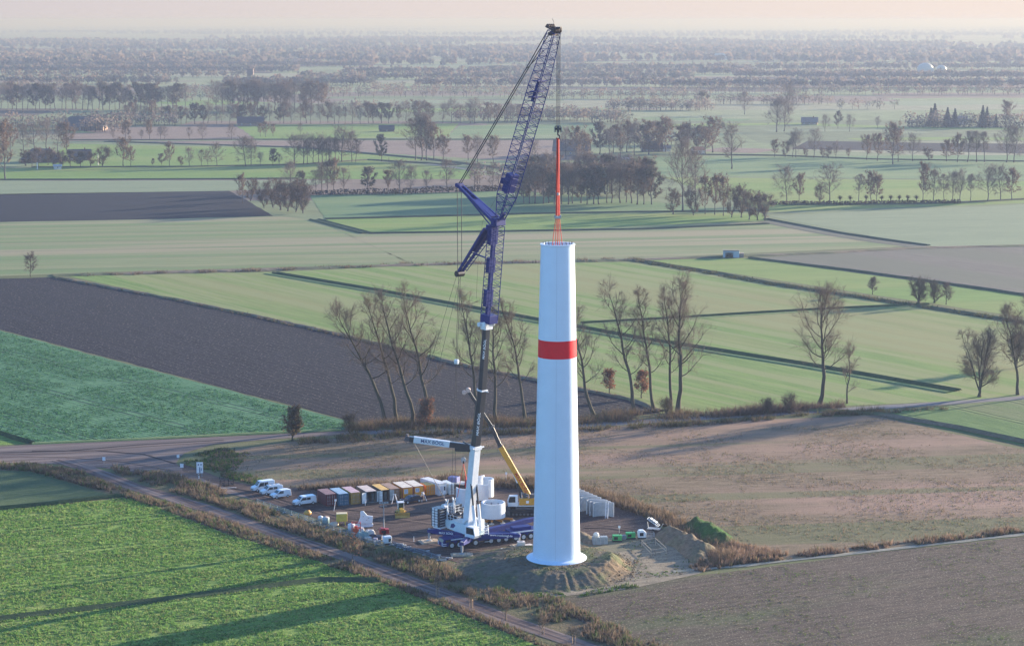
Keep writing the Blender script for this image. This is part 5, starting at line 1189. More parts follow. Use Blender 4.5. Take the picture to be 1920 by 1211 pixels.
# carrier
W1, W8 = G(847.4, 1022.4, .72), G(995.4, 1004.7, .72)
cdir = Vector((W8.x - W1.x, W8.y - W1.y, 0)).normalized(); cn = Vector((-cdir.y, cdir.x, 0))
cl0 = Vector((W1.x, W1.y, 0)) + cn * 1.45
cyaw = math.atan2(cdir.y, cdir.x) - kz
car = empty('carrier', wl(cl0), cyaw); car.parent = crane
def on_carrier(px):
    # distance along the carrier of a place on the near wheel line
    p = Vector((W1.x, W1.y, 0)); a, b = ray(px, 1010), None
    k = p.x * ray(px, 1010).y - p.y * ray(px, 1010).x; d = ray(px, 1010)
    t = (p.x * d.y - p.y * d.x) / (cdir.y * d.x - cdir.x * d.y); return t
axles = [on_carrier(x) for x in (847.4, 861, 891.7, 920.7, 935.3, 949, 967.5, 981.8, 995.4)]
Lc = axles[-1] + 1.8
mb = MB(); mb.b2((1.6, -1.35, .95), (Lc, 1.35, 1.75)); mb.b2((axles[2] - 1.2, -1.5, 1.45), (axles[2] + 3.4, 1.5, 1.85)); mb.build('chassis', M_blue, car, .05)
mb = MB(); mb.prism([(-1.9, .55), (1.3, .55), (1.3, 1.9), (-.3, 2.15), (-1.6, 2.1), (-1.9, 1.4)], -1.4, 1.4, axis='Y'); cc = mb.build('driver_cab', M_blue, car, .1)
mb = MB(); mb.bar((-1.94, 0, 1.45), (-1.66, 0, 2.02), 2.4, .05, up=(-1, 0, 0)); mb.prism([(-1.4, 1.45), (-.2, 1.45), (-.3, 1.98), (-1.35, 1.98)], -1.43, -1.38, axis='Y'); mb.build('windscreen', M_glass, cc)
mb = MB()
for i in range(4): mb.box((-1.93, -1.0 + i * .0, .75 + i * .2), (.06, .6, .08)); mb.box((-1.93, 1.0, .75 + i * .2), (.06, .6, .08))
mb.box((-1.6, -1.42, .8), (.8, .05, .12)); mb.box((-1.6, -1.42, 1.15), (.8, .05, .12)); mb.build('warning_stripe', M_text_w, cc)
for a_e, b_e in (((-.2, -1.46, 1.78), (axles[2] - 1.4, -1.2, 1.98)), ((axles[2] - .9, -1.62, 1.86), (axles[2] + 2.6, -1.45, 1.98)), ((axles[5] + 1.0, -1.5, 1.78), (Lc, -1.2, 2.0)), ((axles[2] + 2.0, -1.52, .62), (axles[2] + 3.3, -1.35, .74))):
    MB().b2(a_e, b_e).build('deck_edge', M_white, car)
mb = MB(); mb.b2((axles[5] + 1.0, -1.3, 1.76), (Lc, 1.3, 2.15)); mb.b2((axles[6] - .3, -.9, 2.15), (axles[8] + .4, .9, 2.7)); mb.b2((.8, -1.2, 1.75), (axles[1] + 1.0, 1.2, 2.2)); mb.b2((axles[1] + .9, -1.1, 1.7), (axles[2] - 1.3, 1.1, 2.0)); mb.build('deck_housing', M_blue, car, .06)
for i, ax in enumerate(axles):
    for sd_ in (-1, 1):
        w = MB(); y0, y1 = sd_ * 1.0, sd_ * 1.48
        w.tube((ax, y0, .74), (ax, y1, .74), .74, n=20); wo = w.build('wheel', M_rubber, car)
        r_ = MB(); r_.tube((ax, y1 - sd_ * .02, .74), (ax, y1 + sd_ * .03, .74), .42, n=16); r_.tube((ax, y1, .74), (ax, y1 + sd_ * .12, .74), .16, n=10); r_.build('rim', M_rim, wo)
# folding outriggers
def outrigger(root_px, footp, rootw, label_text=None, tip_z=2.5, armw=.95):
    R = wl(rootw); Fp = wl(footp); T = Vector((Fp.x, Fp.y, tip_z)); R.z = 2.35
    d = (T - R); d.z = 0; d.normalize(); sN = Vector((-d.y, d.x, 0)); M = Matrix((d, sN, Vector((0, 0, 1)))).transposed().to_4x4(); M.translation = R
    Lh = (Vector((T.x, T.y, 0)) - Vector((R.x, R.y, 0))).length
    mb = MB(); mb.prism([(-.3, -.95), (Lh * .35, -.9), (Lh - .6, -.35), (Lh + .3, -.25), (Lh + .3, .35), (Lh * .8, .5), (Lh * .45, .25), (-.3, .1)], -armw / 2, armw / 2, axis='Y', M=M)
    o = mb.build('outrigger', M_blue, crane, .06)
    mb = MB(); mb.tube(T + Vector((0, 0, .35)), (Fp.x, Fp.y, .9), .26, n=12); mb.tube((Fp.x, Fp.y, .95), (Fp.x, Fp.y, .36), .16, n=10); mb.tube((Fp.x, Fp.y, .48), (Fp.x, Fp.y, .34), .55, n=16); mb.build('support_jack', M_grey, o)
    return o, R, T, d
rt = Vector((KX, KY, 0))
F1, F2, F3, F4 = G(805, 1016), G(866, 1041), G(973, 1025), G(1008, 992)
o1, R1, T1, d1 = outrigger(None, F1, rt - cdir * 1.2 + cn * .6)
o2, R2, T2, d2 = outrigger(None, F2, rt - cdir * .8 - cn * 1.2)
o3, R3, T3, d3 = outrigger(None, F3, rt + cdir * 1.6 - cn * 1.0)
o4, R4, T4, d4 = outrigger(None, F4, rt + cdir * 1.6 + cn * 1.2)
view = nA
def beam_text(o, R, T, s, size, t=.5, dz=-.25):
    a, b = (R, T) if (T - R).dot(wl((KX + 1, KY, 0))) > 0 else (T, R)
    x = (b - a); x.z = 0; x.normalize(); n = Vector((x.y, -x.x, 0)); n = n if n.dot(view) > 0 else -n
    c = a.lerp(b, t); c.z = 2.35 + dz
    text_mesh('lettering', s, size, M_text_w, o, c + n * .485, plane_rot(x, n), .01)
beam_text(o3, R3, T3, 'www.maxboegl.de', .62, .55, -.02)
beam_text(o1, R1, T1, 'MAX BÖGL', .62, .5, -.12)
def pad(p, w, l, rz, label, n=5, z=.05, h=.16, m=None):
    r = empty('timber_mat', (p.x, p.y, z), rz); tag(r, label, 'timber mat')
    mb = MB()
    for i in range(n): mb.box((0, -w / 2 + w * (i + .5) / n, .08), (l, w / n - .06, h)); 
    mb.build('plank_layer', m or M_wood, r)
    mb = MB()
    for i in range(n - 1): mb.box((-l * .3 + l * .6 * i / (n - 2), 0, .08 + h), (l / n * .9, w * .8, .14))
    mb.build('cross_layer', m or M_wood, r); return r
pad(F1, 3.2, 4.0, .35, 'pale timber mat under the blue outrigger pointing left')
pad(F2, 2.4, 4.4, .1, 'pale timber mat under the outrigger nearest the ditch')
pad(F3, 2.6, 3.2, .3, 'pale timber mat under the lettered blue outrigger beside the tower')
pad(F4, 2.6, 3.2, .3, 'timber mat of the rear outrigger, half hidden by the tower')
# hook block and slings over the tower
def tz(py): d = ray(1046, py); return CAMH + d.z * (TY / d.y)
zh, zs, ze = tz(243), tz(408), tz(462)
tw_tip = (Matrix.Translation((KX, KY, 0)) @ Matrix.Rotation(kz, 4, 'Z')) @ (tip + Vector((.35, 0, -.7)))
mb = MB()
for i in range(4):
    o = -.35 + i * .235; mb.tube(tip + Vector((.8 + .06 * i, o, -.5)), wl((TX + (i - 1.5) * .22, TY, zh + .5)), .050, n=5, caps=False)
mb.build('hoist_rope', M_rope, crane)
hb = empty('hook_block', (TX, TY, zh)); tag(hb, 'dark steel hook block hanging on ropes high above the white tower', 'hook block')
mb = MB(); 
for x in (-.45, -.15, .15, .45): mb.tube((x - .05, 0, .1), (x + .05, 0, .1), .62, n=18)
mb.tube((-.6, 0, .1), (.6, 0, .1), .2, n=10); mb.build('sheave', M_darksteel, hb)
mb = MB(); mb.box((0, 0, .1), (.5, .45, 1.25)); mb.box((-.62, 0, 0), (.12, .8, 1.1)); mb.box((.62, 0, 0), (.12, .8, 1.1)); mb.build('block_frame', mat('block_grey', (.20, .20, .22), .5), hb)
mb = MB(); mb.tube((0, 0, -.5), (0, 0, -1.1), .16, n=10); mb.path([(0, 0, -1.0), (.35, 0, -1.25), (.35, 0, -1.6), (0, 0, -1.85), (-.35, 0, -1.6)], .14, 8); mb.build('hook', M_darksteel, hb)
sl_ = empty('lifting_sling', (TX, TY, zs)); tag(sl_, 'long orange red lifting slings between hook block and tower top', 'lifting sling')
for k, (dx, dy) in enumerate(((-.32, -.2), (-.12, .2), (.12, -.2), (.32, .2))):
    MB().tube((dx * .5, dy * .5, zh - 1.6 - zs), (dx, dy, .3), .10, n=6).build('upper_sling', M_orange, sl_)
mb = MB(); mb.box((0, 0, 0), (1.2, .9, .35)); 
for x in (-.5, .5): mb.tube((x, -.3, .25), (x, .3, .25), .22, n=10)
mb.build('spreader', M_grey, sl_)
for k, (dx, dy) in enumerate(((-1.1, -.9), (-.45, 1.2), (.35, -1.2), (.95, .8), (0, 0))):
    MB().tube((dx * .35, dy * .3, -.15), (dx, dy, ze - zs - .4), .065, n=6).build('lower_sling', M_orange, sl_)
mb = MB(); mb.tube((0, 0, zh - 1.6 - zs - (zh - zs) * .62), (0, 0, zh - 1.6 - zs - (zh - zs) * .62 - .5), .3, n=10); mb.build('shackle', M_grey, sl_)
# ================================================================ the building site
def thing(name, p, rz, label, cat, group=None):
    t = empty(name, (p[0], p[1], p[2] if len(p) > 2 else 0.05), rz); tag(t, label, cat, group); return t
def solo(mb, name, m, p, rz, label, cat, group=None, bevel=0.0):
    o = mb.build(name, m, None, bevel); o.location = (p[0], p[1], p[2] if len(p) > 2 else 0.05); o.rotation_euler = (0, 0, rz); tag(o, label, cat, group); return o
Z0 = 0.055
def g0(x, y): p = G(x, y, Z0); return p
M_cont = {}
def cmat(n, c): return mat('paint_' + n, c, .5, var=.22, scale=1.2)
def corrug(mb, a, b, z0, z1, out, step=.28, dep=.035):
    """corrugated steel wall from a to b"""
    a, b = Vector(a), Vector(b); L = (b - a).length; n = int(L / step); d = (b - a) / n; o = Vector(out)
    vs, fs = [], []
    for i in range(n + 1):
        for k, (f, off) in enumerate(((0, 0), (.3, 0), (.45, 1), (.85, 1))):
            if i == n and k: break
            q = a + d * (i + f) - o * dep * off
            vs += [(q.x, q.y, z0), (q.x, q.y, z1)]
    for i in range(len(vs) // 2 - 1): fs.append((2 * i, 2 * i + 2, 2 * i + 3, 2 * i + 1))
    mb.add(vs, fs)
CU = Vector((.905, .425, 0)); CANG = math.atan2(CU.y, CU.x)
def container(p, w, l, h, body, roof, label, front=None, doors=True, open_front=False, rz=CANG, windows=(), door_w=None, name='shipping_container', trim=None):
    """front face looks towards local -y; origin at the front left foot"""
    t = thing(name, p, rz, label, 'container', 'containers in the row at the back of the site'); front = front or body; trim = trim or body
    mb = MB(); corrug(mb, (0, .02, 0), (0, l, 0), .12, h - .1, (-1, 0, 0)); corrug(mb, (w, l, 0), (w, .02, 0), .12, h - .1, (1, 0, 0)); corrug(mb, (w, l, 0), (0, l, 0), .12, h - .1, (0, 1, 0)); mb.b2((0.02, .1, .1), (w - .02, l - .02, .16)); mb.build('wall', body, t)
    mb = MB()
    for x in (.08, w - .08):
        for y in (.08, l - .08): mb.box((x, y, h / 2), (.17, .17, h))
        mb.box((x, l / 2, .09), (.13, l, .16)); mb.box((x, l / 2, h - .06), (.13, l, .12))
    for y in (.07, l - .07):
        mb.box((w / 2, y, .09), (w, .13, .15)); mb.box((w / 2, y, h - .06), (w, .13, .115))
    mb.build('corner_frame', trim, t)
    mb = MB(); mb.b2((.05, .05, h - .03), (w - .05, l - .05, h + .012)); 
    for i in range(int(l / .6)): mb.box((w / 2, .4 + i * .6, h + .02), (w - .2, .10, .02))
    mb.build('roof', roof, t)
    if open_front:
        mb = MB(); mb.b2((.2, l * .55, .16), (w - .2, l * .6, 1.6)); mb.b2((.3, 1.2, .16), (1.0, 2.6, 1.1)); mb.b2((w - .9, .9, .16), (w - .3, 3, 1.9)); mb.build('stored_goods', mat('stored_goods', (.12, .16, .17), .7, var=.4), t)
        for sx, a in ((0, math.radians(200)), (w, math.radians(-20))):
            mb = MB(); M = Matrix.Rotation(a, 3, 'Z'); c = Vector((sx, 0, h / 2)) + M @ Vector((w / 4, 0, 0)); mb.box(c, (w / 2 - .05, .06, h - .25), M=M)
            o = mb.build('door', front, t)
            for z in (.7, 1.3, 1.9): MB().box(c + M @ Vector((0, -.05, z - h / 2)), (w / 2 - .3, .04, .06), M=M).build('hinge_bar', M_grey, o)
    elif doors:
        for k in (0, 1):
            mb = MB(); x0 = .17 + k * (w - .34) / 2; x1 = x0 + (w - .34) / 2 - .02; mb.b2((x0, .02, .18), (x1, .08, h - .14)); 
            for z in np.linspace(.45, h - .5, 5): mb.b2((x0 + .08, -.01, z), (x1 - .08, .03, z + .16))
            o = mb.build('door', front, t)
            for q in (.3, .75):
                x = x0 + (x1 - x0) * q; r = MB(); r.tube((x, -.04, .2), (x, -.04, h - .15), .028, n=6); r.box((x, -.06, 1.15), (.2, .05, .1)); r.box((x, -.05, .5), (.12, .05, .2)); r.box((x, -.05, h - .6), (.12, .05, .2)); r.build('lock_rod', M_grey, o)
    else:
        mb = MB(); mb.b2((.15, .02, .16), (w - .15, .09, h - .12)); mb.build('front_panel', front, t)
        for (x0, x1, z0, z1) in windows:
            f = MB(); 
            for a, b in (((x0, -.02, z0), (x1, .03, z0 + .09)), ((x0, -.02, z1 - .09), (x1, .03, z1)), ((x0, -.02, z0 + .09), (x0 + .09, .03, z1 - .09)), ((x1 - .09, -.02, z0 + .09), (x1, .03, z1 - .09)), (((x0 + x1) / 2 - .03, -.02, z0 + .09), ((x0 + x1) / 2 + .03, .03, z1 - .09))): f.b2(a, b)
            fo = f.build('window', M_text_w, t); MB().b2((x0 + .05, .0, z0 + .05), (x1 - .05, .02, z1 - .05)).build('pane', mat('pane', (.35, .42, .55), .1, spec=1), fo)
        if door_w:
            x0, x1 = door_w; mb = MB(); mb.b2((x0, -.01, .2), (x1, .05, 2.2)); do = mb.build('door', M_text_w, t); MB().b2((x0 + .2, -.03, 1.0), (x1 - .2, 0, 1.9)).build('door_window', M_glass, do)
    return t
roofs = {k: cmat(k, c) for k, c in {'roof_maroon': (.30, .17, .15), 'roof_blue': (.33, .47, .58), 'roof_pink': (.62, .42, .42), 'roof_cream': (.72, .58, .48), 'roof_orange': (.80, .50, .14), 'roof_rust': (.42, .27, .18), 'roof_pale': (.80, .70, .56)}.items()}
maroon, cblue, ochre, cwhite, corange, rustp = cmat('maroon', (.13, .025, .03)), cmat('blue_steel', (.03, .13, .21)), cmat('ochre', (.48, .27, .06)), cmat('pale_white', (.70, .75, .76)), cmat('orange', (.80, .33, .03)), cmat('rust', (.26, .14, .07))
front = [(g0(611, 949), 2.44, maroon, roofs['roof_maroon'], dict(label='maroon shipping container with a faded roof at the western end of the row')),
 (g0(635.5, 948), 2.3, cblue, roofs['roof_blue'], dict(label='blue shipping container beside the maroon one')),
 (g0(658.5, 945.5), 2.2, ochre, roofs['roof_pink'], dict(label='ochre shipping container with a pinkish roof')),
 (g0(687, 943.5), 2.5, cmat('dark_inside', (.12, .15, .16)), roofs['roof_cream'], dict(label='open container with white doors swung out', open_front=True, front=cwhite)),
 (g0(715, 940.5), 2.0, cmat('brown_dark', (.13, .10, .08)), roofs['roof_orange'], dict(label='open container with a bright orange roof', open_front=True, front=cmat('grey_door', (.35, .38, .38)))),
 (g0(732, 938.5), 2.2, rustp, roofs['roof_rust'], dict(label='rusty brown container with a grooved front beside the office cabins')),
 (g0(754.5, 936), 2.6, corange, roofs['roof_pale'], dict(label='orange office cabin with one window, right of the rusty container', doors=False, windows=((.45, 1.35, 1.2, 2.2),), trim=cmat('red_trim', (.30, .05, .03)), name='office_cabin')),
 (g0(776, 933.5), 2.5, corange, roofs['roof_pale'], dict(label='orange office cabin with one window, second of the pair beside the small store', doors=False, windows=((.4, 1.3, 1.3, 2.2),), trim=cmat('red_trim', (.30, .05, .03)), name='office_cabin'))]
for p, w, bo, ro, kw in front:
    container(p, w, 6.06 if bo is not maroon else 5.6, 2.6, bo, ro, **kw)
container(g0(798.5, 928.5), 2.3, 3.2, 2.3, corange, roofs['roof_orange'], 'small orange storage container at the eastern end of the orange cabins')
container(g0(823, 929), 2.2, 7.2, 2.7, cmat('cabin_white', (.60, .62, .63)), cmat('cabin_roof', (.68, .68, .68)), 'white office cabin with a glazed door', doors=False, windows=((.3, .9, .6, 2.2),), door_w=(1.2, 1.95), rz=CANG + .22, name='office_cabin')
container(g0(843, 927), 1.1, 4.0, 2.4, cwhite, cwhite, 'narrow light grey container right of the white cabin')
# roof equipment
mb = MB(); mb.tube((0, 0, 0), (.7, .3, 1.1), .09, n=8); mb.tube((0, 0, -.1), (0, 0, .12), .12, n=8); p = at(769, 899, G(776, 934).y + 3.5); 
# ---- cars and vans
M_carwhite = mat('car_white', (.74, .77, .80), .3, var=.04, coat=.5)
M_carblue = mat('car_dark_blue', (.02, .035, .06), .25, var=.05, coat=.8)
M_lamp = mat('lamp_glass', (.55, .55, .5), .15, spec=1)
M_tail = mat('tail_lamp', (.35, .01, .01), .3)
def vehicle(kind, p, rz, paint, label, H=1.95, Lc=5.0, W=1.9, cat='van', name='parked_van'):
    """front towards local +x; origin between the wheels on the ground"""
    t = thing(name, p, rz, label, cat, 'vehicles parked on the site')
    x0, x1 = -Lc / 2, Lc / 2
    if kind == 'van': prof = [(x0, .35), (x1, .35), (x1 + .02, .8), (x1 - .18, 1.02), (x1 - .95, 1.22), (x1 - 1.62, H - .06), (x1 - 2.0, H), (x0 + .25, H), (x0 + .06, H - .12), (x0, 1.0)]
    elif kind == 'small': prof = [(x0, .33), (x1, .33), (x1 + .02, .72), (x1 - .2, .98), (x1 - 1.05, 1.12), (x1 - 1.65, H - .12), (x1 - 2.1, H - .02), (x0 + .8, H), (x0 + .08, H - .1), (x0, .95)]
    else: prof = [(x0, .35), (x1, .35), (x1 + .02, .7), (x1 - .2, .88), (x1 - 1.25, 1.0), (x1 - 2.05, H - .05), (x1 - 2.6, H), (x0 + .75, H - .02), (x0 + .2, 1.1), (x0, .95)]
    def cab_at(z):   # tumblehome
        return W / 2 - max(0, z - 1.0) * .10
    n = len(prof); vs = [(x, -cab_at(z), z) for x, z in prof] + [(x, cab_at(z), z) for x, z in prof]
    mb = MB(); mb.add(vs, [tuple(range(n - 1, -1, -1)), tuple(range(n, 2 * n))] + [(i, (i + 1) % n, n + (i + 1) % n, n + i) for i in range(n)]); mb.build('body', paint, t, .07)
    a, b = prof[4], prof[5]
    def sidepane(xa, xb, za, zb, xt0, xt1, nm='side_window'):
        for s in (-1, 1):
            ya, yb = s * (cab_at(za) + .012), s * (cab_at(zb) + .012)
            MB().add([(xa, ya, za), (xb, ya, za), (xt1, yb, zb), (xt0, yb, zb)], [(0, 1, 2, 3)]).build(nm, M_glass, t)
    wy = W / 2 - .12; o = Vector((b[0] - a[0], 0, b[1] - a[1])).normalized(); nrm = Vector((o.z, 0, -o.x)) * .015
    if nrm.x < 0: nrm = -nrm
    A = Vector((a[0], 0, a[1])) + o * .06 + nrm; B = Vector((b[0], 0, b[1])) - o * .05 + nrm
    MB().add([(A.x, -wy, A.z), (A.x, wy, A.z), (B.x, wy - .08, B.z), (B.x, -wy + .08, B.z)], [(0, 1, 2, 3)]).build('windscreen', M_glass, t)
    zw0, zw1 = (1.15, H - .28) if kind == 'van' else (1.05, H - .2) if kind == 'small' else (1.0, H - .16)
    fx = b[0] - .02
    sidepane(fx - .95, a[0] - .25, zw0, zw1, fx - .95, fx - .05)
    if kind != 'small': sidepane(fx - 1.95, fx - 1.05, zw0, zw1, fx - 1.95, fx - 1.05)
    if kind == 'car': sidepane(x0 + .45, fx - 2.05, zw0, zw1, x0 + .75, fx - 2.05)
    for xw in (x1 - .9, x0 + .85):
        for s in (-1, 1):
            w = MB().tube((xw, s * (W / 2 - .24), .33), (xw, s * (W / 2 + .01), .33), .33, n=18).build('wheel', M_rubber, t)
            MB().tube((xw, s * (W / 2 - .0), .33), (xw, s * (W / 2 + .02), .33), .2, n=12).build('rim', M_rim, w)
    for s in (-1, 1):
        MB().box((x1 + .0, s * (W / 2 - .28), .82), (.1, .4, .2)).build('headlight', M_lamp, t)
        MB().box((x0 + .0, s * (W / 2 - .12), 1.05), (.06, .16, .45)).build('tail_light', M_tail, t)
        MB().box((fx + .35, s * (W / 2 + .12), 1.18), (.12, .2, .2)).build('mirror', M_darksteel, t)
    MB().b2((x1 - .04, -.6, .36), (x1 + .05, .6, .62)).build('grille', M_darksteel, t)
    mb = MB(); mb.box((x1, 0, .4), (.14, W - .1, .2)); mb.box((x0, 0, .42), (.12, W - .1, .2)); mb.build('bumper', M_darksteel if kind != 'van' else M_grey, t, .03)
    return t
VA = math.atan2(-.50, -.87)
def vcenter(px, py): p = G(px, py); return Vector((p.x, p.y, Z0))
v_ = vehicle('van', vcenter(571, 945.5), VA, M_carwhite, 'white van with side windows parked before the maroon container')
vehicle('small', vcenter(526, 932.5), VA + .05, M_carwhite, 'small white delivery van nearest the fence in the group of three', H=1.8, Lc=4.5, W=1.8)
v3 = vehicle('van', vcenter(509, 925.5), VA, M_carwhite, 'white van with a roof rack, middle of the group of three')
mb = MB()
for x in (-2.0, -1.0, 0, .7): mb.box((x, 0, 2.06), (.06, 1.6, .06))
for y in (-.8, .8): mb.box((-.65, y, 2.06), (2.9, .06, .06))
mb.build('roof_rack', M_grey, v3)
vehicle('van', vcenter(493, 919), VA, M_carwhite, 'tall white van farthest from the fence in the group of three', H=2.25, Lc=5.3)
vehicle('car', vcenter(771, 941.5), VA - .12 + .2, M_carblue, 'dark blue estate car parked before the orange office cabins', H=1.55, Lc=4.7, W=1.85, cat='car', name='parked_car')
# ---- bulldozer
t = thing('bulldozer', vcenter(752, 967), math.radians(-78), 'small yellow bulldozer with its blade turned to the camera', 'bulldozer')
M_doz = mat('digger_yellow', (.60, .36, .05), .5, var=.2)
for s in (-1, 1):
    mb = MB(); mb.prism([(-1.5, .1), (1.3, .05), (1.7, .4), (1.4, .8), (-1.4, .85), (-1.75, .45)], s * .95 - .2, s * .95 + .2, axis='Y'); tr = mb.build('track', M_rubber, t, .05)
    MB().b2((-1.1, s * 1.15, .3), (1.1, s * 1.17, .55)).build('track_frame', M_doz, tr)
mb = MB(); mb.b2((-1.2, -.7, .6), (1.5, .7, 1.25)); mb.prism([(.1, 1.25), (1.5, 1.25), (1.5, 1.65), (.1, 1.85)], -.45, .45, axis='Y'); mb.b2((-.9, -1.15, .9), (.3, -.72, 1.05)); mb.b2((-.9, .72, .9), (.3, 1.15, 1.05)); mb.build('body', M_doz, t, .04)
mb = MB(); 
for x in (-1.1, .1):
    for y in (-.6, .6): mb.box((x, y, 2.05), (.09, .09, 1.6))
mb.box((-.5, 0, 2.9), (1.5, 1.4, .12)); cb = mb.build('cab', M_carwhite, t, .02)
MB().b2((-1.05, -.56, 1.3), (.05, .56, 2.8)).build('cab_window', mat('cab_green_glass', (.03, .06, .04), .15), cb)
mb = MB(); mb.prism([(2.1, .05), (2.25, .05), (2.05, .5), (2.1, 1.1), (2.0, 1.15), (1.92, .6)], -1.6, 1.6, axis='Y'); mb.build('blade', mat('blade_ochre', (.42, .26, .05), .5, var=.3), t)
mb = MB(); 
for s in (-1, 1): mb.bar((0, s * 1.2, .5), (2.0, s * 1.3, .35), .16); mb.bar((1.4, s * .4, 1.2), (2.0, s * .5, .9), .12)
mb.build('push_arm', M_doz, t); MB().tube((.9, .3, 1.7), (.9, .3, 2.6), .07, n=8).build('exhaust', M_darksteel, t)
# ---- light mast
t = thing('light_mast', vcenter(720, 1003), .2, 'grey telescopic light mast on a red generator trailer', 'light mast')
mb = MB(); mb.b2((-1.0, -.6, .35), (1.0, .6, 1.3)); mb.b2((-.7, -.62, 1.3), (.2, .62, 1.5)); b_ = mb.build('generator', mat('machine_red', (.40, .02, .02), .45, var=.2), t, .05)
MB().b2((-.6, -.64, .6), (.4, -.6, 1.1)).build('grille', M_darksteel, b_)
mb = MB(); mb.tube((0, -.75, .3), (0, -.6, .3), .3, n=14); mb.tube((0, .6, .3), (0, .75, .3), .3, n=14); mb.build('wheel', M_rubber, t)
topz = CAMH + ray(720, 944).z * (G(720, 1003).y / ray(720, 944).y)
mb = MB(); mb.tube((0, 0, 1.3), (0, 0, topz * .55), .12, n=10); mb.tube((0, 0, topz * .5), (0, 0, topz), .08, n=10); mb.build('mast', M_grey, t)
mb = MB(); mb.bar((-.9, 0, topz), (.9, 0, topz), .08); mb.bar((-.7, 0, topz - .5), (.7, 0, topz - .5), .07); mb.build('crossbar', M_grey, t)
for x in (-.75, -.25, .25, .75):
    MB().box((x, -.15, topz + .15), (.38, .2, .4)).build('floodlight', M_grey, t, .03)
# ---- upright white piece of shell on the pad
poly = [(-1.35, 0), (1.75, .05), (1.9, .55), (1.65, .75), (1.75, 1.2), (1.85, 2.3), (.7, 2.5), (.2, 3.1), (-.1, 3.5), (-.75, 3.4), (-.8, 2.2), (-1.2, 1.1), (-2.0, .3)]
mb = MB(); k = len(poly)
vs = [(x, .06 * x * x, z) for x, z in poly] + [(x, .06 * x * x + .35, z) for x, z in poly]
mb.add(vs, [tuple(range(k)), tuple(range(2 * k - 1, k - 1, -1))] + [(i, (i + 1) % k, k + (i + 1) % k, k + i) for i in range(k)])
t = thing('shell_piece', vcenter(683, 989), .12, 'upright white shell piece with an uneven stepped top edge', 'concrete piece')
mb.build('panel', mat('piece_white', (.66, .74, .80), .5, var=.06), t, .02)
mb = MB()
for x, z in ((-.9, 1.0), (-.2, 2.4), (.5, 1.6), (.9, 2.0), (1.5, .9), (.2, .8)): mb.box((x, .06 * x * x - .03, z), (.28, .08, .12))
mb.build('bolt_pocket', M_grey, t)
# ---- yard equipment along the fence
t = thing('mixer', vcenter(577, 970), .4, 'small orange round mixer by the fence', 'mixer')
MB().lathe([(.3, .5), (.75, .7), (.85, 1.1), (.5, 1.5), (.25, 1.6)], n=16).build('drum', mat('mixer_orange', (.55, .28, .05), .5), t)
mb = MB()
for a in (0, 2.1, 4.2): mb.bar((math.cos(a) * .9, math.sin(a) * .9, 0), (math.cos(a) * .4, math.sin(a) * .4, .9), .09)
mb.build('stand', M_grey, t)
M_tank = mat('tank_white', (.62, .66, .68), .5, var=.1); M_yb = mat('box_yellow', (.56, .43, .07), .5, var=.15)
def tank(px, py, r, h, label, m, lid=None):
    t = thing('round_tank', vcenter(px, py), 0, label, 'tank'); MB().lathe([(0, .02), (r, .02), (r, h), (r * .9, h + .08)], n=20).build('shell', m, t); MB().lathe([(r * .92, h + .08), (r * .3, h + .25), (0, h + .27)], n=20).build('lid', lid or m, t)
tank(601, 975, .55, .7, 'low pale tank with a domed lid, left of the tall one', M_tank)
tank(611, 982, .75, 1.35, 'pale round tank with a tan lid beside the low tank', mat('tank_blue', (.22, .34, .38), .5), mat('tank_lid', (.62, .50, .42), .6))
tank(659, 999, .75, 1.8, 'tall white round tank beside the red machine', M_tank)
t = thing('bulk_bag', vcenter(626, 986), .3, 'tan bulk bags slumped together by the fence', 'bulk bag')
bm_ = bmesh.new(); bmesh.ops.create_icosphere(bm_, subdivisions=3, radius=.9)
for v in bm_.verts: v.co = Vector((v.co.x * 1.2, v.co.y, max(0, v.co.z * .6 + .35))) * (1 + .12 * mnoise.noise(v.co * 2))
me = bpy.data.meshes.new('sack'); bm_.to_mesh(me); bm_.free(); link('sack', me, mat('bag_tan', (.55, .45, .34), .9, var=.2), t)
t = thing('yellow_tank', vcenter(641, 984), .1, 'yellow box tank raised on a yellow stand', 'tank')
mb = MB(); mb.b2((-1.15, -.8, .9), (1.15, .8, 2.5)); tb_ = mb.build('box', M_yb, t, .06); MB().b2((-1.1, -.75, 2.5), (1.1, .75, 2.56)).build('lid', mat('lid_cream', (.66, .55, .33), .5), tb_)
for x in (-.7, .7):
    for y in (-.5, .5): MB().b2((x - .1, y - .1, 0), (x + .1, y + .1, .9)).build('leg', M_yb, t)
t = thing('red_machine', vcenter(668, 1001), .1, 'orange red hydraulic power unit between tank and green tarpaulin', 'machine')
M_or = mat('machine_orange', (.60, .07, .02), .45, var=.15)
mb = MB(); mb.b2((-.7, -.6, .1), (.7, .6, 1.1)); mb.b2((-.4, -.4, 1.1), (.3, .4, 1.7)); mb.build('housing', M_or, t, .04)
mb = MB()
for x in (-.9, .9):
    for y in (-.6, .6): mb.b2((x - .05, y - .05, 0), (x + .05, y + .05, 2.4))
for z in (1.3, 2.4):
    for y in (-.6, .6): mb.bar((-.9, y, z), (.9, y, z), .09)
    for x in (-.9, .9): mb.bar((x, -.6, z), (x, .6, z), .09)
mb.build('lifting_frame', M_or, t); 
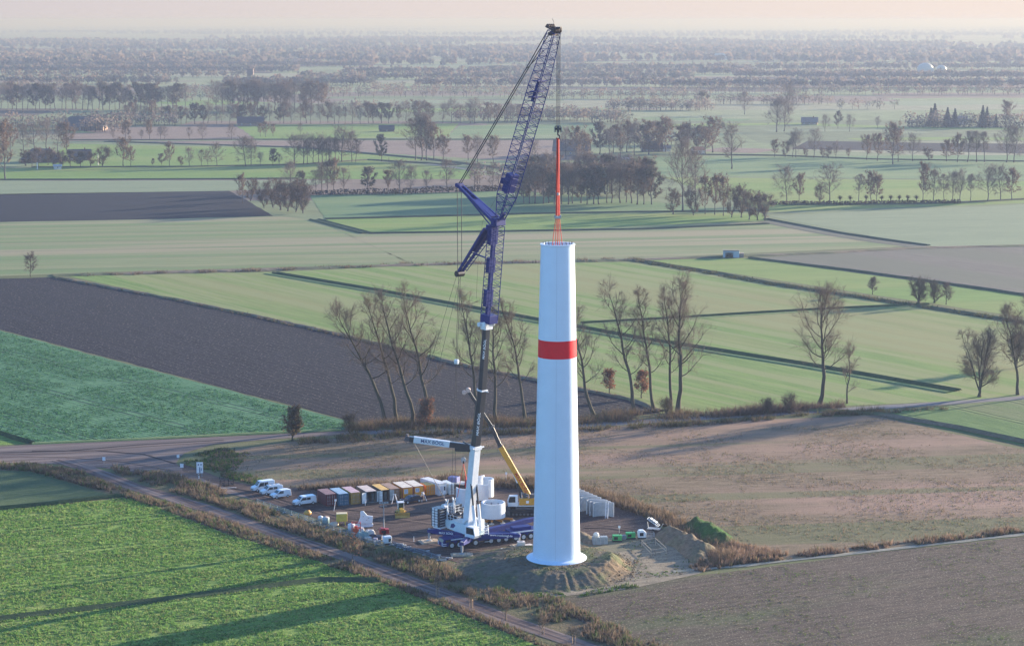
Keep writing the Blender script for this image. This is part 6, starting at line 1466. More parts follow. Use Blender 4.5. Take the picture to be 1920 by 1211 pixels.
def tarp(px, py, sx, sy, h, label, col, seed, name='tarpaulin'):
    n = 14; vs, fs = [], []
    for i in range(n + 1):
        for j in range(n + 1):
            u, v = i / n * 2 - 1, j / n * 2 - 1; e = smooth((1 - max(abs(u), abs(v))) * 4)
            vs.append((u * sx / 2, v * sy / 2, e * h * (1 + .35 * mnoise.noise(Vector((u * 2, v * 2, seed)))) + .01))
    for i in range(n):
        for j in range(n): a = i * (n + 1) + j; fs.append((a, a + 1, a + n + 2, a + n + 1))
    me = np_mesh(name, vs, fs, smooth=True); o = link(name, me, mat('tarp_' + str(seed), col, .55, var=.25)); o.location = vcenter(px, py); o.rotation_euler = (0, 0, .3); tag(o, label, 'tarpaulin'); return o
tarp(681, 1007, 2.6, 2.0, 1.0, 'grey green tarpaulin over goods by the fence', (.20, .30, .29), 3)
tarp(677, 1001, 1.4, 1.2, 1.2, 'white tarpaulin next to the red machine', (.62, .62, .58), 4)
tarp(694, 1001, 2.0, 1.2, .8, 'white sheet over a small heap behind the tarpaulins', (.58, .58, .56), 5)
M_clut = [mat('clutter_dark', (.05, .05, .08), .6, var=.3), mat('clutter_grey', (.28, .29, .31), .6, var=.3), mat('clutter_pale', (.58, .58, .56), .6, var=.2), mat('clutter_lilac', (.26, .24, .32), .6)]
def crate(px, py, sx, sy, sz, m, label, rz=.2, name='crate', cat='crate', rails=False):
    t = thing(name, vcenter(px, py), rz, label, cat)
    mb = MB(); mb.b2((-sx / 2, -sy / 2, .12), (sx / 2, sy / 2, sz)); mb.build('box', m, t, .03)
    mb = MB(); 
    for y in (-sy * .35, 0, sy * .35): mb.box((0, y, .06), (sx, .12, .11))
    mb.build('pallet', M_wood, t)
    if rails:
        mb = MB()
        for x in (-sx / 2, 0, sx / 2):
            for y in (-sy / 2 - .02, sy / 2 + .02): mb.b2((x - .04, y - .03, .1), (x + .04, y + .03, sz + .06))
        mb.build('corner_post', M_grey, t)
    return t
for i, (x, y, a, b, c, m, l) in enumerate(((690, 1010, 1.4, 1.0, .35, 2, 'flat pale crate beside the grey green tarpaulin'), (699, 1008, 1.0, .8, .7, 0, 'small dark crate near the light mast'), (704, 1014, 1.2, .8, .6, 3, 'lilac grey crate near the white box'), (696, 1014, 1.0, .7, .4, 1, 'low grey crate by the fence under the light mast'), (711, 1011, 1.3, .9, .8, 0, 'dark crate touching the red generator'), (707, 1018, 1.5, .7, .5, 1, 'grey crate next to the white box with dark opening'))):
    crate(x, y, a, b, c, M_clut[m], l, rz=.1 + i * .7)
t = thing('white_cabinet', vcenter(726, 1020), .35, 'white rounded cabinet with a dark opening at the fence corner', 'cabinet')
MB().b2((-.85, -.65, .25), (.85, .65, 1.7)).build('housing', M_carwhite, t, .2); MB().b2((.1, -.68, .6), (.65, -.62, 1.25)).build('opening', M_darksteel, t)
for y in (-.4, .4): MB().b2((-.7, y - .08, 0), (.7, y + .08, .25)).build('skid', M_darksteel, t)
# small white signposts of the yard
def post(px, py, h, label, head=True, m=None, name='marker_post', cat='post', lean=(0, 0)):
    t = thing(name, vcenter(px, py), 0, label, cat); MB().tube((0, 0, 0), (lean[0], lean[1], h), .05, n=6).build('pole', m or M_text_w, t)
    if head: MB().box((lean[0], lean[1] - .04, h), (.45, .06, .45)).build('plate', M_text_w, t)
post(626, 958, 2.4, 'leaning white marker post before the maroon container', lean=(.4, 0))
post(685, 948, 1.2, 'short white post before the open container'); post(833, 933, 1.2, 'short white post before the white cabin')
post(776, 1016, 1.2, 'thin white peg on the gravel left of the outrigger mat', head=False); post(949, 905, 2.2, 'white lamp post behind the white shell segments'); post(924, 1044, .8, 'tiny peg on the gravel before the crane', head=False)
def trestle(px, py, label, rz=0):
    t = thing('trestle', vcenter(px, py), rz, label, 'trestle'); mb = MB()
    for s in (-1, 1):
        mb.bar((s * .6, -.7, 0), (s * .1, 0, 2.0), .08); mb.bar((s * .6, .7, 0), (s * .1, 0, 2.0), .08)
    mb.bar((-.4, 0, 2.0), (.4, 0, 2.0), .08); mb.build('frame', M_text_w, t)
trestle(740, 943, 'white folding trestle at the rusty container'); trestle(793, 939, 'white folding trestle behind the dark car', .5)
# ---- low fence of the site
def fence(pts, h, label, m, posts=2.4, name='site_fence', rails=(.15, .5, .95), mesh=True):
    P = [G(x, y) for x, y in pts]; t = empty(name, (P[0].x, P[0].y, .05)); tag(t, label, 'fence'); O = P[0]
    mb = MB()
    for a, b in zip(P, P[1:]):
        n = max(1, int((b - a).length / posts))
        for i in range(n):
            q, w = a.lerp(b, i / n) - O, a.lerp(b, (i + 1) / n) - O
            for z in rails: mb.tube(q + Vector((0, 0, z * h)), w + Vector((0, 0, z * h)), .045, n=5)
            if mesh:
                k = 9
                for j in range(k): c = q.lerp(w, (j + .5) / k); mb.tube(c + Vector((0, 0, .12)), c + Vector((0, 0, h * .95)), .018, n=4)
            MB().tube(q, q + Vector((0, 0, h)), .06, n=6).build('post', m, t); MB().box(q + Vector((0, 0, .07)), (.7, .3, .14), rz=.5).build('foot', M_grey, t)
    mb.build('mesh_panel', m, t);
M_fence = mat('fence_blue_grey', (.20, .27, .31), .5, .3)
fence([(482, 944), (520, 957), (560, 971), (600, 986), (650, 1003), (690, 1017), (722, 1026)], 1.1, 'low blue grey mesh fence between vans and rough grass', M_fence)
fence([(732, 1022), (760, 1031), (795, 1041), (838, 1056)], 1.0, 'low blue grey mesh fence ending at the outrigger mat', M_fence)
# pipes and planks stacked along the lower fence
def plank(px, py, l, rz, label, m, w=.3, h=.2, name='plank', cat='plank'):
    o = MB().box((0, 0, h / 2), (l, w, h)).build(name, m, None, .02); o.location = vcenter(px, py); o.rotation_euler = (0, 0, rz); tag(o, label, cat)
fa = ang_px((732, 1022), (838, 1056))
for i, (x, y, l) in enumerate(((745, 1023, 3), (760, 1030, 5), (778, 1033, 5), (800, 1037, 6), (812, 1043, 4), (826, 1046, 5))):
    plank(x, y, l, fa + (i % 3 - 1) * .06, f'dark steel girder lying by the lower fence, {ordinal(i + 1)} from the left', M_clut[0], .35, .35, 'girder', 'girder')
for i, (x, y, l, a) in enumerate(((741, 1021, 1.4, .6), (750, 1020, 1.6, -.3), (757, 1023, 1.3, .9), (764, 1026, 1.5, .2), (785, 1032, .9, .1), (802, 1033, .8, .4), (822, 1041, 1.0, .2), (830, 1050, 2.4, .3), (842, 1046, 1.4, -.4), (752, 1027, 1.0, 1.2))):
    plank(x, y, l, a, f'pale short board lying by the lower fence, {ordinal(i + 1)} in the scatter', M_clut[2], .35, .12, 'board', 'board')
# things beside the tower foot
t = thing('concrete_block', vcenter(977, 1031), .15, 'pale cube block on the timber mat beside the tower', 'block'); MB().b2((-.75, -.7, .45), (.75, .7, 1.75)).build('cube_body', mat('block_pale', (.60, .56, .52), .8, var=.15), t, .04); MB().b2((-.3, -.2, 1.75), (.3, .2, 1.85)).build('lifting_eye', M_grey, t)
plank(951, 1031, 2.4, .15, 'white slab lying on the gravel left of the pale block', mat('slab_white', (.66, .66, .64), .7), 1.4, .22, 'slab', 'slab')
plank(988, 1024, 2.2, .5, 'pale slab behind the cube block', mat('block_pale', (.60, .56, .52), .8, var=.15), 1.2, .3, 'slab', 'slab')
plank(990, 1034, 1.8, .1, 'tan board heap corner right of the cube block', M_wood, 1.0, .25, 'board', 'board')
# ---- ring of the next tower stage on its orange stand
ry = G(925, 974, .9); RY = ry.y + 2.5; RC = Vector((at(924.5, 960, RY).x, RY, 0))
M_ringw = mat('ring_white', (.68, .72, .76), .5, var=.04)
t = thing('ring_segment', (RC.x, RC.y, .95), 0, 'white closed concrete ring standing on orange supports behind the crane', 'tower ring')
mb = MB(); mb.lathe([(2.62, 0), (2.54, 3.15), (2.25, 3.15), (2.33, 0), (2.62, 0)], n=64, smooth=False)
for i, f in enumerate(mb.sm): mb.sm[i] = True
o = mb.build('ring_wall', M_ringw, t); md = o.modifiers.new('Edge', 'EDGE_SPLIT'); md.split_angle = math.radians(40)
mb = MB()
for a in (100, 130, 60): c, s = math.cos(math.radians(a)), math.sin(math.radians(a)); mb.box((2.2 * c, 2.2 * s, 2.2), (.2, .25, .6), rz=math.radians(a))
mb.build('wall_bracket', M_grey, t)
t = thing('ring_support', (RC.x, RC.y, .055), 0, 'orange star shaped support with flat feet under the white ring', 'support')
for i, a in enumerate((-95, -50, -5, 60, 130, 200, 240)):
    c, s = math.cos(math.radians(a)), math.sin(math.radians(a)); l = 3.2 if i != 2 else 4.2
    ar = MB().bar((c * .8, s * .8, .6), (c * l, s * l, .45), .4, .45).build('arm', mat('support_orange', (.52, .20, .03), .5, var=.2), t, .04)
    MB().tube((c * l, s * l, 0), (c * l, s * l, .16), .55, n=14).tube((c * l, s * l, .1), (c * l, s * l, .5), .14, n=8).build('foot', mat('foot_cream', (.55, .50, .42), .6), ar)
# ---- open shell segments behind
def shell(p, rz, r, a, h, label, group='white shell segments', m=None, th=.3, name='shell_segment', z=.055):
    t = thing(name, (p[0], p[1], z), rz, label, 'shell segment', group); n = 20; a0, a1 = -a / 2, a / 2
    mb = MB(); vs, fs = [], []
    for i in range(n + 1):
        w = a0 + (a1 - a0) * i / n; c, s = math.cos(w), math.sin(w)
        vs += [((r) * c - r, r * s, 0), (r * c - r, r * s, h), ((r - th) * c - r, (r - th) * s, h), ((r - th) * c - r, (r - th) * s, 0)]
        if i:
            b = (i - 1) * 4
            for j in range(4): fs.append((b + j, b + (j + 1) % 4, b + 4 + (j + 1) % 4, b + 4 + j))
    fs += [(0, 1, 2, 3), tuple(4 * n + j for j in (3, 2, 1, 0))]
    mb.add(vs, fs); mb.build('curved_wall', m or M_ringw, t)
    mb = MB()
    for w in (a0 + .06, a1 - .06):
        for z_ in (.5, h * .5, h - .5): mb.box(((r - th - .03) * math.cos(w) - r, (r - th - .03) * math.sin(w), z_), (.12, .18, .3), rz=w)
    mb.build('joint_pocket', M_grey, t); return t
shell(G(868, 950), math.radians(-110), 2.4, 2.2, 3.9, 'white curved shell behind the crane body, under the red slings')
shell(G(903, 939), math.radians(-100), 2.2, 1.4, 3.6, 'white curved shell directly behind the hydraulic rams')
shell(G(897, 925), math.radians(-70), 2.4, 1.6, 3.9, 'farthest white shell with a dark open side')
shell(G(925, 929), math.radians(20), 1.9, 3.0, 4.0, 'white half round shell showing its shaded hollow side')
# row of curved grey shells right of the tower, opened towards the camera
M_shg = mat('shell_grey', (.40, .42, .43), .65, var=.15)
base = G(1129, 971)
for i in range(9):
    off = Vector((-1.05, 2.0, 0)) * i * (.62 if i < 3 else .8)
    t = shell((base.x + off.x + .3, base.y + off.y + 2.0, 0), math.radians(90), 3.0, 1.75, 3.1, f'grey curved shell right of the tower, {ordinal(i + 1)} of the nested row counted from the camera', 'nested grey shells', M_shg, .28)
t = thing('ladder', G(1137, 972), -.2, 'light metal ladder leaning on the frontmost grey shell', 'ladder')
t.rotation_euler = (math.radians(-14), 0, -.25)
mb = MB(); mb.bar((-.28, 0, 0), (-.28, 0, 3.6), .09); mb.bar((.28, 0, 0), (.28, 0, 3.6), .09)
for i in range(11): mb.bar((-.28, 0, .25 + i * .31), (.28, 0, .25 + i * .31), .06)
mb.build('ladder_frame', M_text_w, t)
# ---- equipment at the right side of the pad
M_green = mat('generator_green', (.05, .36, .10), .45, var=.12)
crate(1118, 1021, 1.5, 1.3, 1.6, mat('crate_grey', (.26, .31, .34), .6, var=.25), 'grey steel crate carrying a white bag right of the tower foot', .1, rails=True)
crate(1132, 1020, 1.4, 1.3, 1.6, mat('crate_grey', (.26, .31, .34), .6, var=.25), 'grey steel crate without a bag, beside the one with the bag', .1, rails=True)
bm_ = bmesh.new(); bmesh.ops.create_icosphere(bm_, subdivisions=3, radius=.62)
for v in bm_.verts: v.co = Vector((v.co.x, v.co.y, v.co.z * .9 + .45)) * (1 + .15 * mnoise.noise(v.co * 2.2))
me = bpy.data.meshes.new('bulk_bag'); bm_.to_mesh(me); bm_.free(); o = link('bulk_bag', me, mat('bag_white', (.66, .66, .62), .9, var=.15)); q = vcenter(1118, 1021); o.location = (q.x, q.y, 1.62); tag(o, 'white bulk bag resting on the grey steel crate', 'bulk bag')
for f_ in me.polygons: f_.use_smooth = True
def generator(px, py, label, rz=.05):
    t = thing('generator', vcenter(px, py), rz, label, 'generator'); MB().b2((-.95, -.55, .3), (.95, .55, 1.35)).build('housing', M_green, t, .06)
    MB().b2((-.7, -.58, .5), (.1, -.54, 1.1)).build('grille', M_darksteel, t); MB().b2((-1.0, -.6, 0), (1.0, .6, .28)).build('skid', M_darksteel, t, .03); MB().tube((.5, .2, 1.3), (.5, .2, 1.7), .06, n=8).build('exhaust', M_darksteel, t)
generator(1157, 1015, 'bright green generator next to a thin pole, nearer the grey crates')
generator(1182, 1010, 'bright green generator nearer the white compressor', .15)
post(1161, 1011, 2.6, 'grey pole with a flat head rising behind the first green generator', m=M_grey)
crate(1170, 1011, 1.0, .8, .9, M_clut[1], 'small grey box between the two green generators', .3)
t = thing('compressor', vcenter(1203, 1009), .1, 'white and grey compressor right of the green generators', 'compressor'); MB().prism([(-.85, .25), (.85, .25), (.85, 1.3), (.3, 1.75), (-.6, 1.75), (-.85, 1.3)], -.6, .6, axis='Y').build('housing', M_carwhite, t, .06)
MB().b2((-.5, -.63, .6), (.3, -.58, 1.3)).build('grille', M_darksteel, t); MB().b2((-.8, -.5, 0), (.8, .5, .25)).build('skid', M_darksteel, t)
t = thing('mesh_cage', vcenter(1219, 1009), .1, 'open metal mesh cage at the edge of the reeds', 'cage'); mb = MB()
for x in np.linspace(-.8, .8, 6):
    for y in (-.6, .6): mb.bar((x, y, .05), (x, y, 1.2), .035)
for y in np.linspace(-.6, .6, 4):
    for x in (-.8, .8): mb.bar((x, y, .05), (x, y, 1.2), .035)
for z in (.1, .5, .85, 1.2):
    for y in (-.6, .6): mb.bar((-.8, y, z), (.8, y, z), .04)
    for x in (-.8, .8): mb.bar((x, -.6, z), (x, .6, z), .04)
mb.build('cage_mesh', M_grey, t)
# tilted frame on a trailer at the reeds
t = thing('tilted_rack', vcenter(1226, 996), -.35, 'tilted grey rack with a barred panel on a small trailer at the reeds', 'rack')
mb = MB(); mb.b2((-1.3, -.7, .5), (1.3, .7, .65)); mb.bar((-1.2, 0, .6), (-1.4, 0, 1.9), .12); mb.bar((1.0, 0, .6), (.3, 0, 1.2), .12); mb.bar((1.3, -.1, .6), (2.0, -.1, 1.8), .14); mb.build('trailer_base', M_grey, t)
for y in (-.8, .8): MB().tube((0, y - .1, .32), (0, y + .1, .32), .32, n=14).build('wheel', M_rubber, t)
Mr = Matrix.Rotation(math.radians(32), 3, 'Y'); mb = MB()
for y in (-.75, .75): mb.box(Vector((-.1, 0, 2.0)) + Mr @ Vector((0, y, 0)), (2.8, .09, .14), M=Mr)
for x in np.linspace(-1.35, 1.35, 9): mb.box(Vector((-.1, 0, 2.0)) + Mr @ Vector((x, 0, 0)), (.09, 1.5, .12), M=Mr)
for i in range(3): mb.box(Vector((-.1, 0, 2.15)) + Mr @ Vector((-.6 + i * .6, 0, .15)), (.45, 1.1, .18), M=Mr)
mb.build('barred_panel', mat('rack_pale', (.50, .54, .58), .5), t)
# timber post-and-rail square on the sand
def rail_square(cs, label):
    P = [G(*c) for c in cs]; t = empty('rail_fence', (P[0].x, P[0].y, .08)); tag(t, label, 'fence'); O = P[0]; mb = MB()
    for p in P: MB().box(p - O + Vector((0, 0, .75)), (.11, .11, 1.5)).build('post', M_wood, t)
    for a, b in zip(P, P[1:] + P[:1]):
        for z in (.7, 1.4): MB().bar(a - O + Vector((0, 0, z)), b - O + Vector((0, 0, z)), .07).build('rail', M_wood, t)
rail_square([(1221, 1044), (1249, 1040), (1229, 1022), (1203, 1026)], 'thin timber post and rail square on the sand right of the mound')
# ---- white sign board, small signs and steel rack at the bend
def board(px, py, h, label):
    t = thing('sign_board', vcenter(px, py), .12, label, 'sign'); z1 = h
    for x in (-.45, .45): MB().box((x, .06, .9), (.1, .1, 1.8)).build('post', M_grey, t)
    MB().b2((-.75, -.06, .9), (.75, .0, h)).build('board', M_text_w, t, .05)
    mb = MB(); mb.b2((-.45, -.08, h - .75), (-.15, -.06, h - .45)); mb.b2((.15, -.08, h - .75), (.45, -.06, h - .45)); mb.b2((-.12, -.08, 1.0), (.12, -.06, h - 1.2)); mb.b2((.3, -.08, 1.4), (.45, -.06, 2.1)); mb.build('pictogram', mat('pictogram_blue', (.08, .14, .24), .6), t)
board(375, 894, 3.5, 'tall white sign board with dark pictogram on the grass at the road bend')
def small_sign(px, py, h, w, label, lab_m=None):
    t = thing('road_sign', vcenter(px, py), 0, label, 'sign'); MB().tube((0, 0, 0), (0, 0, h), .04, n=6).build('pole', M_grey, t); MB().box((0, -.05, h - w / 2), (w, .04, w * 1.2)).build('plate', M_text_w, t)
small_sign(195, 869, 1.5, .7, 'small white sign at the tip of the verge between the roads')
small_sign(334, 862, 1.2, .6, 'small white sign on the dark weeds at the bend'); small_sign(341, 880, 1.3, .8, 'small white sign left of the tall sign board')
for x, y, l in ((340, 898, 'short reflector post at the road edge below the small sign'), (373, 897, 'short reflector post before the tall sign board')):
    t = thing('reflector_post', vcenter(x, y), 0, l, 'post'); MB().box((0, 0, .5), (.16, .14, 1.0)).build('pole', M_text_w, t); MB().box((0, 0, .8), (.18, .16, .22)).build('black_band', M_darksteel, t)
t = thing('steel_rack', vcenter(425, 910), .1, 'black angular steel rack standing on the grass left of the vans', 'rack'); mb = MB()
for x in (-1.5, -.6, .4, 1.5):
    mb.bar((x, -.6, 0), (x + .15, -.6, 1.6), .14); mb.bar((x, .6, 0), (x - .1, .6, 1.9), .14); mb.bar((x, -.6, 1.3), (x, .6, 1.3), .12)
mb.bar((-1.5, -.6, .2), (1.6, -.6, .3), .16); mb.bar((-1.5, .6, .3), (1.6, .6, .3), .16); mb.bar((-1.5, -.6, 1.4), (-.6, -.6, .4), .1); mb.bar((.4, -.6, 1.5), (1.5, -.6, .3), .1); mb.bar((-1.5, .6, 1.7), (.4, .6, 1.3), .12)
mb.build('rack_frame', M_darksteel, t)
plank(428, 915, 3.6, .1, 'pale board lying before the black steel rack', M_clut[2], .3, .1, 'board', 'board')
# ---- staked saplings along the track
for i, (x, y, h, l) in enumerate(((662, 1064, 4.0, 'leafy sapling with a stake beside the track, opposite the light mast'), (820, 1117, 2.2, 'staked sapling beside the track, below the lower fence end'), (884, 1140, 2.0, 'staked sapling beside the track, below the tower mound'), (948, 1163, 1.9, 'staked sapling beside the track where brown shrubs begin'), (1017, 1189, 1.8, 'staked sapling near the lower border'), (1075, 1207, 1.7, 'staked sapling cut by the lower border'))):
    t = thing('sapling', vcenter(x, y), .4 * i, l, 'tree', 'staked saplings along the track')
    mb = MB()
    for a in (0, 2.1, 4.2): mb.tube((.35 * math.cos(a), .35 * math.sin(a), 0), (.3 * math.cos(a), .3 * math.sin(a), 1.6), .045, n=5)
    mb.bar((.3, 0, 1.5), (.3 * math.cos(2.1), .3 * math.sin(2.1), 1.5), .06); mb.bar((.3, 0, 1.5), (.3 * math.cos(4.2), .3 * math.sin(4.2), 1.5), .06); mb.build('stake_frame', mat('stake_wood', (.42, .28, .17), .8), t)
    tr, cr = grow(400 + i, h * 1.3, .04, **dict(sm, nlimb=9, n2=3, n3=3, n4=2, first=.35, twig=.9, leaf=rust if i == 0 else None, nleaf=160 if i == 0 else 0, lsize=.22)); tr.materials.append(M_bark); cr.materials.append(M_leaf); link('trunk', tr, None, t); link('crown', cr, None, t)
# ---- red truck and red slings behind the crane
t = thing('red_truck', vcenter(864, 915), math.radians(-25), 'red lorry with a pale flatbed parked behind the white crane', 'truck')
MB().b2((-3.2, -1.2, .8), (1.6, 1.2, 1.05)).build('chassis', M_darksteel, t); MB().b2((-3.2, -1.2, 1.05), (1.4, 1.2, 1.35)).build('flatbed', M_clut[2], t, .02)
cb = MB().prism([(1.6, .6), (3.7, .6), (3.7, 1.5), (3.4, 2.7), (1.6, 2.8)], -1.2, 1.2, axis='Y').build('cab', mat('machine_red', (.40, .02, .02), .45, var=.2), t, .08); MB().prism([(1.9, 1.6), (3.3, 1.6), (3.15, 2.4), (1.9, 2.4)], -1.22, 1.22, axis='Y').build('window', M_glass, cb)
for x in (-2.4, -1.2, 2.8):
    for s in (-1, 1): MB().tube((x, s * 1.0, .5), (x, s * 1.25, .5), .5, n=16).build('wheel', M_rubber, t)
MB().b2((-2.8, -.9, 1.35), (-.6, .9, 2.5)).build('load', mat('load_blue', (.10, .12, .30), .6, var=.3), t, .05)
# ---- yellow crawler crane behind the tower
YB = G(975, 967); YY = YB.y + 1.6
t = thing('crawler_crane', (YB.x + .9, YY, .055), 0, 'yellow telescopic crawler crane with a slanting boom behind the tower', 'crane')
def yl(px, py, dy=0): q = at(px, py, YY + dy); return q - Vector((YB.x + .9, YY, .055))
M_ygrey = mat('undercarriage_grey', (.09, .09, .095), .6, var=.2)
for s in (-1, 1):
    mb = MB(); c = s * 1.9; pts = [(-3.6, .12), (3.6, .12), (4.0, .5), (4.0, 1.1), (3.6, 1.4), (-3.6, 1.4), (-4.0, 1.1), (-4.0, .5)]
    mb.prism(pts, c - .4, c + .4, axis='Y'); tr = mb.build('crawler_track', M_rubber, t, .08)
    mb = MB(); 
    for i in range(9): mb.tube((-3.2 + i * .8, c - .46, .45), (-3.2 + i * .8, c - .40, .45), .26, n=12)
    mb.tube((-3.55, c - .48, .78), (-3.55, c - .40, .78), .55, n=16); mb.tube((3.55, c - .48, .78), (3.55, c - .40, .78), .55, n=16); mb.build('roller_frame', M_ygrey, tr)
MB().b2((-1.8, -1.5, .9), (1.8, 1.5, 1.7)).tube((0, 0, 1.6), (0, 0, 2.0), 1.2, n=24).build('undercarriage', M_ygrey, t, .05)
MB().b2((-1.3, -1.5, 2.0), (4.6, 1.5, 2.25)).build('deck', M_rim, t); MB().b2((-1.1, -1.5, 2.27), (4.4, 1.5, 3.7)).build('engine_house', M_yel, t, .08)
MB().b2((4.2, -1.6, 2.0), (5.4, 1.6, 3.9)).build('counterweight', M_ygrey, t, .06)
mb = MB(); mb.prism([(-3.5, 2.0), (-1.35, 2.0), (-1.35, 4.35), (-3.2, 4.35), (-3.6, 3.2)], -1.55, -.4, axis='Y'); cb = mb.build('cab', M_white, t, .08)
MB().prism([(-3.35, 2.9), (-1.9, 2.9), (-1.9, 4.15), (-3.1, 4.15), (-3.4, 3.2)], -1.58, -.38, axis='Y').build('cab_window', M_glass, cb)
MB().b2((.4, -1.53, 2.7), (1.0, -1.5, 3.3)).build('emblem', M_text_w, t)
yf, ym, yk, yt = yl(992, 930), yl(938, 836), yl(922, 800), yl(878, 733)
mb = MB(); mb.bar(yf, ym, 1.05, 1.15); yb = mb.build('boom_base_section', M_yel, t, .06)
MB().bar(ym, yk, .8, .85).build('telescopic_section', M_black, t, .04); MB().bar(yk, yt, .65, .7).build('telescopic_section', M_black, t, .04)
for q in (yk, ym): MB().bar(q - (yt - yf).normalized() * .15, q + (yt - yf).normalized() * .15, 1.1, 1.15).build('boom_collar', M_ygrey, t, .02)
mb = MB(); mb.tube(yt + Vector((0, -.45, .2)), yt + Vector((0, .45, .2)), .5, n=16); mb.tube(yt + Vector((-.9, -.4, -.3)), yt + Vector((-.9, .4, -.3)), .42, n=14); mb.bar(yt + Vector((.2, 0, 0)), yt + Vector((-.8, 0, -.3)), .5); mb.build('boom_head', mat('head_cream', (.55, .42, .36), .6), t)
yd = (yt - yf).normalized()
text_mesh('lettering', 'MAX BÖGL', 1.0, M_text_r, t, yf.lerp(ym, .27) + Vector((0, -.54, 0)), plane_rot(-yd, Vector((0, -1, 0))), .01)
mb = MB(); mb.tube(yl(977, 934, -.3), yl(970, 905, -.3), .24, n=12); ry_ = mb.build('luffing_cylinder', M_darksteel, t); MB().tube(yl(970, 905, -.3), yl(957, 876, -.3), .15, n=10).build('piston_rod', M_white, ry_)
mb = MB(); mb.b2((1.2, -1.0, 3.7), (2.2, .2, 4.5)); mb.tube((.2, -.7, 4.2), (.2, .7, 4.2), .55, n=16); mb.build('winch', M_ygrey, t)
rail([(-.6, -1.4, 3.7), (-.6, .6, 3.7), (.9, -1.4, 3.7)], .9, par=t, m=M_rim)
hkp = at(869, 862, YY)
mb = MB()
for o in (-.12, .12): mb.tube(yt + Vector((-1.05 + o, 0, -.4)), hkp - Vector((YB.x + .9, YY, .055)) + Vector((o, 0, .4)), .025, n=5)
mb.build('hoist_rope', M_rope, t)
hb = thing('hook_block', (hkp.x, YY, hkp.z), 0, 'round grey hook block of the yellow crane, left of the white boom', 'hook block')
MB().tube((0, -.15, 0), (0, .15, 0), .55, n=18).build('sheave', M_grey, hb); MB().box((0, 0, -.5), (.3, .4, .6)).build('hook_frame', M_darksteel, hb)
sg = thing('lifting_sling', (hkp.x, YY, .06), 0, 'thin red slings spreading from the small hook block to a shell', 'lifting sling')
for dx, dy in ((-1.3, -.8), (-1.3, .9), (1.3, -.8), (1.3, .9)): MB().tube((0, 0, hkp.z - .9), (dx, dy, 3.9), .06, n=5).build('sling_leg', M_orange, sg)

M_rut = field_mat('rut_mud', (.10, .07, .06), (.16, .115, .09), fine=1.2, stretch=.3, bump=.12)
M_rutd = field_mat('rut_dark', (.016, .012, .014), (.04, .03, .03), fine=1.2, stretch=.3, bump=.12)
for i, (pl, w_, m_) in enumerate((([(470,922),(560,952),(640,975),(740,985),(830,972),(880,958)], .5, M_rut), ([(474,919),(564,949),(644,971),(742,981),(830,968),(878,955)], .5, M_rutd),
        ([(600,962),(700,972),(790,958),(850,946)], .45, M_rut), ([(760,995),(800,1000),(835,1003)], .5, M_rutd), ([(640,955),(720,962),(800,962),(850,978)], .5, M_rutd),
        ([(690,968),(760,975),(830,985)], .8, M_rut), ([(1095,985),(1140,985),(1200,993)], .5, M_rut), ([(1095,990),(1140,991),(1196,998)], .5, M_rutd), ([(740,1010),(800,1020),(860,1028),(930,1036)], .6, M_rut),
        ([(420,912),(470,922)], .6, M_rutd), ([(0,852),(120,850),(260,838),(420,828)], .7, M_rut), ([(0,858),(120,857),(230,866),(330,884)], .6, M_rut), ([(60,846),(180,845),(270,852),(330,870)], .6, M_rutd), ([(0,849),(120,846),(260,834),(420,825)], .6, M_rutd))):
    strip('wheel_rut', pl, w_, .082 + .002 * i, m_, [0, .03, 0], 0, 'muddy wheel rut on gravel', ragged=.35, step=1.5)
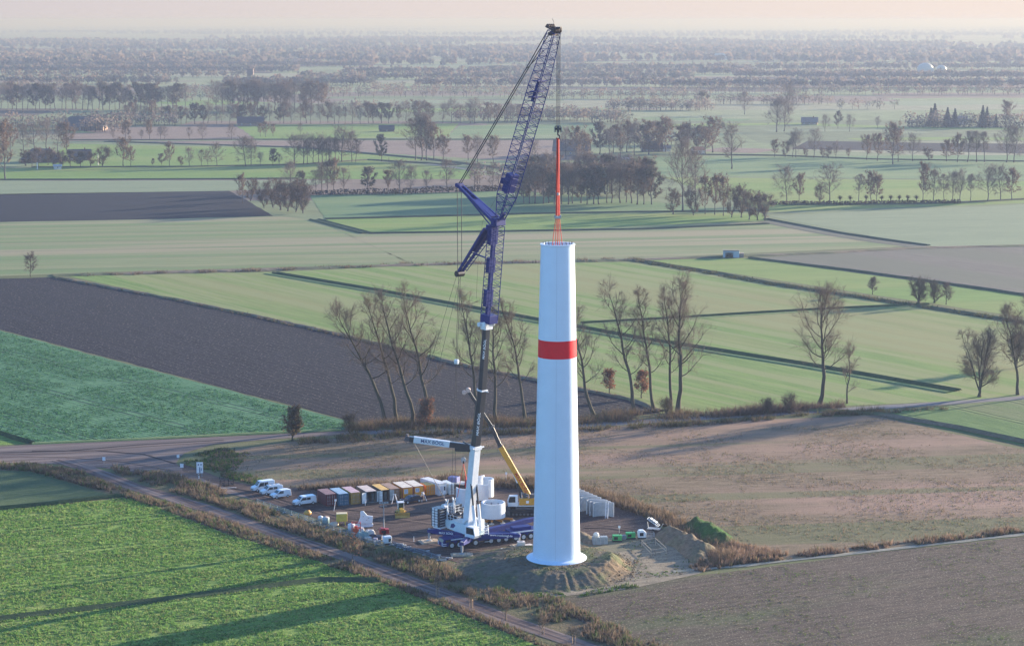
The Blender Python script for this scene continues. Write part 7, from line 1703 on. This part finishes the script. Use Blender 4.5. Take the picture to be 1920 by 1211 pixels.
# ================================================================ buildings and landmarks of the far country
def house(px, py, w, l, he, hr, wallc, roofc, label, rz=0.0, hip=False, wins=3, name='farm_house', chim=True, cat='house'):
    g = G(px, py); t = empty(name, (g.x, g.y, 0), rz); tag(t, label, cat)
    wm = mat('wall_%d_%d_%d' % tuple(int(c * 100) for c in wallc), wallc, .8, var=.15, scale=.5); rm = mat('roof_%d_%d_%d' % tuple(int(c * 100) for c in roofc), roofc, .8, var=.2, scale=.6)
    mb = MB(); mb.prism([(-w / 2, 0), (w / 2, 0), (w / 2, he), (0, he if hip else hr - .2), (-w / 2, he)], -l / 2, l / 2, axis='X', M=Matrix.Rotation(0, 4, 'Z')); mb.build('wall', wm, t)
    mb = MB(); o = .6; k = w * .45 if hip else 0
    e = he - (hr - he) * o / (w / 2)
    vs = [(-l / 2 - o, -w / 2 - o, e), (l / 2 + o, -w / 2 - o, e), (l / 2 + o, w / 2 + o, e), (-l / 2 - o, w / 2 + o, e), (-l / 2 - o + k, 0, hr + .1), (l / 2 + o - k, 0, hr + .1)]
    vs += [(x, y, z - .25) for x, y, z in vs]
    mb.add(vs, [(0, 1, 5, 4), (2, 3, 4, 5), (1, 2, 5), (3, 0, 4), (6, 10, 11, 7), (8, 11, 10, 9), (7, 11, 8), (9, 10, 6), (0, 6, 7, 1), (1, 7, 8, 2), (2, 8, 9, 3), (3, 9, 6, 0)] if hip else
           [(0, 1, 5, 4), (2, 3, 4, 5), (6, 10, 11, 7), (8, 11, 10, 9), (0, 6, 7, 1), (1, 7, 11, 5), (5, 11, 8, 2), (2, 8, 9, 3), (3, 9, 10, 4), (4, 10, 6, 0)])
    ro = mb.build('roof', rm, t)
    if chim: MB().b2((l * .2, -.5, hr - .8), (l * .2 + .9, .4, hr + 1.2)).build('chimney', mat('chimney_brick', (.25, .12, .08), .9), ro)
    for i in range(wins):
        x = -l / 2 + l * (i + .5) / wins; f = MB().b2((x - .6, -w / 2 - .05, 1.0), (x + .6, -w / 2 + .02, 2.3)).build('window', M_text_w, t); MB().b2((x - .45, -w / 2 - .07, 1.15), (x + .45, -w / 2 - .04, 2.15)).build('pane', M_glass, f)
    f = MB().b2((l / 2 - .02, -.7, 2.6), (l / 2 + .06, .7, 3.9)).build('window', M_text_w, t); MB().b2((l / 2 + .04, -.5, 2.75), (l / 2 + .08, .5, 3.75)).build('pane', M_glass, f)
    return t
house(78, 304, 17, 28, 3.2, 10, (.20, .13, .10), (.14, .11, .10), 'farm with a large dark roof among bare trees at the far left', .1, True)
house(150, 300, 12, 16, 3, 8, (.30, .22, .18), (.11, .09, .09), 'smaller dark roofed shed beside the large dark roof', .2)
house(155, 244, 24, 44, 4, 13, (.22, .15, .12), (.10, .09, .09), 'long dark roofed farm behind the pinkish field', .0, True)
house(108, 318, 3, 5, 2.6, 3.6, (.62, .62, .6), (.4, .4, .4), 'tiny white hut at the edge of the narrow pasture', .3, wins=1, chim=False, name='hut')
house(1072, 290, 16, 28, 4, 12, (.40, .27, .18), (.17, .125, .11), 'big barn with dark roof and sunlit gable behind the red slings', -.15, False)
house(1222, 284, 10, 16, 3, 8, (.28, .22, .18), (.08, .06, .06), 'low farm house hidden between brown trees', .2)
house(1247, 284, 5, 8, 3, 5, (.65, .66, .66), (.30, .28, .28), 'small white cottage among the brown trees', .2, wins=1)
house(1308, 288, 7, 9, 3.2, 5.4, (.62, .58, .52), (.38, .18, .10), 'white shed with a reddish roof at the meadow edge', .4, wins=1, chim=False, name='shed')
house(1170, 300, 3, 9, 1.4, 2.0, (.60, .60, .58), (.55, .55, .53), 'flat white store at the edge of the meadow', .0, wins=1, chim=False, name='hut')
house(1518, 234, 9, 16, 3, 7.5, (.42, .30, .22), (.22, .17, .15), 'brick farm house with bright gable in the haze', -.2)
house(1800, 232, 9, 14, 3, 8, (.60, .58, .55), (.3, .2, .16), 'pale cottage between the far conifers', .3, wins=2)
house(1350, 112, 26, 60, 6, 16, (.6, .6, .58), (.5, .48, .46), 'pale barn far away on the hazy meadows', .1, wins=2, chim=False, name='barn')
house(470, 236, 12, 26, 3.5, 9, (.3, .2, .16), (.10, .07, .07), 'brown roofed farm in the dense far rows', .1)
house(550, 121, 20, 40, 5, 14, (.5, .35, .28), (.42, .22, .16), 'reddish roofs far away above the left woods', .1, chim=False)
house(725, 247, 8, 14, 2.6, 6, (.15, .12, .11), (.06, .055, .06), 'low dark shed in the far row left of the jib', .1, wins=1, chim=False, name='shed')
# small field shed
g = G(1371, 482); t = empty('field_shed', (g.x, g.y, 0), -.12); tag(t, 'small pale field shed with an open dark bay on the green field', 'shed')
mw = mat('shed_wall', (.42, .50, .54), .7, var=.15); mb = MB()
mb.b2((-3.6, 2.4, 0), (3.6, 2.5, 2.7)); mb.b2((-3.6, -2.5, 0), (-3.5, 2.4, 3.0)); mb.b2((3.5, -2.5, 0), (3.6, 2.4, 2.8)); mb.b2((0.9, -2.5, 0), (3.5, -2.4, 2.9)); mb.b2((-3.5, -2.5, 2.3), (.9, -2.4, 2.9)); mb.b2((-3.5, -2.5, 0), (-2.6, -2.4, 2.3)); mb.build('wall', mw, t)
mb = MB(); mb.prism([(-2.8, 3.15), (2.8, 2.7), (2.8, 2.82), (-2.8, 3.3)], -3.9, 3.9, axis='X'); mb.build('roof', mat('shed_roof', (.20, .19, .20), .8, var=.2), t)
mb = MB(); mb.b2((3.6, -2.0, 0), (5.6, 2.0, 1.9)); mb.build('lean_to', mat('lean_wood', (.26, .22, .18), .8), t)
# gas domes
for x, w, lab in ((1735, 34, 'white domed gas tank, larger of the two in the far haze'), (1765, 22, 'white domed gas tank, smaller of the two in the far haze')):
    g = G(x, 136); t = empty('gas_dome', (g.x, g.y, 0)); tag(t, lab, 'tank'); R_ = w / ppm(136) / 2 * .9
    MB().lathe([(R_, 0), (R_, 6)], n=32).build('tank_wall', M_grey, t); MB().lathe([(R_ * math.cos(a), 6 + R_ * .8 * math.sin(a)) for a in np.linspace(0, math.pi / 2, 9)], n=32).build('membrane_dome', mat('dome_grey', (.42, .42, .42), .5), t)
# far radio mast, far church
g = G(985, 47); t = empty('radio_mast', (g.x, g.y, 0)); tag(t, 'thin radio mast standing up from the horizon left of the jib tip', 'mast'); k = F / (g.y + 1)
hm_ = (47 - 15) / k; MB().tube((0, 0, 0), (0, 0, min(hm_, 230)), .9, .5, n=6).build('mast_shaft', M_grey, t)
g = G(470, 158); t = empty('church', (g.x, g.y, 0)); tag(t, 'square church tower rising from the far left woods', 'church')
MB().b2((-5, -5, 0), (5, 5, 24)).build('tower_shaft', mat('church_brick', (.16, .12, .11), .9), t); MB().b2((-5.6, -5.6, 24), (5.6, 5.6, 25.5)).build('parapet', mat('church_brick', (.16, .12, .11), .9), t); MB().b2((5, -5, 0), (30, 5, 10)).build('nave', mat('church_brick', (.16, .12, .11), .9), t)
# lone white post at the far road and white stone farm details
for x, y, h, l in ((184, 310, 8, 'white flag pole at the dark hedge behind the narrow pasture'), (70, 318, 5, 'white gate post by the dark hedge at the far left')):
    t = thing('white_pole', G(x, y), 0, l, 'pole'); MB().tube((0, 0, 0), (0, 0, h), .28, n=6).build('shaft', M_text_w, t); MB().tube((0, 0, 0), (0, 0, .3), .6, n=8).build('foot', M_grey, t)
